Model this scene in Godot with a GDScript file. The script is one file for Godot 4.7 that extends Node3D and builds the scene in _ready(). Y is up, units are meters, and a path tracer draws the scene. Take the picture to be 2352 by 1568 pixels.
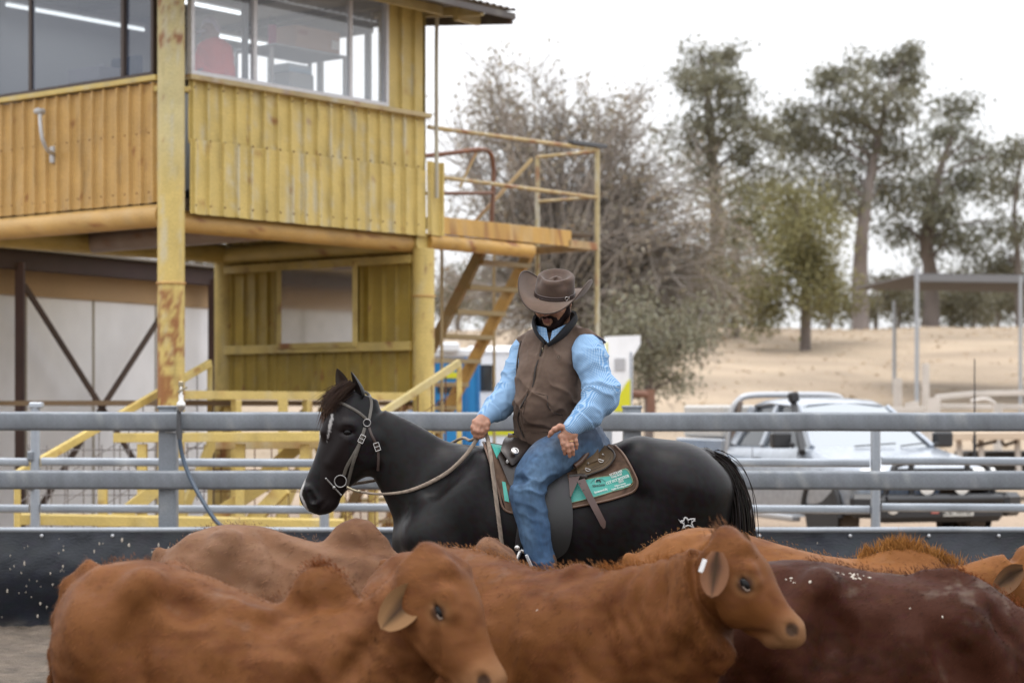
extends Node3D

# Units: metres. The camera stands 1.6 m above the arena sand and looks along -Z through a 70 mm lens that is shifted upwards.
# w(px, py, d) is the point d metres in front of the lens which the photograph (taken as 2352 wide) shows at px, py.
const F := 4800.0

func w(px: float, py: float, d: float) -> Vector3:
	return Vector3((px - 1176.0) * d / F, 1.6 - (py - 938.0) * d / F, -d)

func hp(px: float, py: float, z := 0.0) -> Vector3:   # z metres nearer than the middle of the horse
	return w(px, py, 9.7 - z)

# ------------------------------------------------------------------ meshes
class MB:
	var v := PackedVector3Array()
	var n := PackedVector3Array()
	var c := PackedColorArray()
	var u := PackedVector2Array()
	var ix := PackedInt32Array()
	var col := Color(1, 1, 1)

	func vert(p: Vector3, nn: Vector3, uv := Vector2.ZERO) -> int:
		v.append(p)
		n.append(nn)
		c.append(col)
		u.append(uv)
		return v.size() - 1

	func tri(a: Vector3, b: Vector3, d: Vector3) -> void:   # counter-clockwise as seen from its front
		var nn := (b - a).cross(d - a).normalized()
		var i := vert(a, nn)
		vert(d, nn)
		vert(b, nn)
		ix.append_array(PackedInt32Array([i, i + 1, i + 2]))

	func poly(pts: Array, center: Vector3) -> void:   # convex, turned away from center
		var a: Vector3 = pts[0]
		var b: Vector3 = pts[1]
		var d: Vector3 = pts[2]
		var nn := (b - a).cross(d - a).normalized()
		var mid := Vector3.ZERO
		for p in pts:
			mid += p
		mid /= pts.size()
		var flip := nn.dot(mid - center) < 0.0
		if flip:
			nn = -nn
		var i := v.size()
		var k := 0
		for p in pts:
			vert(p, nn, Vector2(1.0 if k == 1 or k == 2 else 0.0, 1.0 if k >= 2 else 0.0))
			k += 1
		for j in range(1, pts.size() - 1):
			if flip:
				ix.append_array(PackedInt32Array([i, i + j, i + j + 1]))
			else:
				ix.append_array(PackedInt32Array([i, i + j + 1, i + j]))

	func box(at: Vector3, size: Vector3, basis := Basis(), bev := 0.004) -> void:
		var h := size * 0.5
		var b := minf(bev, minf(h.x, minf(h.y, h.z)) * 0.45)
		var axes: Array[int] = [0, 1, 2]
		for ax: int in axes:
			var a2 := (ax + 1) % 3
			var a3 := (ax + 2) % 3
			for s in [-1.0, 1.0]:
				var pts := []
				for q in [[-1, -1], [1, -1], [1, 1], [-1, 1]]:
					var p := Vector3.ZERO
					p[ax] = s * h[ax]
					p[a2] = q[0] * (h[a2] - b)
					p[a3] = q[1] * (h[a3] - b)
					pts.append(at + basis * p)
				poly(pts, at)
			if b > 0.0:
				for s in [-1.0, 1.0]:
					for r in [-1.0, 1.0]:
						var pts := []
						for q in [[0, -1], [1, -1], [1, 1], [0, 1]]:
							var p := Vector3.ZERO
							p[a2] = s * (h[a2] - (b if q[0] == 1 else 0.0))
							p[a3] = r * (h[a3] - (0.0 if q[0] == 1 else b))
							p[ax] = q[1] * (h[ax] - b)
							pts.append(at + basis * p)
						poly(pts, at)
		if b > 0.0:
			for sx in [-1.0, 1.0]:
				for sy in [-1.0, 1.0]:
					for sz in [-1.0, 1.0]:
						var q := Vector3(sx * h.x, sy * h.y, sz * h.z)
						poly([at + basis * (q - Vector3(0, sy * b, sz * b)), at + basis * (q - Vector3(sx * b, 0, sz * b)), at + basis * (q - Vector3(sx * b, sy * b, 0))], at)

	# a straight member from a to b: h high (towards up), t thick
	func bar(a: Vector3, b: Vector3, h: float, t: float, up := Vector3.UP, bev := 0.004) -> void:
		var x := (b - a).normalized()
		if absf(x.dot(up)) > 0.98:
			up = Vector3(0, 0, 1)
		var z := x.cross(up).normalized()
		var y := z.cross(x).normalized()
		box((a + b) * 0.5, Vector3((b - a).length(), h, t), Basis(x, y, z), bev)

	func tube(pts: PackedVector3Array, radii: PackedFloat32Array, sides := 8, caps := true, flat := 1.0, flat_dir := Vector3.ZERO) -> void:
		var up := Vector3.ZERO
		var base := v.size()
		var cnt := pts.size()
		for i in cnt:
			var t := (pts[mini(i + 1, cnt - 1)] - pts[maxi(i - 1, 0)]).normalized()
			if flat_dir != Vector3.ZERO:
				up = (flat_dir - t * flat_dir.dot(t)).normalized()
			elif up == Vector3.ZERO:
				up = t.cross(Vector3(0, 1, 0) if absf(t.y) < 0.9 else Vector3(1, 0, 0)).normalized()
			else:
				up = (up - t * up.dot(t)).normalized()
			var side := t.cross(up)
			var r: float = radii[mini(i, radii.size() - 1)]
			for k in sides:
				var a := TAU * k / sides
				var nn := side * cos(a) + up * (sin(a) / flat)
				vert(pts[i] + side * (cos(a) * r) + up * (sin(a) * r * flat), nn.normalized(), Vector2(float(k) / sides, float(i)))
		for i in cnt - 1:
			for k in sides:
				var a := base + i * sides + k
				var b := base + i * sides + (k + 1) % sides
				ix.append_array(PackedInt32Array([a, b, a + sides, b, b + sides, a + sides]))
		if caps:
			for e in [0, cnt - 1]:
				var t := (pts[1] - pts[0]).normalized() * -1.0 if e == 0 else (pts[cnt - 1] - pts[cnt - 2]).normalized()
				var mid := vert(pts[e], t)
				var first := v.size()
				for k in sides:
					vert(v[base + e * sides + k], t)
				for k in sides:
					if e == 0:
						ix.append_array(PackedInt32Array([mid, first + (k + 1) % sides, first + k]))
					else:
						ix.append_array(PackedInt32Array([mid, first + k, first + (k + 1) % sides]))

	func rod(a: Vector3, b: Vector3, r: float, r2 := -1.0, sides := 10) -> void:
		tube(PackedVector3Array([a, b]), PackedFloat32Array([r, r2 if r2 >= 0.0 else r]), sides)

	# an outline in the x-y plane of xf, pulled towards its +z by depth
	func prism(outline: PackedVector2Array, xf: Transform3D, depth: float) -> void:
		var t := Geometry2D.triangulate_polygon(outline)
		var mid := Vector2.ZERO
		for p in outline:
			mid += p / outline.size()
		for s in [0.0, 1.0]:
			var nn := xf.basis.z.normalized() * (1.0 if s > 0.5 else -1.0)
			var i := v.size()
			for p in outline:
				vert(xf * Vector3(p.x, p.y, depth * s), nn, p)
			for k in t.size() / 3:
				var a := t[k * 3]
				var b := t[k * 3 + 1]
				var d := t[k * 3 + 2]
				var ccw := (outline[b] - outline[a]).cross(outline[d] - outline[a]) > 0.0
				if ccw == (s > 0.5):
					ix.append_array(PackedInt32Array([i + a, i + d, i + b]))
				else:
					ix.append_array(PackedInt32Array([i + a, i + b, i + d]))
		var area := 0.0
		for k in outline.size():
			area += outline[k].cross(outline[(k + 1) % outline.size()])
		for k in outline.size():
			var p := outline[k]
			var q := outline[(k + 1) % outline.size()]
			if area < 0.0:
				var x := p
				p = q
				q = x
			var a := xf * Vector3(p.x, p.y, 0)
			var b := xf * Vector3(q.x, q.y, 0)
			var e := xf.basis.z * depth
			tri(a, b, b + e)
			tri(a, b + e, a + e)

	func lathe(profile: PackedVector2Array, xf: Transform3D, sides := 20) -> void:   # (radius, height) pairs, upwards along xf's y
		var base := v.size()
		var cnt := profile.size()
		for i in cnt:
			var d := profile[mini(i + 1, cnt - 1)] - profile[maxi(i - 1, 0)]
			for k in sides + 1:
				var a := TAU * k / sides
				vert(xf * Vector3(profile[i].x * cos(a), profile[i].y, profile[i].x * sin(a)), (xf.basis * Vector3(d.y * cos(a), -d.x, d.y * sin(a))).normalized(), Vector2(float(k) / sides, float(i) / cnt))
		for i in cnt - 1:
			for k in sides:
				var a := base + i * (sides + 1) + k
				ix.append_array(PackedInt32Array([a, a + 1, a + sides + 1, a + 1, a + sides + 2, a + sides + 1]))

	# a smooth sheet through rows of points (all rows alike long)
	func sheet(rows: Array, colors: Array = [], double := 0.0) -> void:
		var m := rows.size()
		var k: int = rows[0].size()
		var nn := PackedVector3Array()
		nn.resize(m * k)
		for i in m:
			for j in k:
				var a: Vector3 = rows[mini(i + 1, m - 1)][j] - rows[maxi(i - 1, 0)][j]
				var b: Vector3 = rows[i][mini(j + 1, k - 1)] - rows[i][maxi(j - 1, 0)]
				nn[i * k + j] = a.cross(b).normalized()
		for s in ([1.0, -1.0] if double > 0.0 else [1.0]):
			var base := v.size()
			for i in m:
				for j in k:
					if colors.size():
						col = colors[i][j]
					var p: Vector3 = rows[i][j]
					vert(p - (nn[i * k + j] * double if s < 0.0 else Vector3.ZERO), nn[i * k + j] * s, Vector2(float(j) / (k - 1), float(i) / (m - 1)))
			for i in m - 1:
				for j in k - 1:
					var a := base + i * k + j
					if s > 0.0:
						ix.append_array(PackedInt32Array([a, a + 1, a + k, a + 1, a + k + 1, a + k]))
					else:
						ix.append_array(PackedInt32Array([a, a + k, a + 1, a + 1, a + k, a + k + 1]))
		if double > 0.0:   # close the rim
			var rim := []
			for j in k:
				rim.append(j)
			for i in range(1, m):
				rim.append(i * k + k - 1)
			for j in range(k - 2, -1, -1):
				rim.append((m - 1) * k + j)
			for i in range(m - 2, -1, -1):
				rim.append(i * k)
			for q in rim.size() - 1:
				var ia: int = rim[q]
				var ib: int = rim[q + 1]
				var a: Vector3 = rows[ia / k][ia % k]
				var b: Vector3 = rows[ib / k][ib % k]
				if a.distance_to(b) > 1e-5:
					tri(a, b, b - nn[ib] * double)
					tri(a, b - nn[ib] * double, a - nn[ia] * double)

	func ball(at: Vector3, r: Vector3, basis := Basis(), sides := 14) -> void:
		var rings := sides / 2 + 1
		var base := v.size()
		for i in rings + 1:
			var t := PI * i / rings
			for k in sides + 1:
				var a := TAU * k / sides
				var q := Vector3(sin(t) * cos(a), cos(t), sin(t) * sin(a))
				vert(at + basis * (q * r), (basis * (q / r)).normalized(), Vector2(float(k) / sides, float(i) / rings))
		for i in rings:
			for k in sides:
				var a := base + i * (sides + 1) + k
				ix.append_array(PackedInt32Array([a, a + sides + 1, a + 1, a + 1, a + sides + 1, a + sides + 2]))

	func add(o: MB) -> void:
		var first := v.size()
		v.append_array(o.v)
		n.append_array(o.n)
		c.append_array(o.c)
		u.append_array(o.u)
		for i in o.ix:
			ix.append(first + i)

	func mesh() -> ArrayMesh:
		for q in range(0, ix.size(), 3):   # every face is wound to agree with its normals
			var i := ix[q]
			var j := ix[q + 1]
			var k := ix[q + 2]
			if (v[k] - v[i]).cross(v[j] - v[i]).dot(n[i] + n[j] + n[k]) < 0.0:
				ix[q + 1] = k
				ix[q + 2] = j
		var a := []
		a.resize(Mesh.ARRAY_MAX)
		a[Mesh.ARRAY_VERTEX] = v
		a[Mesh.ARRAY_NORMAL] = n
		a[Mesh.ARRAY_COLOR] = c
		a[Mesh.ARRAY_TEX_UV] = u
		a[Mesh.ARRAY_INDEX] = ix
		var m := ArrayMesh.new()
		m.add_surface_from_arrays(Mesh.PRIMITIVE_TRIANGLES, a)
		return m

static func curve(pts: Array, steps: int) -> PackedVector3Array:   # Catmull-Rom through the points
	var out := PackedVector3Array()
	var m := pts.size()
	for i in m - 1:
		var a: Vector3 = pts[maxi(i - 1, 0)]
		var b: Vector3 = pts[i]
		var c: Vector3 = pts[i + 1]
		var d: Vector3 = pts[mini(i + 2, m - 1)]
		for k in steps:
			out.append(b.cubic_interpolate(c, a, d, float(k) / steps))
	out.append(pts[m - 1])
	return out

# ------------------------------------------------------------------ things
var used := {}

func numbered(called: String, parent: Node) -> String:
	var key := str(parent.get_instance_id()) + called
	var k: int = used.get(key, 0)
	used[key] = k + 1
	return called if k == 0 else "%s_%03d" % [called, k]

func tag(o: Node, label := "", category := "", group := "", kind := "") -> void:
	if label:
		o.set_meta("label", label)
	if category:
		o.set_meta("category", category)
	if group:
		o.set_meta("group", group)
	if kind:
		o.set_meta("kind", kind)

func thing(called: String, label: String, category: String, at := Vector3.ZERO, group := "") -> Node3D:
	var o := Node3D.new()
	o.name = numbered(called, self)
	add_child(o, true)
	o.position = at
	tag(o, label, category, group)
	return o

# points of mb are in the world; they are laid down relative to the thing they belong to
func part(called: String, mb: MB, m: Material, parent: Node3D = null, label := "") -> MeshInstance3D:
	var p: Node3D = parent if parent else self
	var at := Vector3.ZERO
	var q: Node = p
	while q != self:
		at += q.position
		q = q.get_parent()
	if at != Vector3.ZERO:
		for i in mb.v.size():
			mb.v[i] -= at
	var o := MeshInstance3D.new()
	o.name = numbered(called, p)
	o.mesh = mb.mesh()
	o.material_override = m
	p.add_child(o, true)
	if label:
		o.set_meta("label", label)
	return o

func copy_of(o: Node3D, label := "", group := "") -> Node3D:
	var c: Node3D = o.duplicate()
	c.name = numbered(str(o.name).split("_0")[0], self)
	add_child(c, true)
	if label:
		c.set_meta("label", label)
	if group:
		c.set_meta("group", group)
	return c

# ------------------------------------------------------------------ materials
var M := {}
var tex := {}

func noise_tex(key: String, size: int, freq: float, octaves: int, lo: float, hi: float, kind := FastNoiseLite.TYPE_SIMPLEX_SMOOTH, ridged := false, seed_ := 1) -> NoiseTexture2D:
	if tex.has(key):
		return tex[key]
	var f := FastNoiseLite.new()
	f.noise_type = kind
	f.frequency = freq
	f.seed = seed_
	f.fractal_octaves = octaves
	f.fractal_type = FastNoiseLite.FRACTAL_RIDGED if ridged else FastNoiseLite.FRACTAL_FBM
	if kind == FastNoiseLite.TYPE_CELLULAR:
		f.cellular_return_type = FastNoiseLite.RETURN_CELL_VALUE
	var t := NoiseTexture2D.new()
	t.width = size
	t.height = size
	t.seamless = true
	t.noise = f
	var g := Gradient.new()
	g.set_color(0, Color(lo, lo, lo).linear_to_srgb())
	g.set_color(1, Color(hi, hi, hi).linear_to_srgb())
	t.color_ramp = g
	tex[key] = t
	return t

# base colour in linear light; a grey texture that varies it, laid on from three sides at so many repeats a metre
func mat(key: String, base: Color, rough := 0.7, metal := 0.0, texture := "", scale := Vector3.ONE, bump := "", bump_cm := 0.3, vc := true) -> StandardMaterial3D:
	var m := StandardMaterial3D.new()
	m.resource_name = key
	m.albedo_color = base.linear_to_srgb()
	m.roughness = rough
	m.metallic = metal
	m.vertex_color_use_as_albedo = vc
	if texture:
		m.albedo_texture = tex[texture]
	if bump:
		m.heightmap_enabled = true
		m.heightmap_texture = tex[bump]
		m.heightmap_scale = bump_cm
	if texture or bump:
		m.uv1_triplanar = true
		m.uv1_world_triplanar = true
		m.uv1_scale = scale
	M[key] = m
	return m

var nz := FastNoiseLite.new()

func noise(p: Vector3, f: float) -> float:
	return nz.get_noise_3dv(p * f)

# ------------------------------------------------------------------ bodies: a field of cones and lofts, joined smoothly and meshed by surface nets
class Loft:
	var o: Vector3
	var ax: Vector3
	var uy: Vector3
	var uz: Vector3
	var L: float
	var c := PackedFloat32Array()
	var ry := PackedFloat32Array()
	var rz := PackedFloat32Array()
	const N := 40

	# stations: [top point, bottom point, half width]
	func _init(st: Array, side := Vector3.ZERO) -> void:
		var m := st.size()
		var mids := []
		for s in st:
			mids.append((s[0] + s[1]) * 0.5)
		o = mids[0]
		ax = (mids[m - 1] - o).normalized()
		uz = side if side != Vector3.ZERO else ax.cross(Vector3.UP)
		uz = (uz - ax * uz.dot(ax)).normalized()
		if side == Vector3.ZERO and uz.z < 0.0:
			uz = -uz
		uy = uz.cross(ax)
		if uy.dot(st[0][0] - st[0][1]) < 0.0:
			uy = -uy
		var t := []
		var vals := []
		for i in m:
			var q: Vector3 = mids[i] - o
			t.append(q.dot(ax))
			vals.append(Vector3(q.dot(uy), absf((st[i][0] - st[i][1]).dot(uy)) * 0.5, st[i][2]))
		L = t[m - 1]
		var k := 0
		for i in N + 1:
			var x := L * i / N
			while k < m - 2 and x > t[k + 1]:
				k += 1
			var f: float = clampf((x - t[k]) / (t[k + 1] - t[k]), 0, 1)
			var a: Vector3 = vals[maxi(k - 1, 0)]
			var b: Vector3 = vals[k]
			var d: Vector3 = vals[k + 1]
			var e: Vector3 = vals[mini(k + 2, m - 1)]
			var ta: float = t[maxi(k - 1, 0)]
			var te: float = t[mini(k + 2, m - 1)]
			var w: float = t[k + 1] - t[k]
			var m1: Vector3 = (d - a) / maxf(t[k + 1] - ta, 1e-4) * w
			var m2: Vector3 = (e - b) / maxf(te - t[k], 1e-4) * w
			var f2 := f * f
			var f3 := f2 * f
			var y: Vector3 = b * (2 * f3 - 3 * f2 + 1) + m1 * (f3 - 2 * f2 + f) + d * (3 * f2 - 2 * f3) + m2 * (f3 - f2)
			c.append(y.x)
			ry.append(maxf(y.y, 0.004))
			rz.append(maxf(y.z, 0.004))

	func dist(p: Vector3) -> float:
		var q := p - o
		var t := q.dot(ax)
		var f := clampf(t / L, 0.0, 0.99999) * N
		var i := int(f)
		f -= i
		var a := ry[i] + (ry[i + 1] - ry[i]) * f
		var b := rz[i] + (rz[i + 1] - rz[i]) * f
		var y := (q.dot(uy) - c[i] - (c[i + 1] - c[i]) * f) / a
		var z := q.dot(uz) / b
		var d := (sqrt(y * y + z * z) - 1.0) * minf(a, b)
		if t < 0.0:
			return sqrt(d * d + t * t) if d > 0.0 else maxf(d, -t)
		if t > L:
			return sqrt(d * d + (t - L) * (t - L)) if d > 0.0 else maxf(d, t - L)
		return d

class Blob:
	var A := PackedVector3Array()
	var B := PackedVector3Array()     # from A to the other end, already squashed
	var E := PackedVector3Array()
	var IB := PackedFloat32Array()
	var RA := PackedFloat32Array()
	var RD := PackedFloat32Array()
	var K := PackedFloat32Array()
	var NN := PackedVector3Array()
	var SQ := PackedFloat32Array()
	var CUT := PackedByteArray()
	var LI := PackedInt32Array()
	var lofts: Array[Loft] = []
	var lo := Vector3(1e9, 1e9, 1e9)
	var hi := Vector3(-1e9, -1e9, -1e9)
	var all := PackedInt32Array()

	func _put(a: Vector3, b: Vector3, ra: float, rb: float, k: float, cut: bool, nn: Vector3, s: float, li: int) -> void:
		A.append(a)
		E.append(b)
		var d := b - a
		var sq := 1.0 / s - 1.0
		d += nn * (d.dot(nn) * sq)
		B.append(d)
		IB.append(1.0 / maxf(d.length_squared(), 1e-9))
		RA.append(ra)
		RD.append(rb - ra)
		K.append(maxf(k, 1e-4))
		NN.append(nn)
		SQ.append(sq)
		CUT.append(1 if cut else 0)
		LI.append(li)
		all.append(all.size())
		if not cut and li < 0:
			var r := Vector3.ONE * (maxf(ra, rb) + k * 0.3 + 0.01)
			lo = lo.min(a - r).min(b - r)
			hi = hi.max(a + r).max(b + r)

	func cone(a: Vector3, b: Vector3, ra: float, rb: float, k := 0.03, nn := Vector3(0, 0, 1), s := 1.0) -> void:
		_put(a, b, ra, rb, k, false, nn.normalized(), s, -1)

	func cut(a: Vector3, b: Vector3, ra: float, rb: float, k := 0.01, nn := Vector3(0, 0, 1), s := 1.0) -> void:
		_put(a, b, ra, rb, k, true, nn.normalized(), s, -1)

	func loft(st: Array, k := 0.03, side := Vector3.ZERO) -> void:
		lofts.append(Loft.new(st, side))
		for s in st:
			var r: float = s[2] + 0.02
			lo = lo.min(s[0] - Vector3.ONE * r).min(s[1] - Vector3.ONE * r)
			hi = hi.max(s[0] + Vector3.ONE * r).max(s[1] + Vector3.ONE * r)
		_put(st[0][0], st[0][1], 0, 0, k, false, Vector3(0, 0, 1), 1.0, lofts.size() - 1)

	func one(i: int, p: Vector3) -> float:
		if LI[i] >= 0:
			return lofts[LI[i]].dist(p)
		var q := p - A[i]
		if SQ[i] != 0.0:
			q += NN[i] * (q.dot(NN[i]) * SQ[i])
		var t := clampf(q.dot(B[i]) * IB[i], 0.0, 1.0)
		return (q - B[i] * t).length() - RA[i] - RD[i] * t

	func value(p: Vector3, list: PackedInt32Array) -> float:
		var d := 1e3
		for i in list:
			var x: float
			var l := LI[i]
			if l >= 0:
				x = lofts[l].dist(p)
			else:
				var q := p - A[i]
				if SQ[i] != 0.0:
					q += NN[i] * (q.dot(NN[i]) * SQ[i])
				var t := clampf(q.dot(B[i]) * IB[i], 0.0, 1.0)
				x = (q - B[i] * t).length() - RA[i] - RD[i] * t
			var k := K[i]
			if CUT[i]:
				x = -x
				var h := k - absf(d - x)
				d = maxf(d, x)
				if h > 0.0:
					d += h * h / k * 0.25
			else:
				var h := k - absf(d - x)
				d = minf(d, x)
				if h > 0.0:
					d -= h * h / k * 0.25
		return d

	# where the ray from the eye first comes within off of the body
	func hit(from: Vector3, to: Vector3, off := 0.0) -> Vector3:
		var n := 160
		var last := from
		var best := 1e9
		var close := to
		for i in n + 1:
			var p := from.lerp(to, float(i) / n)
			var x := value(p, all)
			if x < off:
				for j in 7:
					var m := (last + p) * 0.5
					if value(m, all) < off:
						p = m
					else:
						last = m
				return p
			if x < best:
				best = x
				close = p
			last = p
		return close   # a miss: where it passes nearest

	func normal(p: Vector3) -> Vector3:
		var e := 0.006
		return Vector3(value(p + Vector3(e, 0, 0), all) - value(p - Vector3(e, 0, 0), all), value(p + Vector3(0, e, 0), all) - value(p - Vector3(0, e, 0), all), value(p + Vector3(0, 0, e), all) - value(p - Vector3(0, 0, e), all)).normalized()

	func mesh(cell: float, within := AABB(), without := AABB()) -> MB:
		var l := lo
		var h := hi
		if within.size != Vector3.ZERO:
			l = l.max(within.position)
			h = h.min(within.end)
		var bx := int(ceil((h.x - l.x) / cell / 8.0)) + 1
		var by := int(ceil((h.y - l.y) / cell / 8.0)) + 1
		var bz := int(ceil((h.z - l.z) / cell / 8.0)) + 1
		var nx := bx * 8
		var ny := by * 8
		var nzz := bz * 8
		l -= Vector3.ONE * cell
		var val := PackedFloat32Array()
		val.resize(nx * ny * nzz)
		val.fill(1.0)
		var half := cell * 4.0
		var diag := half * 1.7321 * 1.15
		var active := []
		for k in bz:
			for j in by:
				for i in bx:
					var mid := l + Vector3(i * 8 + 3.5, j * 8 + 3.5, k * 8 + 3.5) * cell
					if without.size != Vector3.ZERO and without.grow(-half * 2.0).has_point(mid):
						continue
					var list := PackedInt32Array()
					var best := 1e3
					var ds := PackedFloat32Array()
					for q in all:
						var x := one(q, mid)
						ds.append(x)
						if not CUT[q]:
							best = minf(best, x)
					if best > diag * 1.6 + 0.03:
						continue
					for q in all:
						var reach := diag * (1.0 + SQ[q]) * (2.0 if LI[q] < 0 else 1.5)
						if CUT[q]:
							if ds[q] < reach + K[q]:
								list.append(q)
						elif ds[q] < best + 2.0 * reach + K[q]:
							list.append(q)
					if best < -diag * 2.5:
						var clear := true
						for q in list:
							if CUT[q]:
								clear = false
						if clear:
							for kk in 8:
								for jj in 8:
									var at := ((k * 8 + kk) * ny + j * 8 + jj) * nx + i * 8
									for ii in 8:
										val[at + ii] = -1.0
							continue
					var inside := 0
					for kk in 8:
						for jj in 8:
							var at := ((k * 8 + kk) * ny + j * 8 + jj) * nx + i * 8
							var p := l + Vector3(i * 8, j * 8 + jj, k * 8 + kk) * cell
							for ii in 8:
								var x := value(p, list)
								val[at + ii] = x
								p.x += cell
					active.append(Vector3i(i * 8, j * 8, k * 8))
		var out := MB.new()
		var idx := PackedInt32Array()
		idx.resize(val.size())
		idx.fill(-1)
		var sy := nx
		var sz := nx * ny
		var offs := PackedInt32Array([0, 1, sy, sy + 1, sz, sz + 1, sz + sy, sz + sy + 1])
		var corner := PackedVector3Array([Vector3(0, 0, 0), Vector3(1, 0, 0), Vector3(0, 1, 0), Vector3(1, 1, 0), Vector3(0, 0, 1), Vector3(1, 0, 1), Vector3(0, 1, 1), Vector3(1, 1, 1)])
		var ea := PackedInt32Array([0, 2, 4, 6, 0, 1, 4, 5, 0, 1, 2, 3])
		var eb := PackedInt32Array([1, 3, 5, 7, 2, 3, 6, 7, 4, 5, 6, 7])
		var cells := PackedInt32Array()
		for b in active:
			# cells of this block, and the seam to its neighbours
			for k in range(b.z - 1, b.z + 8):
				if k < 0 or k >= nzz - 1:
					continue
				for j in range(b.y - 1, b.y + 8):
					if j < 0 or j >= ny - 1:
						continue
					for i in range(b.x - 1, b.x + 8):
						if i < 0 or i >= nx - 1:
							continue
						var at := (k * ny + j) * nx + i
						if idx[at] >= 0:
							continue
						var s := val[at] < 0.0
						if (val[at + 1] < 0.0) == s and (val[at + sy] < 0.0) == s and (val[at + sy + 1] < 0.0) == s and (val[at + sz] < 0.0) == s and (val[at + sz + 1] < 0.0) == s and (val[at + sz + sy] < 0.0) == s and (val[at + sz + sy + 1] < 0.0) == s:
							continue
						var sum := Vector3.ZERO
						var cnt := 0
						for e in 12:
							var va := val[at + offs[ea[e]]]
							var vb := val[at + offs[eb[e]]]
							if (va < 0.0) != (vb < 0.0):
								sum += corner[ea[e]].lerp(corner[eb[e]], va / (va - vb))
								cnt += 1
						var p := l + (Vector3(i, j, k) + sum / cnt) * cell
						idx[at] = out.v.size()
						out.v.append(p)
						cells.append(at)
		for at in cells:
			var s := val[at] < 0.0
			var me := idx[at]
			if (val[at + 1] < 0.0) != s and at >= sy + sz:
				_quad(out, me, idx[at - sy], idx[at - sy - sz], idx[at - sz], s)
			if (val[at + sy] < 0.0) != s and at >= 1 + sz:
				_quad(out, me, idx[at - sz], idx[at - sz - 1], idx[at - 1], s)
			if (val[at + sz] < 0.0) != s and at >= 1 + sy:
				_quad(out, me, idx[at - 1], idx[at - 1 - sy], idx[at - sy], s)
		if without.size != Vector3.ZERO:
			var inner := without.grow(-cell * 1.5)
			var keep := PackedInt32Array()
			for q in out.ix.size() / 3:
				var p := out.v[out.ix[q * 3]]
				if not inner.has_point(p):
					keep.append(out.ix[q * 3])
					keep.append(out.ix[q * 3 + 1])
					keep.append(out.ix[q * 3 + 2])
			out.ix = keep
		out.c.resize(out.v.size())
		out.c.fill(Color.WHITE)
		out.u.resize(out.v.size())
		smooth(out, 1)
		normals(out)
		return out

	static func _quad(o: MB, a: int, b: int, c: int, d: int, flip: bool) -> void:
		if a < 0 or b < 0 or c < 0 or d < 0:
			return
		if flip:
			o.ix.append_array(PackedInt32Array([a, d, b, d, c, b]))
		else:
			o.ix.append_array(PackedInt32Array([a, b, d, b, c, d]))

	static func smooth(o: MB, times: int) -> void:
		for t in times:
			var sum := PackedVector3Array()
			sum.resize(o.v.size())
			var cnt := PackedInt32Array()
			cnt.resize(o.v.size())
			for q in o.ix.size() / 3:
				var a := o.ix[q * 3]
				var b := o.ix[q * 3 + 1]
				var c := o.ix[q * 3 + 2]
				var m := o.v[a] + o.v[b] + o.v[c]
				sum[a] += m
				sum[b] += m
				sum[c] += m
				cnt[a] += 3
				cnt[b] += 3
				cnt[c] += 3
			for i in o.v.size():
				if cnt[i] >= 9:
					o.v[i] = o.v[i].lerp(sum[i] / cnt[i], 0.6)

	static func normals(o: MB) -> void:
		var nn := PackedVector3Array()
		nn.resize(o.v.size())
		for q in o.ix.size() / 3:
			var a := o.ix[q * 3]
			var b := o.ix[q * 3 + 1]
			var c := o.ix[q * 3 + 2]
			var f := (o.v[c] - o.v[a]).cross(o.v[b] - o.v[a])
			nn[a] += f
			nn[b] += f
			nn[c] += f
		for i in nn.size():
			nn[i] = nn[i].normalized()
		o.n = nn

# ------------------------------------------------------------------ shared builders of the place
func recolor(mb: MB, fn: Callable) -> MB:
	for i in mb.v.size():
		mb.c[i] = fn.call(mb.v[i])
	return mb

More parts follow.
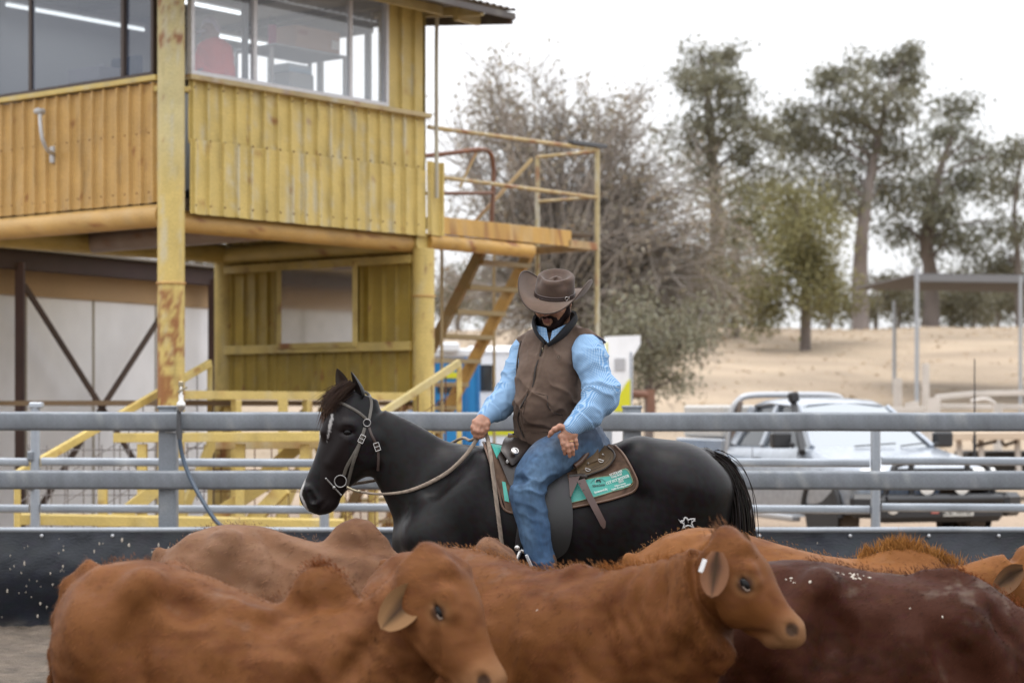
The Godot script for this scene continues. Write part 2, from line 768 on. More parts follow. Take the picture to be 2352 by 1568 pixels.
# extrudes a profile (first across, then up) from a to b in steps; colours may then follow every ring
func extrude(mb: MB, profile: PackedVector2Array, a: Vector3, b: Vector3, step := 0.15, smooth := false, up := Vector3.UP, wobble := 0.0) -> void:
	var x := (b - a).normalized()
	if absf(x.dot(up)) > 0.98:
		up = Vector3(0, 0, 1)
	var z := x.cross(up).normalized()
	var y := z.cross(x).normalized()
	var rings := maxi(int(ceil(a.distance_to(b) / step)), 1)
	var m := profile.size()
	var area := 0.0
	for k in m:
		area += profile[k].cross(profile[(k + 1) % m])
	var sgn := 1.0 if area > 0.0 else -1.0
	for k in m:
		var p := profile[k]
		var q := profile[(k + 1) % m]
		var e := (q - p)
		var fn := Vector2(e.y, -e.x).normalized() * sgn
		var np := fn
		var nq := fn
		if smooth:
			var e0 := p - profile[(k + m - 1) % m]
			var e1 := profile[(k + 2) % m] - q
			np = (fn + Vector2(e0.y, -e0.x).normalized() * sgn).normalized()
			nq = (fn + Vector2(e1.y, -e1.x).normalized() * sgn).normalized()
		var base := mb.v.size()
		for i in rings + 1:
			var o := a.lerp(b, float(i) / rings)
			if wobble > 0.0:
				o += Vector3(noise(o, 0.7), noise(o + Vector3(9, 9, 9), 0.9), noise(o + Vector3(3, 7, 1), 0.7)) * wobble
			mb.vert(o + z * p.x + y * p.y, z * np.x + y * np.y)
			mb.vert(o + z * q.x + y * q.y, z * nq.x + y * nq.y)
		for i in rings:
			var j := base + i * 2
			if sgn > 0.0:
				mb.ix.append_array(PackedInt32Array([j, j + 2, j + 1, j + 1, j + 2, j + 3]))
			else:
				mb.ix.append_array(PackedInt32Array([j, j + 1, j + 2, j + 1, j + 3, j + 2]))
	for end in [a, b]:
		var pts := []
		for p in profile:
			pts.append(end + z * p.x + y * p.y)
		mb.poly(pts, (a + b) * 0.5)

func rect(t: float, h: float, bev := 0.004) -> PackedVector2Array:
	var x := t * 0.5
	var y := h * 0.5
	return PackedVector2Array([Vector2(x - bev, -y), Vector2(x, -y + bev), Vector2(x, y - bev), Vector2(x - bev, y), Vector2(-x + bev, y), Vector2(-x, y - bev), Vector2(-x, -y + bev), Vector2(-x + bev, -y)])

func rounded(t: float, h: float, r: float) -> PackedVector2Array:
	var out := PackedVector2Array()
	for q in [[1, -1, -90.0], [1, 1, 0.0], [-1, 1, 90.0], [-1, -1, 180.0]]:
		for k in 5:
			var a := deg_to_rad(q[2] + k * 22.5)
			out.append(Vector2(q[0] * (t * 0.5 - r) + cos(a) * r, q[1] * (h * 0.5 - r) + sin(a) * r))
	return out

func lin(r: float, g: float, b: float) -> Color:
	return Color(r, g, b)

func shade(c: Color, k: float) -> Color:
	return Color(c.r * k, c.g * k, c.b * k)

# old yellow paint: faded in upright streaks, chipped to rust
func paint(p: Vector3, base: Color, rust := 0.0, fade := 0.0) -> Color:
	var c := shade(base, 1.0 + 0.16 * noise(p, 2.3) + 0.08 * noise(p, 11.0))
	if fade > 0.0:
		var s := nz.get_noise_3d(p.x * 7.0, p.y * 0.9, p.z * 7.0) + 0.35 * noise(p, 9.0)
		c = c.lerp(Color(0.62, 0.6, 0.5), clampf((s - 0.22) * 2.6, 0, 1) * fade)
	var d := noise(p, 3.1) + 0.6 * noise(p, 9.0) + 0.45 * noise(p, 27.0)
	c = c.lerp(Color(0.3, 0.105, 0.03), clampf((d - 0.58 + rust) * 2.6, 0, 0.92))
	var dirt := nz.get_noise_3d(p.x * 9.0 + 40.0, p.y * 1.3, p.z * 9.0)
	return c.lerp(Color(0.1, 0.07, 0.035), clampf((dirt - 0.35) * 1.0, 0, 0.25))

const YEL := Color(0.68, 0.51, 0.165)
const ORA := Color(0.6, 0.365, 0.118)

# ------------------------------------------------------------------ ground
func hill(x: float, d: float) -> float:
	var crest := 5.35 + 0.5 * smoothstep(-6.0, -14.0, x)
	var h := crest * smoothstep(36.0, 100.0, d) + 0.012 * maxf(d - 100.0, 0.0)
	h += 0.22 * smoothstep(40.0, 60.0, d) * (nz.get_noise_2d(x * 0.05, d * 0.05) + 0.4 * nz.get_noise_2d(x * 0.3, d * 0.3))
	return h

func make_ground() -> void:
	var ds := [-60.0, -20.0, 0.0, 8.0, 14.95, 17.0, 20.0, 23.0, 26.0, 30.0, 34.0, 38.0]
	var d := 41.0
	while d < 112.0:
		ds.append(d)
		d += 1.5
	ds.append_array([118.0, 130.0, 150.0, 180.0, 240.0, 400.0, 900.0])
	var xs := [-900.0, -300.0, -150.0, -90.0, -60.0, -45.0]
	var x := -36.0
	while x < 36.1:
		xs.append(x)
		x += 1.2
	xs.append_array([45.0, 60.0, 90.0, 150.0, 300.0, 900.0])
	var rows := []
	var cols := []
	for dd in ds:
		var row := PackedVector3Array()
		var cr := PackedColorArray()
		for xx in xs:
			row.append(Vector3(xx, hill(xx, dd), -dd))
			var dry := smoothstep(30.0, 44.0, dd)
			var c := Color(0.37, 0.275, 0.195).lerp(Color(0.42, 0.325, 0.23), dry)
			if dd < 15.0:
				c = Color(0.13, 0.1, 0.072)
			var s := 1.0 + 0.28 * nz.get_noise_2d(xx * 0.1, dd * 0.6) + 0.22 * nz.get_noise_2d(xx * 0.4, dd * 1.6)
			cr.append(shade(c, s))
		rows.append(row)
		cols.append(cr)
	var mb := MB.new()
	mb.sheet(rows, cols)
	tag(part("ground", mb, M.earth), "pale dry grass paddock rising to a bare rise behind the yards", "ground", "", "structure")
	# arena sand, trodden
	rows = []
	cols = []
	for i in 240:
		var row := PackedVector3Array()
		var cr := PackedColorArray()
		var dd := 3.0 + 11.93 * i / 239.0
		for j in 230:
			var xx := -6.5 + 14.0 * j / 229.0
			var q := Vector3(xx, 0, dd)
			var h := 0.028 * noise(q, 1.6) + 0.02 * noise(q, 5.0) + 0.011 * noise(q, 14.0) + 0.03
			h += 0.03 * smoothstep(14.3, 14.9, dd) * (1.0 + noise(q, 2.0))
			row.append(Vector3(xx, maxf(h, 0.006), -dd))
			cr.append(shade(Color(0.145, 0.112, 0.084), 1.0 + 0.5 * noise(q, 7.0) + 0.25 * noise(q, 2.0)))
		rows.append(row)
		cols.append(cr)
	mb = MB.new()
	mb.sheet(rows, cols)
	tag(part("sand", mb, M.sand), "trodden brown sand of the arena", "sand", "", "structure")

# dry tussocks and stubble on the rise: one mass
func make_stubble() -> void:
	var rng := RandomNumberGenerator.new()
	rng.seed = 5
	var mb := MB.new()
	for i in 7000:
		var d := 36.0 + 60.0 * sqrt(rng.randf())
		var x := rng.randf_range(-0.26, 0.26) * d
		var p := Vector3(x, hill(x, d) - 0.02, -d)
		if noise(p, 0.35) + 0.5 * noise(p, 1.3) < rng.randf_range(-0.5, 0.35):
			continue
		var a := rng.randf() * TAU
		var e := Vector3(cos(a), 0, sin(a)) * rng.randf_range(0.05, 0.16)
		mb.col = Color(0.45, 0.335, 0.22).lerp(Color(0.36, 0.265, 0.17), rng.randf())
		mb.tri(p - e, p + e, p + Vector3(rng.randf_range(-0.1, 0.1), rng.randf_range(0.02, 0.08), rng.randf_range(-0.1, 0.1)))
	tag(part("dry_grass", mb, M.leaf), "short dry grass stubble scattered over the rise", "grass", "", "stuff")

# ------------------------------------------------------------------ the arena fence
func galv(p: Vector3) -> Color:
	var c := Color(0.205, 0.222, 0.245)
	c = shade(c, 1.0 + 0.22 * noise(p, 3.0) + 0.2 * noise(p, 21.0))
	var s := nz.get_noise_3d(p.x * 22.0, p.y * 5.0, p.z * 22.0)
	c = c.lerp(Color(0.36, 0.37, 0.37), clampf((s - 0.4) * 3.0, 0, 0.55))
	return c.lerp(Color(0.17, 0.075, 0.035), clampf((noise(p, 1.9) + 0.5 * noise(p, 13.0) - 0.93) * 6.0, 0, 0.8))

func make_fence() -> void:
	var t := thing("arena_fence", "heavy galvanised arena rail fence with two wide rails behind the horse", "fence", Vector3(0, 0, -14.9))
	var oval := rounded(0.055, 0.136, 0.024)
	for y in [[1.515, 1.545], [1.098, 1.098]]:
		var mb := MB.new()
		extrude(mb, oval, Vector3(-9, y[0] + 0.002, -14.9), Vector3(9, y[0] - 0.012, -14.9), 0.045, true, Vector3.UP, 0.004)
		part("rail", recolor(mb, galv), M.galv, t)
	var low := MB.new()
	var pts := PackedVector3Array()
	for i in 121:
		var x := -9.0 + 18.0 * i / 120.0
		pts.append(Vector3(x, 0.74 + 0.003 * noise(Vector3(x, 0, 0), 0.8), -14.87))
	low.tube(pts, PackedFloat32Array([0.021]), 12)
	part("bottom_rail", recolor(low, func(p): return shade(galv(p), 1.5)), M.galv, t)
	for px in [-682.0, 385.0, 1452.0, 2519.0]:
		var x := w(px, 938, 14.98).x
		var mb := MB.new()
		extrude(mb, rounded(0.13, 0.13, 0.018), Vector3(x, 0.0, -15.02), Vector3(x, 1.6, -15.02), 0.06, true)
		part("post", recolor(mb, func(p): return shade(galv(p), 1.25)), M.galv, t)
		mb = MB.new()
		mb.box(Vector3(x, 1.612, -15.02), Vector3(0.142, 0.024, 0.142), Basis(), 0.008)
		part("post_cap", recolor(mb, galv), M.galv, t)
		for y in [1.515, 1.098]:
			for s in [-0.072, 0.072]:
				mb = MB.new()
				mb.box(Vector3(x + s, y, -14.945), Vector3(0.014, 0.09, 0.05), Basis(), 0.003)
				part("bracket", recolor(mb, galv), M.galv, t)
	# the black rubber skirt hung below the bottom rail
	var s := thing("rubber_skirt", "black rubber belting hung along the foot of the arena fence, spattered with mud", "belting", Vector3(0, 0, -14.86))
	var rows := []
	var cols := []
	for i in 27:
		var row := PackedVector3Array()
		var cr := PackedColorArray()
		var f := i / 26.0
		for j in 361:
			var x := -9.0 + 18.0 * j / 360.0
			var y := 0.728 - 0.71 * f
			var q := Vector3(x, y, 0)
			var z := -14.853 + 0.05 * sin(f * 5.2 - 0.6 + 0.6 * noise(Vector3(x, 0, 0), 0.5)) * (0.3 + f) + 0.02 * noise(Vector3(x, y * 0.6, 4.0), 1.1) + 0.006 * noise(q, 5.0)
			row.append(Vector3(x, y + (0.006 * noise(Vector3(x, 0, 0), 3.0) if i == 0 else 0.0), z))
			var c := shade(Color(0.012, 0.0155, 0.024), 1.0 + 0.5 * noise(q, 1.7) + 0.3 * noise(q, 7.0))
			c = c.lerp(Color(0.2, 0.17, 0.14), clampf(smoothstep(0.86, 1.0, f) * (0.4 + noise(q, 6.0)), 0, 0.6))
			cr.append(c)
		rows.append(row)
		cols.append(cr)
	var mb2 := MB.new()
	mb2.sheet(rows, cols, 0.008)
	part("belting", mb2, M.rubber, s)
	for px in [-250.0, -80.0, 100.0, 262.0, 440.0, 620.0, 800.0, 1700.0, 1742.0, 1950.0, 2130.0, 2290.0, 2480.0]:
		if px == 1700.0:
			continue
		var b := MB.new()
		var c := w(px, 1228.0, 14.9)
		b.lathe(PackedVector2Array([Vector2(0.0, 0.014), Vector2(0.009, 0.013), Vector2(0.013, 0.008), Vector2(0.013, 0.0)]), Transform3D(Basis(Vector3(1, 0, 0), Vector3(0, 0, 1), Vector3(0, -1, 0)), Vector3(c.x, 0.7, -14.868 + 0.02)), 10)
		part("bolt", b, M.pale_metal, s)
	# dried mud flung against the belting
	var rng := RandomNumberGenerator.new()
	rng.seed = 8
	var mud := MB.new()
	for i in 150:
		var x := rng.randf_range(-3.9, -2.2) if i < 105 else rng.randf_range(-2.2, 4.0)
		var y := rng.randf_range(0.08, 0.68)
		var f := (0.728 - y) / 0.71
		var z := -14.853 + 0.05 * sin(f * 5.2 - 0.6 + 0.6 * noise(Vector3(x, 0, 0), 0.5)) * (0.3 + f) + 0.02 * noise(Vector3(x, y * 0.6, 4.0), 1.1) + 0.006 * noise(Vector3(x, y, 0), 5.0)
		var r := 0.0035 + 0.011 * pow(rng.randf(), 4.0)
		mud.ball(Vector3(x, y, z + 0.001), Vector3(r * rng.randf_range(0.5, 1.0), r * rng.randf_range(1.0, 2.2), 0.003), Basis(), 8)
	tag(part("mud_spatter", mud, M.mud, s), "", "", "", "stuff")
	# far run of lighter rails
	var f2 := thing("panel_fence", "second run of thin galvanised pipe panels behind the heavy arena fence", "fence", Vector3(0, 0, -17.0))
	var posts := [-900.0, -240.0, 81.0, 745.0, 1395.0, 2011.0, 2680.0]
	for i in posts.size():
		var x := w(posts[i], 938, 17.0).x
		mb2 = MB.new()
		var top := 1.62 if i == 2 else 1.46
		mb2.rod(Vector3(x, 0, -17), Vector3(x, top, -17), 0.04, -1.0, 14)
		part("post", recolor(mb2, func(p): return shade(galv(p), 1.9)), M.galv, f2)
		if i == 2:
			mb2 = MB.new()
			mb2.box(Vector3(x + 0.01, 1.63, -17), Vector3(0.11, 0.05, 0.09), Basis(), 0.012)
			part("post_cap", recolor(mb2, func(p): return shade(galv(p), 2.2)), M.galv, f2)
			for q in [1.22, 0.98]:
				mb2 = MB.new()
				mb2.box(Vector3(x - 0.03, q, -16.985), Vector3(0.05, 0.08, 0.1), Basis(), 0.01)
				part("latch", recolor(mb2, galv), M.galv, f2)
		if i < posts.size() - 1:
			var x2 := w(posts[i + 1], 938, 17.0).x
			for py in [1059.0, 1166.0]:
				var dy := 0.008 if i % 2 else 0.0
				mb2 = MB.new()
				extrude(mb2, rounded(0.05, 0.068, 0.02), Vector3(x + 0.05, w(0, py, 17).y + dy, -17), Vector3(x2 - 0.05, w(0, py, 17).y + dy - 0.012, -17), 0.1, true)
				part("rail", recolor(mb2, func(p): return shade(galv(p), 1.75)), M.galv, f2)

func make_tap() -> void:
	var t := thing("sprinkler_tap", "brass and steel sprinkler head on a riser beside the left fence post", "sprinkler", w(416, 1200, 14.8) * Vector3(1, 0, 1))
	var x := w(416, 940, 14.8)
	var mb := MB.new()
	mb.lathe(PackedVector2Array([Vector2(0.012, -0.02), Vector2(0.026, 0.0), Vector2(0.034, 0.02), Vector2(0.03, 0.045), Vector2(0.018, 0.06), Vector2(0.018, 0.1), Vector2(0.012, 0.105), Vector2(0.009, 0.16), Vector2(0.0, 0.16)]), Transform3D(Basis(), x + Vector3(0, 0.005, 0)), 16)
	part("valve_body", mb, M.chrome, t)
	mb = MB.new()
	mb.box(x + Vector3(0.0, 0.185, 0), Vector3(0.036, 0.034, 0.03), Basis(), 0.005)
	mb.box(x + Vector3(-0.012, 0.15, 0), Vector3(0.007, 0.09, 0.012), Basis(), 0.002)
	mb.box(x + Vector3(0.012, 0.15, 0), Vector3(0.007, 0.09, 0.012), Basis(), 0.002)
	part("sprinkler_head", mb, M.brass, t)
	mb = MB.new()
	mb.bar(x + Vector3(-0.02, 0.125, 0.015), x + Vector3(0.045, 0.16, 0.015), 0.014, 0.008, Vector3.UP, 0.003)
	part("rocker_arm", mb, M.brass, t)
	mb = MB.new()
	mb.tube(curve([w(411, 940, 14.82), w(411, 970, 14.82), w(412, 1000, 14.82)], 6), PackedFloat32Array([0.016]), 10)
	mb.rod(w(411, 985, 14.82), w(413, 1008, 14.82), 0.026, 0.018, 12)
	part("riser", mb, M.steel_dark, t)
	mb = MB.new()
	mb.rod(w(380, 991, 14.94), w(424, 991, 14.84), 0.006)
	part("wire_tie", mb, M.pale_metal, t)
	mb = MB.new()
	mb.tube(curve([w(412, 1004, 14.82), w(420, 1050, 14.8), w(438, 1098, 14.72), w(462, 1143, 14.6), w(492, 1190, 14.5), w(520, 1222, 14.45), w(560, 1300, 14.6), w(566, 1420, 14.6), w(590, 1452, 14.5), w(680, 1456, 14.3)], 8), PackedFloat32Array([0.0155]), 10)
	tag(part("hose", mb, M.hose), "dark blue rubber hose hanging from the sprinkler riser over the rail", "hose")

# ------------------------------------------------------------------ the tower
func T(a: float, b: float, h: float) -> Vector3:
	return Vector3(-3.2625 + 0.629 * a - 0.777 * b, h, -(20.0 + 0.777 * a + 0.629 * b))

const TU := Vector3(0.629, 0, -0.777)
const TV := Vector3(-0.777, 0, -0.629)

# ribbed steel: from o along dir, len wide, y0 to y1; out is the side it faces
func ribbed(o: Vector3, dir: Vector3, length: float, y0: float, y1: float, out: Vector3, colour: Callable, pitch := 0.19, skew := 0.0) -> MB:
	var mb := MB.new()
	var xs := []
	var zs := []
	var x := 0.0
	while x < length - 0.001:
		for q in [[0.0, 0.0], [0.012, 0.0], [0.02, 0.004], [0.03, 0.036], [0.034, 0.041], [0.05, 0.041], [0.054, 0.036], [0.066, 0.004], [0.076, 0.0], [0.13, 0.0]]:
			if x + q[0] <= length:
				xs.append(x + q[0])
				zs.append(q[1])
		x += pitch
	xs.append(length)
	zs.append(0.0)
	var rows := []
	var cols := []
	var steps := int(ceil((y1 - y0) / 0.06))
	for i in steps + 1:
		var row := PackedVector3Array()
		var cr := PackedColorArray()
		for j in xs.size():
			var p: Vector3 = o + dir * xs[j]
			p.y = lerpf(y0, y1, float(i) / steps) + skew * xs[j]
			p += out * (zs[j] + 0.006 * noise(p, 1.3))
			if i == 0:
				p.y += 0.004 * noise(p, 4.0)
			row.append(p)
			cr.append(colour.call(p))
		rows.append(row)
		cols.append(cr)
	mb.sheet(rows, cols, 0.0015)
	return mb

func pipe(mb: MB, a: Vector3, b: Vector3, r: float, sides := 22, step := 0.06) -> void:
	var m := maxi(int(a.distance_to(b) / step), 1)
	var pts := PackedVector3Array()
	for i in m + 1:
		pts.append(a.lerp(b, float(i) / m))
	mb.tube(pts, PackedFloat32Array([r]), sides)

func frame_box(mb: MB, a: float, b0: float, b1: float, y0: float, y1: float) -> void:
	pass

# a glazed opening in a wall: o at its lower left, dir along the wall, out outwards; mullions at these distances
func window(t: Node3D, called: String, o: Vector3, dir: Vector3, out: Vector3, wide: float, high: float, bars: Array, fm: Material, glass: Material, fw := 0.045) -> void:
	var f := MB.new()
	var up := Vector3.UP
	f.bar(o + up * fw * 0.5, o + dir * wide + up * fw * 0.5, fw, 0.07, up, 0.005)
	f.bar(o + up * (high - fw * 0.5), o + dir * wide + up * (high - fw * 0.5), fw, 0.07, up, 0.005)
	for x in [fw * 0.5, wide - fw * 0.5]:
		f.bar(o + dir * x + up * fw, o + dir * x + up * (high - fw), fw, 0.07, dir, 0.005)
	var fr := part(called, f, fm, t)
	var last := fw
	var all := bars.duplicate()
	all.append(wide - fw * 0.5)
	var k := 0
	for x in all:
		if x != all[-1]:
			var m := MB.new()
			m.bar(o + dir * x + up * fw, o + dir * x + up * (high - fw), 0.05, 0.055, dir, 0.005)
			part("mullion", m, fm, fr)
		var g := MB.new()
		var c: Vector3 = o + dir * ((last + x) * 0.5) + up * high * 0.5 - out * (0.012 if k % 2 == 0 else -0.008)
		g.box(c, Vector3(absf(x - last) - 0.04, high - 2.0 * fw + 0.01, 0.005), Basis(dir, up, dir.cross(up)), 0.0)
		part("pane", g, glass, fr)
		last = x
		k += 1

func make_tower() -> void:
	var t := thing("judging_tower", "weathered yellow steel judging tower with glazed upper cabin on pipe columns", "tower", T(0, 0, 0))
	var col := [[0.0, 0.0, 0.13], [3.65, 0.0, 0.12], [3.65, 3.15, 0.12], [0.0, 3.15, 0.13]]
	for i in 4:
		var q: Array = col[i]
		var mb := MB.new()
		pipe(mb, T(q[0], q[1], 0), T(q[0], q[1], 6.05 if i == 0 else 3.35), q[2], 28, 0.045)
		recolor(mb, func(p):
			if i == 0:
				var low := smoothstep(2.95, 2.5, p.y) * smoothstep(0.4, 1.6, p.y)
				var pale := smoothstep(3.6, 4.4, p.y)
				var r := -0.1 + 1.05 * low + 0.42 * smoothstep(4.75, 5.2, p.y)
				var side: float = ((p - T(0, 0, 0)) * Vector3(1, 0, 1)).normalized().dot(Vector3(0.8, 0, 0.5))
				r -= 0.42 * clampf(side, 0, 1) * low
				return paint(p, YEL.lerp(Color(0.62, 0.55, 0.3), pale * 0.7), r, 0.5)
			return paint(p, YEL, 0.05 + 0.15 * smoothstep(2.0, 1.6, p.y), 0.25))
		part("column", mb, M.paint, t)
		if i < 2:
			mb = MB.new()
			var y := 2.8 if i == 0 else 2.83
			mb.lathe(PackedVector2Array([Vector2(q[2], -0.012), Vector2(q[2] + 0.012, -0.012), Vector2(q[2] + 0.012, 0.012), Vector2(q[2], 0.012)]), Transform3D(Basis(), T(q[0], q[1], y)), 28)
			part("collar", recolor(mb, func(p): return paint(p, ORA, 0.5)), M.paint, t)
	# floor beams of pipe
	var beams := [[0.0, 0.1, 0.0, 3.15, 3.46, 0.115, 1], [0.1, 0.14, 3.65, 0.14, 3.42, 0.11, 1], [0.0, 3.15, 3.65, 3.15, 3.44, 0.12, 0], [3.65, 0.0, 3.65, 3.15, 3.42, 0.115, 0], [1.62, 0.26, 1.62, 3.15, 3.45, 0.12, 2]]
	for q in beams:
		var mb := MB.new()
		pipe(mb, T(q[0], q[1], q[4]), T(q[2], q[3], q[4]), q[5], 18, 0.1)
		var base: Color = [YEL, ORA, Color(0.36, 0.27, 0.22)][q[6]]
		part("floor_beam", recolor(mb, func(p): return paint(p, base, 0.1, 0.1)), M.paint, t)
	var fl := MB.new()
	fl.box(T(1.83, 1.575, 3.6), Vector3(3.6, 0.06, 3.1), Basis(TU, Vector3.UP, TU.cross(Vector3.UP)), 0.0)
	part("floor", recolor(fl, func(p): return Color(0.13, 0.1, 0.08)), M.plain, t)
	# cladding of the right face: two rows of sheets, and the strip past the corner
	var right := -TV
	var left := -TU
	var rc := func(p): return paint(p, YEL, -0.16, 0.6)
	var a := 0.2
	while a < 3.6:
		var wd := minf(0.76, 3.64 - a)
		part("cladding_sheet", ribbed(T(a, -0.02, 0), TU, wd, 4.16, 4.765, right, rc, 0.19, 0.006), M.paint, t)
		part("cladding_sheet", ribbed(T(a, -0.045 if int(a * 10) % 3 else -0.04, 0), TU, wd, 3.48, 4.2, right, rc, 0.19, 0.002), M.paint, t)
		a += 0.76
	part("cladding_sheet", ribbed(T(3.64, -0.06, 0), TU, 0.27, 3.5, 4.3, right, rc, 0.19), M.paint, t)
	part("cladding_sheet", ribbed(T(3.0, -0.015, 0), TU, 0.62, 4.8, 6.0, right, rc, 0.21), M.paint, t)
	part("cladding_sheet", ribbed(T(3.66, -0.02, 0), TV, 0.7, 3.5, 6.1, TU, rc, 0.19), M.paint, t)
	# left face
	var lc := func(p): return paint(p, ORA, -0.12, 0.12)
	var b := 0.13
	while b < 3.1:
		var wd := minf(0.72, 3.12 - b)
		part("cladding_sheet", ribbed(T(-0.05, b, 0), TV, wd, 3.58, 4.73, left, lc, 0.175), M.paint, t)
		b += 0.72
	# fixings along the sheets
	for i in 19:
		for y in [4.19, 3.56, 4.7]:
			var p := T(0.24 + 0.19 * i, -0.085 if y < 4.3 else -0.06, y + 0.002 * i)
			var s := MB.new()
			s.ball(p, Vector3(0.011, 0.011, 0.008), Basis(), 6)
			if p.x < T(3.6, 0, 0).x:
				part("roofing_screw", s, M.rust_dark, t)
	for i in 17:
		for y in [4.25, 3.68]:
			var s := MB.new()
			s.ball(T(-0.088, 0.22 + 0.175 * i, y), Vector3(0.009, 0.009, 0.009), Basis(), 6)
			part("roofing_screw", s, M.rust_dark, t)
	# sills
	var mb := MB.new()
	extrude(mb, rect(0.1, 0.05), T(0.16, -0.06, 4.79), T(3.66, -0.06, 4.79), 0.08)
	part("sill", recolor(mb, func(p): return paint(p, Color(0.52, 0.4, 0.2), 0.12, 0.9)), M.paint, t)
	mb = MB.new()
	extrude(mb, rect(0.09, 0.05), T(-0.07, 0.1, 4.77), T(-0.07, 3.15, 4.77), 0.08)
	part("sill", recolor(mb, func(p): return paint(p, YEL, -0.1, 0.3)), M.paint, t)
	mb = MB.new()
	extrude(mb, rect(0.05, 0.05), T(0.145, -0.12, 4.66), T(-0.1, 0.13, 4.66), 0.05)
	part("corner_strap", recolor(mb, func(p): return paint(p, YEL, 0.05, 0.5)), M.paint, t)
	# glazing
	window(t, "window", T(0.19, -0.045, 4.815), TU, right, 2.82, 1.16, [0.86, 2.24], M.white_alu, M.glass)
	window(t, "window", T(-0.045, 0.17, 4.795), TV, left, 2.92, 1.2, [0.46, 1.88, 2.5], M.brown_alu, M.dark_glass, 0.04)
	mb = MB.new()
	mb.bar(T(0.97, 0.0, 4.86), T(0.97, 0.0, 5.98), 0.05, 0.05, TU, 0.003)
	part("flyscreen_edge", mb, M.black, t)
	# far walls of the cabin, each with a long opening
	var inner := func(p): return shade(Color(0.48, 0.47, 0.45), 1.0 + 0.08 * noise(p, 2.0))
	for q in [[T(3.6, 0.72, 0), TV, TU, 2.4], [T(0.05, 3.1, 0), TU, TV, 3.5]]:
		var o: Vector3 = q[0]
		var dir: Vector3 = q[1]
		var out: Vector3 = q[2]
		var ln: float = q[3]
		for y in ([[3.63, 4.98], [5.78, 6.1]] if ln < 3.0 else [[3.63, 6.1]]):
			mb = MB.new()
			mb.bar(o + Vector3.UP * (y[0] + y[1]) * 0.5, o + dir * ln + Vector3.UP * (y[0] + y[1]) * 0.5, y[1] - y[0], 0.05, Vector3.UP, 0.0)
			part("wall_lining", recolor(mb, inner), M.plain, t)
		var n := 3 if ln < 3.0 else -1
		for i in n + 1:
			mb = MB.new()
			var p: Vector3 = o + dir * clampf(ln * i / n, 0.06, ln - 0.06)
			mb.bar(p + Vector3.UP * 4.98, p + Vector3.UP * 5.78, 0.07, 0.05, dir, 0.003)
			part("stud", recolor(mb, inner), M.plain, t)
		part("cladding_sheet", ribbed(o + out * 0.04, dir, ln, 3.5, 4.95, out, rc, 0.19), M.paint, t)
	mb = MB.new()
	mb.box(T(1.83, 1.6, 6.03), Vector3(3.6, 0.02, 3.1), Basis(TU, Vector3.UP, TU.cross(Vector3.UP)), 0.0)
	part("ceiling", recolor(mb, func(p): return Color(0.5, 0.5, 0.5)), M.plain, t)
	for i in 4:
		mb = MB.new()
		mb.bar(T(0.5 + 0.9 * i, 0.05, 5.98), T(0.5 + 0.9 * i, 3.1, 5.98), 0.07, 0.05, Vector3.UP, 0.004)
		part("ceiling_batten", recolor(mb, func(p): return Color(0.33, 0.33, 0.34)), M.plain, t)
	# the roof, overhanging to the right and in front
	var rf := func(a2: float, b2: float, dy: float) -> Vector3:
		return T(a2, b2, 5.93 + 0.1 * (b2 + 0.85) + dy)
	mb = MB.new()
	var rows := []
	for i in 2:
		var row := PackedVector3Array()
		for j in 180:
			var x := -0.75 + 4.99 * j / 179.0
			row.append(rf.call(x, -0.85 + 4.7 * i, 0.02 * (1.0 if j % 4 < 2 else 0.0)))
		rows.append(row)
	mb.sheet(rows, [], 0.002)
	part("roof", recolor(mb, func(p): return shade(Color(0.22, 0.2, 0.19), 1.0 + 0.3 * noise(p, 3.0))), M.plain, t)
	for q in [[3.66, -0.45, 4.05, -0.45, 0.15, 0.06, 0], [-0.7, -0.82, 4.22, -0.82, 0.07, 0.03, 1], [4.2, -0.8, 4.2, 3.8, 0.12, 0.04, 1], [3.7, -0.8, 3.7, 3.5, 0.1, 0.05, 0], [-0.7, -0.3, 3.6, -0.3, 0.1, 0.05, 0]]:
		mb = MB.new()
		extrude(mb, rect(q[5], q[4]), rf.call(q[0], q[1], -0.03 - q[4] * 0.5), rf.call(q[2], q[3], -0.03 - q[4] * 0.5), 0.1)
		var rb: Color = Color(0.1, 0.085, 0.08) if q[6] else Color(0.5, 0.38, 0.16)
		part("rafter", recolor(mb, func(p): return paint(p, rb, -0.1, 0.2)), M.paint, t)
	mb = MB.new()
	mb.tube(curve([T(3.73, -0.12, 3.9), T(3.73, -0.12, 5.75), T(3.76, -0.14, 5.9), T(3.88, -0.16, 5.93)], 8), PackedFloat32Array([0.022]), 10)
	part("downpipe", recolor(mb, func(p): return paint(p, Color(0.5, 0.46, 0.36), 0.0, 0.8)), M.paint, t)
	# aerial bracket on the left face
	mb = MB.new()
	mb.tube(curve([w(92, 255, 20.9), w(93, 285, 20.75), w(98, 320, 20.72), w(110, 345, 20.8), w(122, 352, 20.95)], 8), PackedFloat32Array([0.021]), 10)
	mb.box(w(122, 355, 21.0), Vector3(0.07, 0.17, 0.05), Basis(TV, Vector3.UP, TV.cross(Vector3.UP)), 0.01)
	mb.ball(w(88, 255, 20.85), Vector3(0.05, 0.035, 0.035), Basis(), 10)
	mb.ball(w(98, 256, 20.9), Vector3(0.03, 0.035, 0.03), Basis(), 10)
	part("aerial_bracket", mb, M.pale_grey, t)
	# the timekeepers' wall below the cabin
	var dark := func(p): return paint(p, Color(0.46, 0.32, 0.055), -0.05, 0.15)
	var bb := 0.15
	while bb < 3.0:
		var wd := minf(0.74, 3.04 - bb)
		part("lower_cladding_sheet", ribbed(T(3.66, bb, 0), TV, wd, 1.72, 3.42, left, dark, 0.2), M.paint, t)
		bb += 0.74
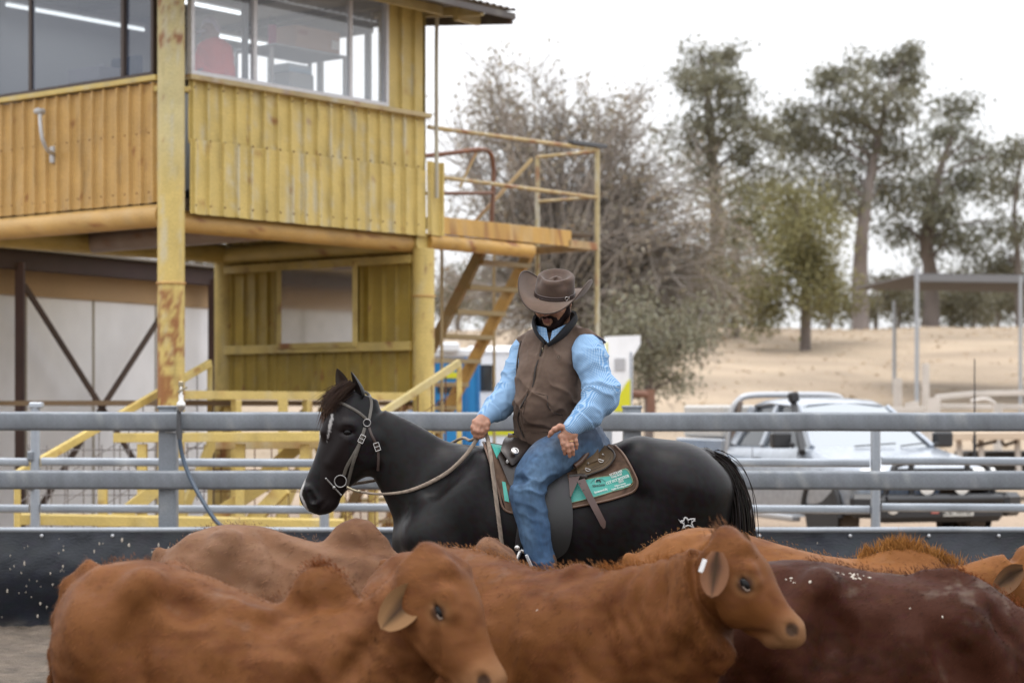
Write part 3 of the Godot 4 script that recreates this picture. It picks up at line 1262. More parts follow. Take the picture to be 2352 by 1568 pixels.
	for y in [[3.24, 0.09], [2.29, 0.1]]:
		mb = MB.new()
		extrude(mb, rect(0.08, y[1]), T(3.58, 0.1, y[0]), T(3.58, 3.05, y[0]), 0.08)
		part("girt", recolor(mb, func(p): return paint(p, YEL, 0.06, 0.2)), M.paint, t)
	mb = MB.new()
	mb.box(T(3.555, 1.53, 2.77), Vector3(1.14, 0.86, 0.02), Basis(TV, Vector3.UP, TV.cross(Vector3.UP)), 0.004)
	var wb := part("window_board", mb, M.gloss_white, t)
	for q in [[T(3.55, 0.93, 2.3), T(3.55, 0.93, 3.24)], [T(3.55, 2.13, 2.3), T(3.55, 2.13, 3.24)], [T(3.55, 0.9, 2.32), T(3.55, 2.16, 2.32)]]:
		mb = MB.new()
		extrude(mb, rect(0.06, 0.06), q[0], q[1], 0.1)
		part("frame", recolor(mb, func(p): return paint(p, YEL, 0.25, 0.2)), M.paint, wb)
	# deck of the lower room and its fascia
	mb = MB.new()
	extrude(mb, rect(0.06, 0.085), T(0.12, 0.05, 1.735), T(3.85, 0.05, 1.735), 0.08)
	part("fascia", recolor(mb, func(p): return paint(p, YEL, -0.05, 0.2)), M.paint, t)
	mb = MB.new()
	mb.box(T(2.0, 1.6, 1.66), Vector3(3.6, 0.05, 2.9), Basis(TU, Vector3.UP, TU.cross(Vector3.UP)), 0.0)
	part("lower_deck", recolor(mb, func(p): return Color(0.16, 0.1, 0.05)), M.plain, t)
	for q in [[0.9, 0.05], [1.9, 0.05], [2.9, 0.05]]:
		mb = MB.new()
		mb.bar(T(q[0], 0.05, 0.0), T(q[0], 0.05, 1.69), 0.08, 0.08, TU, 0.006)
		part("deck_post", recolor(mb, func(p): return paint(p, YEL, 0.1, 0.2)), M.paint, t)
	for q in [[0.2, 1.0], [1.6, 2.4], [2.9, 2.1]]:
		mb = MB.new()
		mb.bar(T(q[0], 0.3, 0.2), T(q[1], 0.3, 1.6), 0.1, 0.06, Vector3.UP, 0.006)
		part("brace", recolor(mb, func(p): return paint(p, YEL, 0.1, 0.2)), M.paint, t)

	# landing and ladder stair at the right
	var s := thing("landing_stair", "rusty yellow steel landing with handrails and steep open stair at the tower's right", "stairs", T(3.8, 0, 0))
	var rs := func(p): return paint(p, Color(0.62, 0.36, 0.09), 0.22, 0.2)
	mb = MB.new()
	extrude(mb, rect(0.05, 0.19), T(3.72, -0.02, 3.62), T(6.25, -0.02, 3.62), 0.06)
	part("channel_beam", recolor(mb, rs), M.paint, s)
	mb = MB.new()
	pipe(mb, T(3.72, 0.02, 3.44), T(5.55, 0.02, 3.44), 0.085)
	part("landing_pipe", recolor(mb, rs), M.paint, s)
	mb = MB.new()
	mb.box(T(5.25, 0.45, 3.69), Vector3(3.0, 0.03, 0.85), Basis(TU, Vector3.UP, TU.cross(Vector3.UP)), 0.002)
	part("deck_plate", recolor(mb, func(p): return Color(0.12, 0.08, 0.05)), M.plain, s)
	for q in [[T(6.2, -0.02, 3.56), T(6.8, -0.02, 3.56)], [T(6.8, -0.02, 3.56), T(6.8, 0.9, 3.56)], [T(3.75, 0.9, 3.56), T(6.8, 0.9, 3.56)]]:
		mb = MB.new()
		extrude(mb, rect(0.05, 0.09), q[0], q[1], 0.06)
		part("edge_angle", recolor(mb, func(p): return paint(p, Color(0.5, 0.33, 0.15), 0.3, 0.4)), M.paint, s)
	var rail := func(p): return paint(p, Color(0.5, 0.36, 0.16), 0.34, 0.7)
	var rails := [[T(3.7, -0.03, 4.68), T(6.8, -0.02, 4.73), 0.026], [T(3.75, -0.03, 4.15), T(6.8, -0.02, 4.15), 0.024], [T(6.8, -0.02, 4.71), T(6.8, 0.9, 4.71), 0.022], [T(6.8, -0.02, 4.16), T(6.8, 0.9, 4.16), 0.02]]
	for q in rails:
		mb = MB.new()
		pipe(mb, q[0], q[1], q[2], 12, 0.05)
		part("handrail", recolor(mb, rail), M.paint, s)
	for q in [[T(6.8, -0.02, 0.0), T(6.8, -0.02, 4.73), 0.03], [T(6.8, 0.9, 0.0), T(6.8, 0.9, 4.72), 0.028]]:
		mb = MB.new()
		pipe(mb, q[0], q[1], q[2], 12, 0.05)
		part("rail_post", recolor(mb, func(p): return paint(p, Color(0.52, 0.42, 0.22), 0.2, 0.8)), M.paint, s)
	mb = MB.new()
	mb.tube(curve([T(4.4, 0.8, 4.48), T(5.0, 0.8, 4.58), T(5.58, 0.8, 4.68), T(5.76, 0.8, 4.65), T(5.82, 0.8, 4.5), T(5.82, 0.8, 4.3), T(5.78, 0.8, 3.65)], 10), PackedFloat32Array([0.028]), 10)
	part("bent_rail", recolor(mb, func(p): return paint(p, Color(0.2, 0.075, 0.035), 0.1, 0.1)), M.paint, s)
	mb = MB.new()
	mb.rod(T(4.6, 0.8, 4.08), T(5.8, 0.8, 4.18), 0.022)
	part("bent_rail", recolor(mb, func(p): return paint(p, Color(0.2, 0.075, 0.035), 0.1, 0.1)), M.paint, s)
	for q in [[T(6.7, 0.9, 4.68), T(5.3, 0.9, 3.6), 0.024], [T(5.5, 0.8, 4.64), T(5.2, 0.8, 4.2), 0.02]]:
		mb = MB.new()
		mb.bar(q[0], q[1], q[2] * 2.0, 0.012, Vector3.UP, 0.002)
		part("brace", recolor(mb, rail), M.paint, s)
	mb = MB.new()
	mb.bar(T(6.25, -0.03, 4.77), T(6.95, -0.03, 4.78), 0.05, 0.08, Vector3.UP, 0.008)
	part("plastic_trough", mb, M.steel_dark, s)
	# stringers and treads
	var run := 0.685
	for q in [[5.2, Color(0.3, 0.2, 0.09), 0.06], [6.08, Color(0.55, 0.33, 0.1), 0.07]]:
		var base: Color = q[1]
		mb = MB.new()
		extrude(mb, rect(q[2], 0.14), T(q[0], 0.42, 3.52), T(q[0], 0.42 + 3.52 * run, 0.0), 0.06)
		part("stringer", recolor(mb, func(p): return paint(p, base, 0.12, 0.3)), M.paint, s)
	for i in 12:
		var y := 3.31 - 0.283 * i
		mb = MB.new()
		var bq := 0.42 + (3.52 - y) * run - 0.03
		mb.box(T(5.64, bq, y), Vector3(0.9, 0.055, 0.2), Basis(TU, Vector3.UP, TU.cross(Vector3.UP)), 0.004)
		part("tread", recolor(mb, func(p): return paint(p, Color(0.4, 0.29, 0.13), 0.05, 0.6)), M.paint, s)
	for q in [[5.05, 0.95], [5.05, 1.6], [6.2, 1.1]]:
		mb = MB.new()
		mb.rod(T(q[0], q[1], 0.0), T(q[0], q[1], 3.5), 0.018)
		part("stay", recolor(mb, rail), M.paint, s)

func make_benches() -> void:
	var t := thing("tiered_bench", "yellow timber and steel tiered bench in front of the tower's foot", "bench", w(500, 1200, 18.8) * Vector3(1, 0, 1))
	var yc := func(p): return paint(p, YEL, 0.02, 0.25)
	var planks := [[270.0, 1004.0, 19.2, 770.0, 1001.0, 19.0, 0.085, 0.28], [40.0, 1190.0, 18.4, 790.0, 1203.0, 18.7, 0.09, 0.3], [500.0, 1018.0, 19.6, 770.0, 1016.0, 19.5, 0.1, 0.2]]
	for i in 3:
		var q: Array = planks[i]
		var mb := MB.new()
		extrude(mb, rect(q[7], q[6]), w(q[0], q[1], q[2]), w(q[3], q[4], q[5]), 0.08)
		part("seat_plank", recolor(mb, (func(p): return paint(p, Color(0.5, 0.36, 0.16), 0.1, 0.4)) if i == 2 else yc), M.paint, t)
	for q in [[327.0, 19.1, 1.28, 0.085], [236.0, 18.9, 0.95, 0.08], [552.0, 19.1, 1.28, 0.085], [700.0, 19.05, 1.28, 0.085], [480.0, 18.5, 0.5, 0.08], [100.0, 18.4, 0.55, 0.08], [620.0, 18.6, 0.55, 0.08], [650.0, 20.6, 1.7, 0.09]]:
		var p := w(q[0], 938, q[1])
		var mb := MB.new()
		extrude(mb, rect(q[3], q[3]), Vector3(p.x, 0, p.z), Vector3(p.x, q[2], p.z), 0.08)
		part("leg", recolor(mb, yc), M.paint, t)
	for q in [[250.0, 1205.0, 18.95, 372.0, 1112.0, 19.1], [470.0, 1200.0, 19.2, 640.0, 1090.0, 19.3], [560.0, 1130.0, 19.6, 700.0, 1010.0, 19.6], [560.0, 1215.0, 19.2, 655.0, 1118.0, 19.0]]:
		var mb := MB.new()
		extrude(mb, rect(0.06, 0.13), w(q[0], q[1], q[2]), w(q[3], q[4], q[5]), 0.08)
		part("brace", recolor(mb, func(p): return paint(p, YEL, 0.12, 0.15)), M.paint, t)
	# handrails with welded mesh
	for k in 2:
		var a: Vector3 = [w(40, 1088, 18.0), w(760, 1025, 19.2)][k]
		var b: Vector3 = [w(482, 833, 21.2), w(1055, 832, 20.2)][k]
		var h := thing("ramp_handrail", ["yellow sloping handrail with wire mesh infill at the shed side", "pale yellow sloping handrail with rusty mesh infill near the stair"][k], "handrail", Vector3(a.x, 0, a.z), "sloping yellow handrails beside the tower")
		var mb := MB.new()
		extrude(mb, rect(0.05, 0.07), a, b, 0.06)
		part("top_rail", recolor(mb, func(p): return paint(p, [YEL, Color(0.62, 0.5, 0.22)][k], 0.0, 0.3)), M.paint, h)
		var n := 13 if k == 0 else 9
		for i in n + 1:
			var p := a.lerp(b, float(i) / n)
			mb = MB.new()
			mb.rod(Vector3(p.x, maxf(p.y - 1.3, 0.05), p.z), p, 0.006, -1.0, 6)
			part("wire", mb, M.wire if k == 0 else M.rust_dark, h)
		for i in 5:
			var y := 0.25 + 0.25 * i
			mb = MB.new()
			mb.rod(Vector3(a.x, a.y - y, a.z), Vector3(b.x, b.y - y, b.z), 0.005, -1.0, 6)
			part("wire", mb, M.wire if k == 0 else M.rust_dark, h)
		for p in [a, b]:
			mb = MB.new()
			extrude(mb, rect(0.05, 0.05), Vector3(p.x, 0, p.z), p - Vector3(0, 0.03, 0), 0.08)
			part("post", recolor(mb, func(q): return paint(q, YEL, 0.2, 0.2)), M.paint, h)
	# square wire panels standing behind the fence
	for q in [[65.0, 360.0, 20.4, 0], [430.0, 740.0, 21.3, 1], [760.0, 1060.0, 21.6, 1]]:
		var p := thing("mesh_panel", "", "mesh panel", w((q[0] + q[1]) * 0.5, 938, q[2]) * Vector3(1, 0, 1))
		p.set_meta("label", ["thin grey welded mesh panel in front of the white shed", "rusty welded mesh panel below the tower's deck", "rusty welded mesh panel below the stair"][[65.0, 430.0, 760.0].find(q[0])])
		var x0 := w(q[0], 938, q[2]).x
		var x1 := w(q[1], 938, q[2]).x
		var n := int((x1 - x0) / 0.17)
		var mm: Material = M.rust_dark if q[3] else M.wire
		for i in n + 1:
			var x := lerpf(x0, x1, float(i) / n)
			var mb := MB.new()
			mb.rod(Vector3(x, 0.05, -q[2]), Vector3(x, 1.25, -q[2]), 0.006, -1.0, 6)
			part("wire", mb, mm, p)
		for i in 6:
			var mb := MB.new()
			mb.rod(Vector3(x0, 0.1 + 0.22 * i, -q[2] - 0.008), Vector3(x1, 0.1 + 0.22 * i, -q[2] - 0.008), 0.006, -1.0, 6)
			part("wire", mb, mm, p)

func make_shed() -> void:
	# the white panel shed at the left: its long front runs away to the right
	var t := thing("panel_shed", "white insulated panel shed with brown steel portal and crossed braces at left", "shed", w(0, 1200, 24.0) * Vector3(1, 0, 1))
	var A := w(-300, 938, 22.4)
	var B := w(476, 938, 27.5)
	var dir := (B - A) * Vector3(1, 0, 1)
	var ln := dir.length()
	dir = dir.normalized()
	var out := dir.cross(Vector3.UP).normalized()
	if out.z < 0.0:
		out = -out
	var top := 2.93
	var x := 0.0
	var k := 0
	while x < ln - 0.05:
		var wd := minf(1.19, ln - x)
		var mb := MB.new()
		mb.box(A * Vector3(1, 0, 1) + dir * (x + wd * 0.5) + Vector3.UP * (0.15 + (top - 0.15) * 0.5), Vector3(wd - 0.012, top - 0.15, 0.06), Basis(dir, Vector3.UP, dir.cross(Vector3.UP)), 0.006)
		part("wall_panel", recolor(mb, func(p): return Color(0.86, 0.87, 0.9)), M.panel, t)
		mb = MB.new()
		mb.bar(A * Vector3(1, 0, 1) + dir * (x + wd) + out * 0.032 + Vector3.UP * 0.15, A * Vector3(1, 0, 1) + dir * (x + wd) + out * 0.032 + Vector3.UP * top, 0.035, 0.012, dir, 0.002)
		part("cover_strip", recolor(mb, func(p): return Color(0.42, 0.38, 0.31)), M.plain, t)
		x += 1.19
	var e := B * Vector3(1, 0, 1)
	var back := -out
	for i in 3:
		var mb := MB.new()
		mb.box(e + back * (0.6 + 1.19 * i) + Vector3.UP * 1.54, Vector3(1.18, top - 0.15, 0.06), Basis(back, Vector3.UP, back.cross(Vector3.UP)), 0.006)
		part("wall_panel", recolor(mb, func(p): return Color(0.86, 0.87, 0.9)), M.panel, t)
	var mb := MB.new()
	extrude(mb, rect(0.09, 0.56), A * Vector3(1, 0, 1) + out * 0.02 + Vector3.UP * 3.2, e + dir * 0.12 + out * 0.02 + Vector3.UP * 3.2, 0.2)
	part("fascia", recolor(mb, func(p): return shade(Color(0.52, 0.35, 0.19), 1.0 + 0.1 * noise(p, 2.0))), M.plain, t)
	mb = MB.new()
	extrude(mb, rect(0.12, 0.2), A * Vector3(1, 0, 1) + out * 0.25 + Vector3.UP * 3.3, e + dir * 0.25 + out * 0.25 + Vector3.UP * 3.3, 0.2)
	part("eave_beam", recolor(mb, func(p): return shade(Color(0.062, 0.036, 0.033), 1.0 + 0.3 * noise(p, 2.0))), M.plain, t)
	mb = MB.new()
	mb.sheet([PackedVector3Array([A * Vector3(1, 0, 1) + out * 0.42 + Vector3.UP * 3.42, e + dir * 0.3 + out * 0.42 + Vector3.UP * 3.42]), PackedVector3Array([A * Vector3(1, 0, 1) - out * 3.8 + Vector3.UP * 3.56, e + dir * 0.3 - out * 3.8 + Vector3.UP * 3.56])], [], 0.03)
	part("roof", recolor(mb, func(p): return Color(0.3, 0.27, 0.24)), M.plain, t)
	# brown frame standing before the wall
	var fr := func(p): return shade(Color(0.075, 0.04, 0.033), 1.0 + 0.35 * noise(p, 3.0))
	var at := func(px: float, py: float) -> Vector3:   # on the plane 0.3 m before the wall
		var o: Vector3 = A + out * 0.3
		var ray := w(px, py, 1.0) - Vector3(0, 1.6, 0)
		var s: float = (o * Vector3(1, 0, 1)).dot(out) / ray.dot(out)
		return Vector3(0, 1.6, 0) + ray * s
	mb = MB.new()
	var foot: Vector3 = at.call(46.0, 1000.0)
	extrude(mb, rect(0.1, 0.1), Vector3(foot.x, 0, foot.z), Vector3(foot.x, 3.28, foot.z), 0.2)
	part("post", recolor(mb, fr), M.plain, t)
	foot = at.call(488.0, 1000.0)
	mb = MB.new()
	extrude(mb, rect(0.1, 0.1), Vector3(foot.x, 0, foot.z), Vector3(foot.x, 3.28, foot.z), 0.2)
	part("post", recolor(mb, fr), M.plain, t)
	for q in [[56.0, 655.0, 240.0, 945.0], [372.0, 722.0, 228.0, 945.0], [240.0, 925.0, 95.0, 1160.0], [228.0, 925.0, 372.0, 1160.0]]:
		mb = MB.new()
		extrude(mb, rect(0.03, 0.075), at.call(q[0], q[1]), at.call(q[2], q[3]), 0.2)
		part("brace", recolor(mb, func(p): return shade(Color(0.085, 0.05, 0.036), 1.0 + 0.4 * noise(p, 3.0))), M.plain, t)

# what stands in the cabin
func make_cabin() -> void:
	for k in 3:
		var a: Vector3 = [T(0.75, 1.1, 5.8), T(2.6, 2.2, 5.78), T(0.06, 2.6, 5.79)][k]
		var b: Vector3 = [T(1.95, 1.1, 5.8), T(3.45, 2.2, 5.78), T(1.92, 2.6, 5.79)][k]
		var l := thing("fluorescent_lamp", ["white fluorescent tube lamp nearest the corner window in the cabin ceiling", "white fluorescent tube lamp deep in the cabin towards the stair", "long white fluorescent tube lamp seen through the left window"][k], "lamp", (a + b) * 0.5, "fluorescent lamps in the tower cabin")
		var mb := MB.new()
		mb.bar(a + Vector3(0, 0.045, 0), b + Vector3(0, 0.045, 0), 0.04, 0.09, Vector3.UP, 0.005)
		part("housing", recolor(mb, func(p): return Color(0.7, 0.7, 0.7)), M.plain, l)
		mb = MB.new()
		mb.rod(a, b, 0.018, -1.0, 10)
		part("tube_lamp", mb, M.glow, l)
		var light := AreaLight3D.new()
		light.name = "lamp_light"
		light.area_size = Vector2(a.distance_to(b), 0.05)
		light.light_energy = 0.5
		light.light_color = Color(0.95, 0.98, 1.0)
		light.shadow_enabled = true
		l.add_child(light)
		light.position = Vector3(0, -0.03, 0)
		light.basis = Basis(TU, Vector3.UP.cross(TU).normalized(), Vector3.UP)
	# shelf of steel angle with the boxes on it
	var s := thing("metal_shelf", "light grey steel angle shelf inside the cabin's right window", "shelf", T(2.3, 0.85, 3.63))
	var c := [T(1.72, 0.55, 0), T(2.95, 0.42, 0), T(2.95, 1.0, 0), T(1.9, 1.1, 0)]
	c = [T(1.75, 0.42, 0), T(2.72, 0.3, 0), T(2.75, 0.85, 0), T(1.75, 0.95, 0)]
	for p in c:
		var mb := MB.new()
		mb.bar(p + Vector3.UP * 3.63, p + Vector3.UP * 5.36, 0.035, 0.035, TU, 0.003)
		part("leg", mb, M.pale_grey, s)
	for y in [5.36, 4.86, 4.2]:
		var mb := MB.new()
		mb.box(T(2.25, 0.63, y), Vector3(1.05, 0.025, 0.62), Basis(TU, Vector3.UP, TU.cross(Vector3.UP)), 0.003)
		part("board", recolor(mb, func(p): return Color(0.45, 0.45, 0.46)), M.plain, s)
	var card := func(p): return shade(Color(0.5, 0.3, 0.19), 1.0 + 0.06 * noise(p, 5.0))
	var mb := MB.new()
	var base := Basis(TU, Vector3.UP, TU.cross(Vector3.UP))
	mb.box(T(2.35, 0.5, 5.49), Vector3(0.66, 0.23, 0.34), base, 0.006)
	var bx := part("cardboard_box", recolor(mb, card), M.plain)
	tag(bx, "long brown cardboard carton on top of the cabin's grey shelf", "box")
	mb = MB.new()
	mb.box(T(2.6, 0.326, 5.46), Vector3(0.1, 0.09, 0.003), base, 0.0)
	part("paper_label", mb, M.white, bx)
	mb = MB.new()
	mb.box(T(2.12, 0.326, 5.53), Vector3(0.13, 0.05, 0.003), base, 0.0)
	part("printed_mark", recolor(mb, func(p): return Color(0.4, 0.18, 0.12)), M.plain, bx)
	var bt := thing("drink_bottle", "pink steel drink bottle with grey lid standing on the cabin shelf", "bottle", T(1.84, 0.5, 5.373))
	mb = MB.new()
	mb.lathe(PackedVector2Array([Vector2(0, 0), Vector2(0.04, 0), Vector2(0.043, 0.01), Vector2(0.043, 0.2), Vector2(0.034, 0.22), Vector2(0, 0.22)]), Transform3D(Basis(), T(1.84, 0.5, 5.373)), 16)
	part("flask", recolor(mb, func(p): return Color(0.5, 0.09, 0.2)), M.plain, bt)
	mb = MB.new()
	mb.lathe(PackedVector2Array([Vector2(0.036, 0.22), Vector2(0.038, 0.225), Vector2(0.038, 0.26), Vector2(0, 0.262)]), Transform3D(Basis(), T(1.84, 0.5, 5.373)), 16)
	mb.tube(curve([T(1.81, 0.5, 5.62), T(1.815, 0.5, 5.66), T(1.84, 0.5, 5.675), T(1.865, 0.5, 5.66), T(1.87, 0.5, 5.62)], 5), PackedFloat32Array([0.008]), 8)
	part("lid", recolor(mb, func(p): return Color(0.1, 0.11, 0.12)), M.plain, bt)
	mb = MB.new()
	mb.box(T(2.12, 0.5, 5.01), Vector3(0.36, 0.2, 0.32), base, 0.012)
	tag(part("printer", recolor(mb, func(p): return Color(0.42, 0.42, 0.4)), M.plain), "grey printer on the middle board of the cabin shelf", "printer")
	mb = MB.new()
	mb.box(T(2.1, 0.5, 5.155), Vector3(0.34, 0.085, 0.3), base, 0.006)
	tag(part("paper_ream", recolor(mb, func(p): return Color(0.36, 0.52, 0.68) if noise(p, 9.0) > 0.1 else Color(0.6, 0.66, 0.72)), M.plain), "blue and white wrapped paper ream lying on the grey printer", "paper")
	mb = MB.new()
	mb.prism(PackedVector2Array([Vector2(-0.3, 0), Vector2(0.25, 0), Vector2(0.25, 0.2), Vector2(0.05, 0.2), Vector2(-0.1, 0.12), Vector2(-0.3, 0.08)]), Transform3D(base, T(1.55, 1.3, 4.9)), 0.3)
	tag(part("equipment_case", recolor(mb, func(p): return Color(0.16, 0.19, 0.22)), M.plain), "dark grey sloping equipment case behind the cabin shelf", "case")
	# desks along the left window
	var d := thing("desk", "white topped desk along the cabin's left window", "desk", T(0.55, 1.6, 3.63))
	mb = MB.new()
	mb.box(T(0.5, 1.6, 4.86), Vector3(0.7, 0.035, 2.6), base, 0.005)
	part("desk_top", recolor(mb, func(p): return Color(0.5, 0.52, 0.56)), M.plain, d)
	for q in [[0.2, 0.5], [0.8, 0.5], [0.2, 2.7], [0.8, 2.7]]:
		mb = MB.new()
		mb.bar(T(q[0], q[1], 3.63), T(q[0], q[1], 4.84), 0.04, 0.04, TU, 0.003)
		part("leg", mb, M.pale_grey, d)
	mb = MB.new()
	mb.box(T(0.25, 1.42, 4.95), Vector3(0.3, 0.14, 0.5), base, 0.008)
	tag(part("document_box", recolor(mb, func(p): return Color(0.52, 0.52, 0.55)), M.plain), "white lidded document box on the desk behind the left window", "box")
	var wb := thing("water_bottle", "clear white water bottle on the desk behind the left window", "bottle", T(0.5, 1.62, 4.88))
	mb = MB.new()
	mb.lathe(PackedVector2Array([Vector2(0, 0), Vector2(0.042, 0), Vector2(0.045, 0.02), Vector2(0.04, 0.06), Vector2(0.045, 0.1), Vector2(0.043, 0.15), Vector2(0.018, 0.2), Vector2(0.018, 0.22), Vector2(0, 0.22)]), Transform3D(Basis(), T(0.5, 1.62, 4.88)), 14)
	part("bottle_body", recolor(mb, func(p): return Color(0.6, 0.66, 0.75)), M.plain, wb)
	mb = MB.new()
	mb.lathe(PackedVector2Array([Vector2(0.022, 0.215), Vector2(0.022, 0.24), Vector2(0, 0.24)]), Transform3D(Basis(), T(0.5, 1.62, 4.88)), 12)
	part("cap", recolor(mb, func(p): return Color(0.8, 0.82, 0.85)), M.plain, wb)
	var ch := thing("office_chair", "dark blue office chair behind the left window's desk", "chair", T(1.2, 2.1, 3.63))
	mb = MB.new()
	mb.box(T(1.25, 2.1, 5.05), Vector3(0.08, 0.6, 0.45), base, 0.03)
	part("backrest", recolor(mb, func(p): return Color(0.05, 0.07, 0.11)), M.plain, ch)
	mb = MB.new()
	mb.box(T(1.02, 2.1, 4.6), Vector3(0.46, 0.08, 0.46), base, 0.03)
	part("seat", recolor(mb, func(p): return Color(0.05, 0.07, 0.11)), M.plain, ch)
	mb = MB.new()
	mb.rod(T(1.05, 2.1, 3.65), T(1.05, 2.1, 4.58), 0.03)
	mb.box(T(1.05, 2.1, 3.67), Vector3(0.5, 0.05, 0.06), base, 0.01)
	mb.box(T(1.05, 2.1, 3.67), Vector3(0.06, 0.05, 0.5), base, 0.01)
	part("pedestal", mb, M.black, ch)

# ------------------------------------------------------------------ what stands beyond the yards
var car_o := Vector3(3.916, 0.0, -25.28)

func C(x: float, y: float, z: float) -> Vector3:   # the car's own axes: forwards, up, to its right
	return car_o + Vector3(0.29, 0, 0.957) * x + Vector3(0, y, 0) + Vector3(-0.957, 0, 0.29) * z

func make_car() -> void:
	var t := thing("utility_truck", "silver dual purpose utility truck with black bull bar and sport bar parked behind the fence", "ute", car_o)
	var fb := Basis(Vector3(0.29, 0, 0.957), Vector3.UP, Vector3(-0.957, 0, 0.29))
	var rows := []
	for q in [[2.38, 0.70, 0.84, 0.55], [2.34, 0.8, 0.9, 0.5], [2.2, 0.88, 0.96, 0.45], [1.9, 0.92, 1.01, 0.42], [1.5, 0.93, 1.07, 0.4], [1.05, 0.93, 1.14, 0.36], [0.9, 0.93, 1.16, 0.36], [0.4, 0.93, 1.16, 0.36], [-0.4, 0.93, 1.16, 0.36], [-1.2, 0.93, 1.16, 0.4], [-1.22, 0.9, 1.1, 0.42]]:
		var row := PackedVector3Array()
		var ww: float = q[1]
		var yt: float = q[2]
		var yb: float = q[3]
		for s in [[1.0, 0.0], [1.02, 0.25], [1.03, 0.55], [1.0, 0.8], [0.94, 0.94], [0.86, 0.985], [0.6, 1.0], [0.3, 1.015], [0.0, 1.02]]:
			row.append(C(q[0], yb + (yt - yb) * s[1], ww * s[0]))
		for s in [[0.3, 1.015], [0.6, 1.0], [0.86, 0.985], [0.94, 0.94], [1.0, 0.8], [1.03, 0.55], [1.02, 0.25], [1.0, 0.0]]:
			row.append(C(q[0], yb + (yt - yb) * s[1], -ww * s[0]))
		rows.append(row)
	var mb := MB.new()
	mb.sheet(rows, [], 0.01)
	part("body", mb, M.car, t)
	# cab
	mb = MB.new()
	rows = []
	for q in [[0.22, 1.64, 0.58], [0.0, 1.69, 0.6], [-0.5, 1.715, 0.62], [-1.0, 1.69, 0.61], [-1.12, 1.62, 0.59]]:
		var row := PackedVector3Array()
		for s in [1.0, 0.97, 0.8, 0.4, 0.0, -0.4, -0.8, -0.97, -1.0]:
			row.append(C(q[0], q[1] - 0.07 * pow(absf(s), 6.0), q[2] * s))
		rows.append(row)
	mb.sheet(rows, [], 0.03)
	part("roof", mb, M.car, t)
	for s in [1.0, -1.0]:
		for q in [[0.98, 1.15, 0.78, 0.2, 1.62, 0.58, 0.08], [-0.28, 1.15, 0.84, -0.33, 1.64, 0.61, 0.1], [-1.15, 1.15, 0.84, -1.08, 1.62, 0.6, 0.2]]:
			mb = MB.new()
			mb.bar(C(q[0], q[1], q[2] * s), C(q[3], q[4], q[5] * s), q[6], 0.05, fb.x, 0.008)
			part("pillar", mb, M.car, t)
		mb = MB.new()
		mb.sheet([PackedVector3Array([C(0.9, 1.15, 0.79 * s), C(-0.3, 1.15, 0.83 * s), C(-1.1, 1.15, 0.83 * s)]), PackedVector3Array([C(0.2, 1.6, 0.57 * s), C(-0.3, 1.62, 0.6 * s), C(-1.04, 1.6, 0.59 * s)])], [], 0.006)
		part("side_window", mb, M.car_glass, t)
		mb = MB.new()
		mb.box(C(0.72, 1.24, 1.05 * s), Vector3(0.12, 0.19, 0.24), fb, 0.045)
		mb.bar(C(0.78, 1.17, 0.9 * s), C(0.74, 1.2, 1.0 * s), 0.06, 0.05, Vector3.UP, 0.01)
		part("mirror", mb, M.black_gloss, t)
		mb = MB.new()
		mb.bar(C(-0.05, 1.0, 0.965 * s), C(-0.24, 1.0, 0.965 * s), 0.035, 0.03, Vector3.UP, 0.008)
		part("door_handle", mb, M.black, t)
		mb = MB.new()
		mb.bar(C(0.98, 0.42, 0.94 * s), C(0.98, 1.12, 0.952 * s), 0.008, 0.006, fb.x, 0.0)
		mb.bar(C(-0.32, 0.42, 0.95 * s), C(-0.32, 1.14, 0.955 * s), 0.008, 0.006, fb.x, 0.0)
		part("door_gap", mb, M.black, t)
		mb = MB.new()
		mb.bar(C(1.0, 0.34, 0.98 * s), C(-1.2, 0.34, 0.98 * s), 0.07, 0.12, Vector3.UP, 0.02)
		part("side_step", mb, M.pale_metal, t)
	mb = MB.new()
	mb.sheet([PackedVector3Array([C(1.0, 1.13, 0.74), C(1.08, 1.15, 0.0), C(1.0, 1.13, -0.74)]), PackedVector3Array([C(0.2, 1.63, 0.55), C(0.24, 1.66, 0.0), C(0.2, 1.63, -0.55)])], [], 0.006)
	part("windscreen", mb, M.screen, t)
	mb = MB.new()
	mb.sheet([PackedVector3Array([C(-1.16, 1.17, 0.8), C(-1.16, 1.17, -0.8)]), PackedVector3Array([C(-1.1, 1.6, 0.56), C(-1.1, 1.6, -0.56)])], [], 0.006)
	part("rear_window", mb, M.car_glass, t)
	for q in [[1.12, 0.3, -0.25], [1.1, -0.3, -0.62]]:
		mb = MB.new()
		mb.bar(C(q[0], 1.17, q[1]), C(q[0] - 0.05, 1.2, q[2]), 0.015, 0.015, Vector3.UP, 0.002)
		part("wiper", mb, M.black, t)
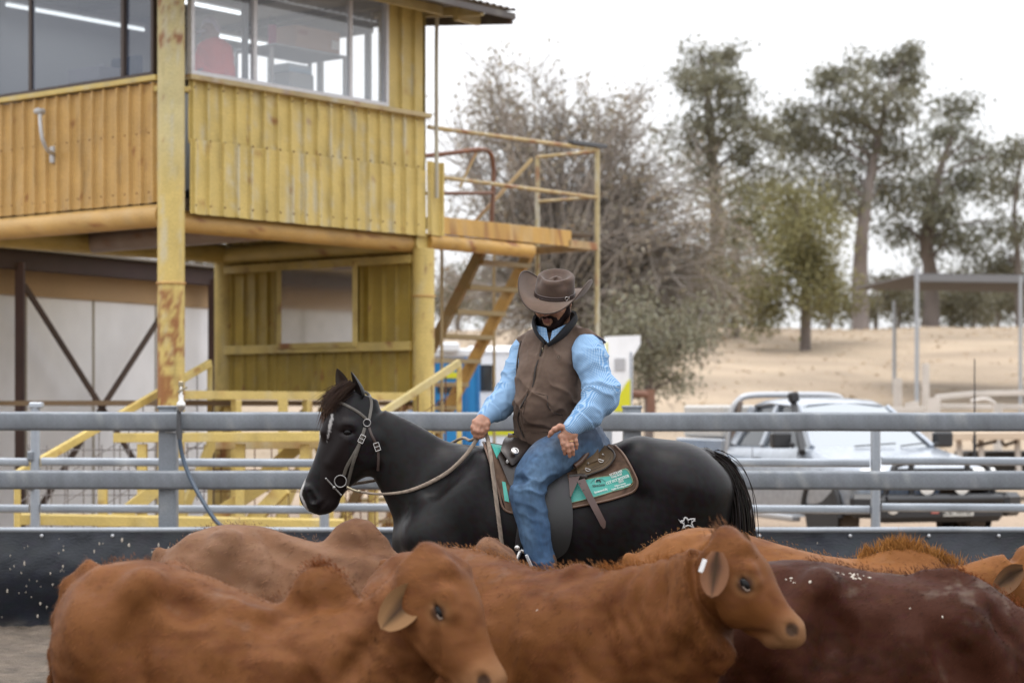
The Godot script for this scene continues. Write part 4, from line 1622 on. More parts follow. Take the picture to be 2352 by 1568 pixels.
	for x in [1.62, -1.75]:
		for s in [1.0, -1.0]:
			var wheel := MeshInstance3D.new()
			mb = MB.new()
			var ax := Transform3D(Basis(fb.x, fb.z * s, fb.x.cross(fb.z * s)), C(x, 0.39, 0.66 * s))
			mb.lathe(PackedVector2Array([Vector2(0.24, 0.0), Vector2(0.36, 0.0), Vector2(0.39, 0.03), Vector2(0.395, 0.13), Vector2(0.39, 0.23), Vector2(0.355, 0.26), Vector2(0.24, 0.25)]), ax, 28)
			for k in 28:
				var a := TAU * k / 28.0
				mb.box(ax * Vector3(cos(a) * 0.393, 0.13, sin(a) * 0.393), Vector3(0.02, 0.2, 0.05), ax.basis * Basis(Vector3(0, 1, 0), -a), 0.003)
			var ty := part("wheel", recolor(mb, func(p): return Color(0.06, 0.047, 0.038).lerp(Color(0.2, 0.145, 0.1), clampf(0.5 + noise(p, 6.0), 0, 0.8))), M.plain, t)
			mb = MB.new()
			mb.lathe(PackedVector2Array([Vector2(0.0, 0.2), Vector2(0.06, 0.21), Vector2(0.075, 0.17), Vector2(0.14, 0.2), Vector2(0.17, 0.17), Vector2(0.21, 0.19), Vector2(0.235, 0.24), Vector2(0.25, 0.25)]), ax, 24)
			for k in 5:
				var a := TAU * k / 5.0
				mb.ball(ax * Vector3(cos(a) * 0.1, 0.19, sin(a) * 0.1), Vector3(0.02, 0.02, 0.02), Basis(), 6)
			part("rim", recolor(mb, func(p): return Color(0.42, 0.3, 0.2).lerp(Color(0.55, 0.55, 0.56), clampf(0.4 + 1.4 * noise(p, 4.0), 0, 1))), M.plain, ty)
	for s in [1.0, -1.0]:   # flared guards
		mb = MB.new()
		var arc := []
		for k in 9:
			var a := PI * k / 8.0
			arc.append(C(1.62 + cos(a) * 0.47, 0.4 + sin(a) * 0.47, 0.95 * s))
		mb.tube(curve(arc, 3), PackedFloat32Array([0.045]), 8)
		part("wheel_flare", mb, M.black, t)
		mb = MB.new()
		mb.lathe(PackedVector2Array([Vector2(0, 0.02), Vector2(0.43, 0.02), Vector2(0.43, 0.0), Vector2(0.0, 0.0)]), Transform3D(Basis(fb.x, fb.z * s, fb.x.cross(fb.z * s)), C(1.62, 0.44, 0.935 * s)), 24)
		part("arch_liner", mb, M.black, t)
	# front
	mb = MB.new()
	mb.box(C(2.41, 0.85, 0.0), Vector3(0.06, 0.2, 1.0), fb, 0.02)
	part("grille", mb, M.black, t)
	for s in [1.0, -1.0]:
		mb = MB.new()
		mb.box(C(2.34, 0.87, 0.68 * s), Vector3(0.14, 0.16, 0.3), fb.rotated(Vector3.UP, -0.35 * s), 0.03)
		part("headlight", mb, M.lens, t)
		mb = MB.new()
		mb.box(C(2.3, 0.78, 0.93 * s), Vector3(0.2, 0.12, 0.03), fb.rotated(Vector3.UP, -0.4 * s), 0.01)
		part("indicator", mb, M.white, t)
	mb = MB.new()
	mb.box(C(2.55, 0.52, 0.0), Vector3(0.3, 0.3, 1.5), fb, 0.06)
	for s in [1.0, -1.0]:
		mb.box(C(2.42, 0.55, 0.83 * s), Vector3(0.42, 0.26, 0.3), fb.rotated(Vector3.UP, -0.45 * s), 0.05)
	mb.tube(curve([C(2.58, 0.66, 0.66), C(2.62, 0.85, 0.6), C(2.6, 1.0, 0.5), C(2.6, 1.02, 0.0), C(2.6, 1.0, -0.5), C(2.62, 0.85, -0.6), C(2.58, 0.66, -0.66)], 8), PackedFloat32Array([0.032]), 10)
	mb.tube(curve([C(2.58, 0.72, 0.62), C(2.45, 0.86, 0.88), C(2.25, 0.88, 0.97)], 6), PackedFloat32Array([0.028]), 10)
	mb.tube(curve([C(2.58, 0.72, -0.62), C(2.45, 0.86, -0.88), C(2.25, 0.88, -0.97)], 6), PackedFloat32Array([0.028]), 10)
	for s in [0.34, -0.34]:
		mb.box(C(2.58, 0.82, s), Vector3(0.05, 0.4, 0.06), fb, 0.015)
	mb.rod(C(2.7, 0.62, 0.7), C(2.7, 0.62, -0.7), 0.045, -1.0, 12)
	part("bull_bar", mb, M.black_gloss, t)
	for s in [0.2, -0.22]:
		mb = MB.new()
		var xf := Transform3D(Basis(fb.z, fb.x, fb.z.cross(fb.x)), C(2.66, 0.76, s))
		mb.lathe(PackedVector2Array([Vector2(0.0, -0.06), Vector2(0.07, -0.05), Vector2(0.1, 0.0), Vector2(0.105, 0.02), Vector2(0.095, 0.025)]), xf, 20)
		var sp := part("spotlight", mb, M.black, t)
		mb = MB.new()
		mb.lathe(PackedVector2Array([Vector2(0.095, 0.022), Vector2(0.06, 0.03), Vector2(0.0, 0.034)]), xf, 20)
		part("lens", mb, M.lens, sp)
	mb = MB.new()
	mb.lathe(PackedVector2Array([Vector2(0.07, 0.0), Vector2(0.06, 0.02), Vector2(0.0, 0.026)]), Transform3D(Basis(fb.z, fb.x, fb.z.cross(fb.x)), C(2.7, 0.53, 0.62)), 18)
	part("fog_light", mb, M.lens, t)
	mb = MB.new()
	mb.box(C(2.705, 0.5, 0.12), Vector3(0.012, 0.07, 0.09), fb, 0.002)
	part("tow_tag", recolor(mb, func(p): return Color(0.5, 0.16, 0.13)), M.plain, t)
	mb = MB.new()
	mb.box(C(2.712, 0.5, -0.16), Vector3(0.012, 0.13, 0.37), fb, 0.004)
	var np := part("number_plate", recolor(mb, func(p): return Color(0.55, 0.54, 0.5)), M.plain, t)
	lettering("22 MG", 0.085, Transform3D(Basis(-fb.z, Vector3.UP, fb.x), C(2.722, 0.5, -0.14)), M.black, np, "plate_lettering")
	# aerial on the bull bar, snorkel, hoop behind the cab
	mb = MB.new()
	mb.tube(PackedVector3Array([C(2.6, 0.98, -0.42), C(2.6, 1.3, -0.42), C(2.6, 1.32, -0.42), C(2.6, 2.15, -0.42)]), PackedFloat32Array([0.018, 0.017, 0.01, 0.006]), 8)
	part("aerial", mb, M.black, t)
	mb = MB.new()
	mb.tube(curve([C(1.1, 1.1, 0.95), C(0.95, 1.2, 0.9), C(0.3, 1.62, 0.68), C(0.26, 1.7, 0.68)], 6), PackedFloat32Array([0.04]), 10)
	mb.box(C(0.27, 1.74, 0.68), Vector3(0.1, 0.12, 0.12), fb.rotated(fb.x, 0.2), 0.02)
	part("snorkel", mb, M.black, t)
	mb = MB.new()
	mb.tube(curve([C(-1.32, 1.0, 0.86), C(-1.32, 1.5, 0.82), C(-1.3, 1.7, 0.72), C(-1.28, 1.77, 0.55), C(-1.28, 1.78, 0.0), C(-1.28, 1.77, -0.55), C(-1.3, 1.7, -0.72), C(-1.32, 1.5, -0.82), C(-1.32, 1.0, -0.86)], 8), PackedFloat32Array([0.04]), 14)
	part("sport_bar", mb, M.pale_metal, t)
	mb = MB.new()
	mb.bar(C(-1.3, 1.2, 0.8), C(-1.29, 1.7, 0.7), 0.1, 0.06, fb.x, 0.02)
	part("light_bracket", recolor(mb, func(p): return Color(0.2, 0.16, 0.13)), M.plain, t)
	mb = MB.new()
	mb.box(C(-2.15, 1.02, 0.0), Vector3(1.6, 0.4, 1.84), fb, 0.02)
	part("tray", mb, M.car, t)
	mb = MB.new()
	mb.box(C(-2.2, 1.44, 0.0), Vector3(1.3, 0.42, 1.7), fb, 0.03)
	part("canopy_box", recolor(mb, func(p): return Color(0.55, 0.53, 0.5)), M.panel, t)
	for z in [0.5, 0.1]:
		mb = MB.new()
		mb.box(C(-2.2 + z * 0.6, 1.45, 0.86), Vector3(0.06, 0.07, 0.03), fb, 0.005)
		part("canopy_catch", mb, M.black, t)

func lettering(text: String, high: float, xf: Transform3D, m: Material, parent: Node3D, called := "lettering", font := "Droid Sans", depth := 0.002, weight := 400) -> void:
	var tm := TextMesh.new()
	var f := SystemFont.new()
	f.font_names = PackedStringArray([font])
	f.font_weight = weight
	tm.text = text
	tm.font = f
	tm.font_size = 32
	tm.pixel_size = high / 23.0
	tm.depth = depth
	tm.curve_step = 2.0
	var o := MeshInstance3D.new()
	o.name = numbered(called, parent)
	o.mesh = tm
	o.material_override = m
	parent.add_child(o, true)
	var at := Vector3.ZERO
	var q: Node = parent
	while q != self:
		at += q.position
		q = q.get_parent()
	o.transform = Transform3D(xf.basis, xf.origin - at)

func make_services() -> void:
	# blue cubicle
	var t := thing("portable_toilet", "bright blue portable toilet with yellow sign and white roof behind the stair", "toilet", w(1022, 1150, 31.0) * Vector3(1, 0, 1))
	var o := w(1014, 938, 31.0)
	var fr := Basis(Vector3.UP, 0.12)
	var mb := MB.new()
	var blue := func(p): return shade(Color(0.012, 0.21, 0.5), 1.0 + 0.1 * noise(p, 3.0))
	mb.box(Vector3(o.x, 1.22, -31.6), Vector3(0.98, 2.3, 1.1), fr, 0.03)
	part("cabin", recolor(mb, blue), M.panel, t)
	for x in [-0.48, -0.2, 0.3, 0.48]:
		mb = MB.new()
		mb.box(Vector3(o.x, 1.22, -31.6) + fr * Vector3(x, 0, 0.57), Vector3(0.05, 2.28, 0.05), fr, 0.012)
		part("rib", recolor(mb, func(p): return Color(0.02, 0.16, 0.4)), M.panel, t)
	mb = MB.new()
	mb.box(Vector3(o.x, 2.43, -31.6), Vector3(1.04, 0.14, 1.16), fr, 0.06)
	part("roof", recolor(mb, func(p): return Color(0.7, 0.72, 0.75)), M.panel, t)
	mb = MB.new()
	mb.box(Vector3(o.x, 2.45, -31.62) + fr * Vector3(0.04, 0.07, 0.57) - Vector3(0, 0.01, 0), Vector3(0.3, 0.16, 0.3), fr, 0.06)
	part("vent_cap", recolor(mb, func(p): return Color(0.7, 0.72, 0.75)), M.panel, t)
	for q in [[2.1, 0.09, Color(0.72, 0.72, 0.03), 0.06], [1.9, 0.12, Color(0.02, 0.025, 0.03), 0.0], [1.65, 0.16, Color(0.02, 0.03, 0.04), 0.0]]:
		mb = MB.new()
		mb.box(Vector3(o.x, q[0] + 0.3 * 0, -31.6) + fr * Vector3(q[3], 0, 0.565), Vector3(0.26, q[1], 0.02), fr, 0.003)
		var c: Color = q[2]
		part("sign" if q[1] < 0.1 else "vent", recolor(mb, func(p): return c), M.plain, t)
	# white box trailer
	t = thing("service_trailer", "white box bodied trailer with yellow safety markings and dark window behind the rider", "trailer", w(1260, 1150, 33.0) * Vector3(1, 0, 1))
	var a := w(1066, 938, 33.0)
	var b := w(1446, 938, 33.0)
	var mid := (a.x + b.x) * 0.5
	var wide := b.x - a.x
	var wh := func(p): return shade(Color(0.84, 0.85, 0.87), 1.0 + 0.05 * noise(p, 2.0))
	mb = MB.new()
	mb.box(Vector3(mid, 1.48, -34.1), Vector3(wide, 2.24, 2.2), Basis(), 0.09)
	part("body", recolor(mb, wh), M.panel, t)
	mb = MB.new()
	var e := w(1392, 938, 33.0).x
	mb.prism(PackedVector2Array([Vector2(0, 0.55), Vector2(b.x - e + 0.03, 0.55), Vector2(b.x - e + 0.05, 2.42), Vector2(b.x - e + 0.17, 2.62), Vector2(b.x - e + 0.17, 2.76), Vector2(0, 2.74)]), Transform3D(Basis(), Vector3(e, 0, -33.6)), 0.66)
	part("front_cowl", recolor(mb, wh), M.panel, t)
	mb = MB.new()
	mb.bar(Vector3(a.x + 0.05, 2.5, -32.985), Vector3(e, 2.5, -32.985), 0.04, 0.03, Vector3.UP, 0.008)
	part("gutter", recolor(mb, wh), M.panel, t)
	mb = MB.new()
	mb.box(Vector3(w(1107, 0, 33).x, w(0, 867, 33).y, -32.99), Vector3(0.34, 0.42, 0.03), Basis(), 0.02)
	part("window", mb, M.car_glass, t)
	for q in [[1225.0, 988.0, 320.0, 22.0]]:
		mb = MB.new()
		mb.box(Vector3(w(q[0], 0, 33).x, w(0, q[1], 33).y, -32.992), Vector3(q[2] * 33 / F, q[3] * 33 / F, 0.012), Basis(), 0.0)
		part("safety_stripe", recolor(mb, func(p): return Color(0.72, 0.7, 0.03)), M.plain, t)
	mb = MB.new()
	mb.prism(PackedVector2Array([Vector2(0, 0), Vector2(0.26, 0), Vector2(0.26, 0.52), Vector2(0.2, 0.46), Vector2(0.02, 0.16)]), Transform3D(Basis(), w(1410, 944, 32.93)), 0.012)
	part("safety_stripe", recolor(mb, func(p): return Color(0.72, 0.7, 0.03)), M.plain, t)
	mb = MB.new()
	mb.box(w(1393, 800, 32.93), Vector3(0.025, 0.2, 0.01), Basis(), 0.0)
	part("safety_stripe", recolor(mb, func(p): return Color(0.72, 0.7, 0.03)), M.plain, t)
	mb = MB.new()
	mb.box(w(1424, 836, 32.93), Vector3(0.17, 0.2, 0.014), Basis(), 0.003)
	part("vent", recolor(mb, func(p): return Color(0.5, 0.5, 0.52)), M.plain, t)
	mb = MB.new()
	mb.bar(Vector3(b.x + 0.02, 0.5, -32.95), Vector3(b.x + 0.02, 2.5, -32.95), 0.04, 0.04, Vector3(1, 0, 0), 0.006)
	part("edge_trim", recolor(mb, func(p): return Color(0.4, 0.44, 0.5)), M.plain, t)
	for x in [1160.0, 1350.0]:
		mb = MB.new()
		mb.lathe(PackedVector2Array([Vector2(0.0, 0.1), Vector2(0.2, 0.1), Vector2(0.22, 0.14), Vector2(0.34, 0.16), Vector2(0.36, 0.1), Vector2(0.36, -0.1), Vector2(0.0, -0.1)]), Transform3D(Basis(Vector3(1, 0, 0), Vector3(0, 0, 1), Vector3(0, -1, 0)), Vector3(w(x, 0, 33).x, 0.36, -33.12)), 22)
		part("wheel", mb, M.black, t)
	# rusty pipe stub by the trailer's end
	t = thing("rusty_pipe_post", "short rusty brown pipe post with a side arm right of the white trailer", "post", w(1492, 940, 40.0) * Vector3(1, 0, 1))
	mb = MB.new()
	mb.rod(w(1497, 990, 40), w(1494, 893, 40), 0.09, 0.085, 12)
	mb.rod(w(1450, 903, 40), w(1496, 905, 40), 0.075, -1.0, 12)
	part("pipe", recolor(mb, func(p): return shade(Color(0.2, 0.1, 0.065), 1.0 + 0.4 * noise(p, 3.0))), M.plain, t)

func make_yards() -> void:
	# flat roofed shelter
	var t := thing("shelter", "low open shelter with flat grey steel roof on thin posts before the gums", "shelter", Vector3(w(2200, 938, 60).x, hill(w(2200, 938, 60).x, 60), -60))
	var mb := MB.new()
	var rows := []
	for i in 2:
		var row := PackedVector3Array()
		for j in 90:
			var f := j / 89.0
			var p: Vector3 = w(2106, 631, 57.5).lerp(w(2600, 637, 57.5), f) if i == 0 else w(1962, 664, 66).lerp(w(2560, 676, 66), f)
			p.y += 0.02 * (1.0 if j % 3 == 0 else 0.0)
			row.append(p)
		rows.append(row)
	mb.sheet(rows, [], 0.05)
	part("roof_sheeting", recolor(mb, func(p): return shade(Color(0.115, 0.1, 0.095), 1.0 + 0.2 * noise(p, 1.0))), M.plain, t)
	mb = MB.new()
	extrude(mb, rect(0.06, 0.2), w(2100, 637, 57.4), w(2600, 643, 57.4), 0.5)
	part("fascia", recolor(mb, func(p): return Color(0.2, 0.2, 0.21)), M.plain, t)
	for q in [[2106.0, 612.0, 925.0, 57.4, 0.06], [2054.0, 690.0, 925.0, 62.0, 0.055], [2344.0, 632.0, 925.0, 57.4, 0.05], [2420.0, 660.0, 900.0, 65.0, 0.055]]:
		mb = MB.new()
		var p := w(q[0], q[1], q[3])
		mb.rod(Vector3(p.x, hill(p.x, q[3]) - 0.3, p.z), p, q[4], -1.0, 10)
		part("post", recolor(mb, func(s): return shade(Color(0.4, 0.42, 0.45), 1.0 + 0.1 * noise(s, 1.0))), M.plain, t)
	# white timber yards
	var wh := func(p): return shade(Color(0.62, 0.57, 0.52), 1.0 + 0.18 * noise(p, 1.5) + 0.1 * noise(p, 6.0))
	t = thing("white_rail_yard", "weathered white painted rail yard with thick gate post right of the truck", "fence", Vector3(w(2240, 938, 42).x, 0, -42))
	for q in [[2142.0, 912.0, 1030.0, 42.0, 0.27], [2064.0, 868.0, 1000.0, 46.0, 0.13], [2056.0, 868.0, 1000.0, 45.8, 0.08], [2126.0, 834.0, 1000.0, 47.0, 0.15], [2292.0, 925.0, 1030.0, 40.0, 0.15]]:
		mb = MB.new()
		var p := w(q[0], q[1], q[3])
		extrude(mb, rect(q[4], q[4], 0.015), Vector3(p.x, -0.2, p.z), p, 0.2)
		part("post", recolor(mb, wh), M.plain, t)
	for q in [[2150.0, 912.0, 42.0, 2240.0, 903.0, 43.0, 0.11], [2240.0, 903.0, 43.0, 2600.0, 896.0, 46.0, 0.11], [2150.0, 932.0, 42.0, 2600.0, 936.0, 42.0, 0.1], [1900.0, 948.0, 44.0, 2140.0, 938.0, 43.0, 0.12], [2080.0, 934.0, 44.0, 2110.0, 928.0, 44.0, 0.16]]:
		mb = MB.new()
		extrude(mb, rect(0.06, q[6], 0.01), w(q[0], q[1], q[2]), w(q[3], q[4], q[5]), 0.3)
		part("rail", recolor(mb, wh), M.plain, t)
	mb = MB.new()
	mb.tube(curve([w(2230, 921, 41), w(2260, 916, 41), w(2278, 922, 41), w(2290, 940, 41), w(2294, 990, 41)], 6), PackedFloat32Array([0.045]), 10)
	part("gate_hoop", recolor(mb, wh), M.plain, t)
	# loading bench with a dark hollow under it
	t = thing("loading_ramp", "cream topped loading ramp with slanted braces and dark space under it at right", "ramp", Vector3(w(2300, 938, 37).x, 0, -37))
	mb = MB.new()
	extrude(mb, rect(0.9, 0.13, 0.01), w(2165, 1001, 36.5), w(2620, 996, 36.5), 0.3)
	part("deck", recolor(mb, func(p): return shade(Color(0.62, 0.5, 0.38), 1.0 + 0.12 * noise(p, 2.0))), M.plain, t)
	for px in [2202.0, 2252.0, 2336.0, 2420.0]:
		mb = MB.new()
		extrude(mb, rect(0.09, 0.09, 0.01), w(px, 1006, 36.4), w(px + 6.0, 1120, 36.2), 0.2)
		part("leg", recolor(mb, wh), M.plain, t)
	for q in [[2236.0, 1008.0, 2240.0, 1023.0], [2240.0, 1023.0, 2290.0, 1012.0], [2300.0, 1010.0, 2306.0, 1022.0], [2306.0, 1022.0, 2336.0, 1012.0]]:
		mb = MB.new()
		mb.rod(w(q[0], q[1], 36.3), w(q[2], q[3], 36.3), 0.03, -1.0, 8)
		part("brace", recolor(mb, func(p): return Color(0.1, 0.075, 0.055)), M.plain, t)
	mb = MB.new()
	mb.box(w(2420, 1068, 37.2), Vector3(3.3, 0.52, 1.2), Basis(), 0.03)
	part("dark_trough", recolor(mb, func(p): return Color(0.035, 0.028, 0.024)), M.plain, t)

# ------------------------------------------------------------------ trees
func limb(mb: MB, pts: Array, r0: float, r1: float, sides := 6, steps := 5) -> PackedVector3Array:
	var c := curve(pts, steps)
	var r := PackedFloat32Array()
	for i in c.size():
		r.append(lerpf(r0, r1, pow(float(i) / (c.size() - 1), 0.8)))
	mb.tube(c, r, sides, false)
	return c

func leaf(mb: MB, p: Vector3, dir: Vector3, long: float, wide: float, rng: RandomNumberGenerator) -> void:
	var side := dir.cross(Vector3(rng.randfn(), rng.randfn(), rng.randfn())).normalized()
	var nn := side.cross(dir).normalized()
	var a := p - side * wide * 0.5 + dir * long * 0.4
	var b := p + side * wide * 0.5 + dir * long * 0.4
	var e := p + dir * long
	var i := mb.vert(p, nn)
	mb.vert(b, nn)
	mb.vert(e, nn)
	mb.vert(a, nn)
	mb.ix.append_array(PackedInt32Array([i, i + 1, i + 2, i, i + 2, i + 3]))

func rdir(rng: RandomNumberGenerator) -> Vector3:
	return Vector3(rng.randfn(), rng.randfn(), rng.randfn()).normalized()

# trunk: [px, py, radius]; clumps: [px, py, radius in px, leaves]
func make_tree(called: String, label: String, seed_: int, d: float, trunk: Array, clumps: Array, leaf_long: float, leaf_wide: float, green: Color, bark: Color, droop := 0.3, twigs := 6, group := "") -> void:
	var rng := RandomNumberGenerator.new()
	rng.seed = seed_
	var b := w(trunk[0][0], trunk[0][1], d)
	b.y = minf(b.y, hill(b.x, d) - 0.3)
	var t := thing(called, label, "tree", b, group)
	var wood := MB.new()
	var tp := [b]
	for q in trunk.slice(1):
		tp.append(w(q[0], q[1], d + rng.randf_range(-0.4, 0.4)))
	var path := curve(tp, 8)
	var rr := PackedFloat32Array()
	for i in path.size():
		var f := float(i) / (path.size() - 1) * (trunk.size() - 1)
		var k := mini(int(f), trunk.size() - 2)
		rr.append(lerpf(trunk[k][2], trunk[k + 1][2], f - k) * (1.0 + 0.1 * noise(path[i], 1.3)))
	wood.tube(path, rr, 12, false)
	var leaves := MB.new()
	var px_m := d / F
	for q in clumps:
		var c := w(q[0], q[1], d + rng.randf_range(-1.0, 1.0) * 110.0 * px_m * 1.2)
		var r: float = q[2] * px_m
		var best := path[path.size() - 1]
		var bi := path.size() - 1
		var score := 1e9
		for i in range(path.size() / 3, path.size()):
			var s := path[i].distance_to(c) + maxf(path[i].y - c.y + r, 0.0) * 0.8
			if s < score:
				score = s
				best = path[i]
				bi = i
		var mid := best.lerp(c, 0.55) + Vector3(0, 0.12, 0) * best.distance_to(c) + rdir(rng) * r * 0.25
		var br := limb(wood, [best, mid, c], maxf(rr[bi] * 0.45, 0.03), 0.02, 5, 6)
		var subs := []
		for i in twigs:
			var from := br[rng.randi_range(br.size() / 2, br.size() - 1)]
			var e := c + rdir(rng) * r * (0.35 + 1.0 * rng.randf()) * Vector3(1.15, 0.8, 1.15) - Vector3(0, droop * r * rng.randf(), 0)
			limb(wood, [from, from.lerp(e, 0.5) + Vector3(0, 0.12 * r, 0), e], 0.02 + 0.01 * r, 0.006, 3, 3)
			subs.append(e)
			subs.append(from.lerp(e, rng.randf_range(0.55, 0.85)))
		var n := int(q[3] * 1.8)
		for i in n:
			var s: Vector3 = subs[rng.randi_range(0, subs.size() - 1)]
			var spread := 0.33 * r + 0.08
			var p := s + Vector3(rng.randfn(), rng.randfn() * 0.75, rng.randfn()) * spread
			var dir := (Vector3(rng.randfn(), rng.randfn() - droop * 2.0, rng.randfn())).normalized()
			var tone := 0.72 + 0.5 * rng.randf() + 0.25 * noise(s, 0.9)
			leaves.col = shade(green, tone).lerp(Color(0.2, 0.16, 0.08), 0.3 * rng.randf() * rng.randf())
			leaf(leaves, p, dir, leaf_long * rng.randf_range(0.4, 0.95), leaf_wide * rng.randf_range(0.4, 0.9), rng)
	part("trunk", recolor(wood, func(p): return shade(bark, 1.0 + 0.35 * nz.get_noise_3d(p.x * 3.0, p.y * 0.6, p.z * 3.0))), M.bark, t)
	part("crown", leaves, M.leaf, t)

# the half bare tree with many grey twigs
func make_twiggy(seed_: int, d: float, label: String, base: Vector2, ellipse: Array, limbs: int, leaves_each: int, twig_each: int) -> void:
	var rng := RandomNumberGenerator.new()
	rng.seed = seed_
	var b := w(base.x, base.y, d)
	b.y = minf(b.y, hill(b.x, d) - 0.3)
	var t := thing("twiggy_tree", label, "tree", b, "")
	var wood := MB.new()
	var leaves := MB.new()
	var px_m := d / F
	var fork := w(base.x + 10, base.y - 200, d)
	limb(wood, [b, b.lerp(fork, 0.5) + Vector3(0.1, 0, 0.1), fork], 0.3, 0.2, 12, 8)
	for k in limbs:
		var q: Array = ellipse[k % ellipse.size()]
		var dirn := rdir(rng)
		var rad := pow(rng.randf(), 0.33)
		var e := w(q[0], q[1], d) + Vector3(dirn.x * q[2], dirn.y * q[3], dirn.z * (q[2] + q[3]) * 0.45) * px_m * rad
		var ln := fork.distance_to(e)
		var mid := fork.lerp(e, 0.45) + Vector3(0, 0.16 * ln, 0) + rdir(rng) * 0.12 * ln
		var br := limb(wood, [fork, mid, e], 0.045 + 0.03 * rng.randf(), 0.01, 5, 7)
		for j in twig_each:
			var at := br[rng.randi_range(br.size() / 4, br.size() - 1)]
			var dir := ((e - mid).normalized() * 0.9 + rdir(rng) * 0.9 + Vector3(0, -0.25 if at.x > fork.x + 2.0 else 0.15, 0)).normalized()
			var l2 := rng.randf_range(0.35, 1.25)
			var tip := at + dir * l2 - Vector3(0, 0.12 * l2 * l2, 0)
			var tw := limb(wood, [at, at.lerp(tip, 0.5) + rdir(rng) * 0.1 * l2, tip], 0.016, 0.005, 3, 3)
			for m in 3:
				var s := tw[rng.randi_range(1, tw.size() - 1)]
				var d3 := (dir + rdir(rng) * 1.1).normalized()
				var s2 := s + d3 * rng.randf_range(0.12, 0.45)
				wood.tube(PackedVector3Array([s, s2]), PackedFloat32Array([0.007, 0.003]), 3, false)
				for z in leaves_each:
					if noise(s2, 0.55) + 0.6 * noise(s2, 1.9) < -0.12:
						continue
					var tone := 0.65 + 0.6 * rng.randf()
					leaves.col = shade(Color(0.24, 0.215, 0.165), tone).lerp(Color(0.36, 0.25, 0.15), 0.75 * rng.randf() * rng.randf())
					leaf(leaves, s2 + rdir(rng) * 0.12, (rdir(rng) - Vector3(0, 0.5, 0)).normalized(), rng.randf_range(0.07, 0.16), rng.randf_range(0.04, 0.08), rng)
	part("trunk", recolor(wood, func(p): return shade(Color(0.42, 0.37, 0.325), 1.0 + 0.4 * noise(p, 1.4))), M.bark, t)
	part("crown", leaves, M.leaf, t)

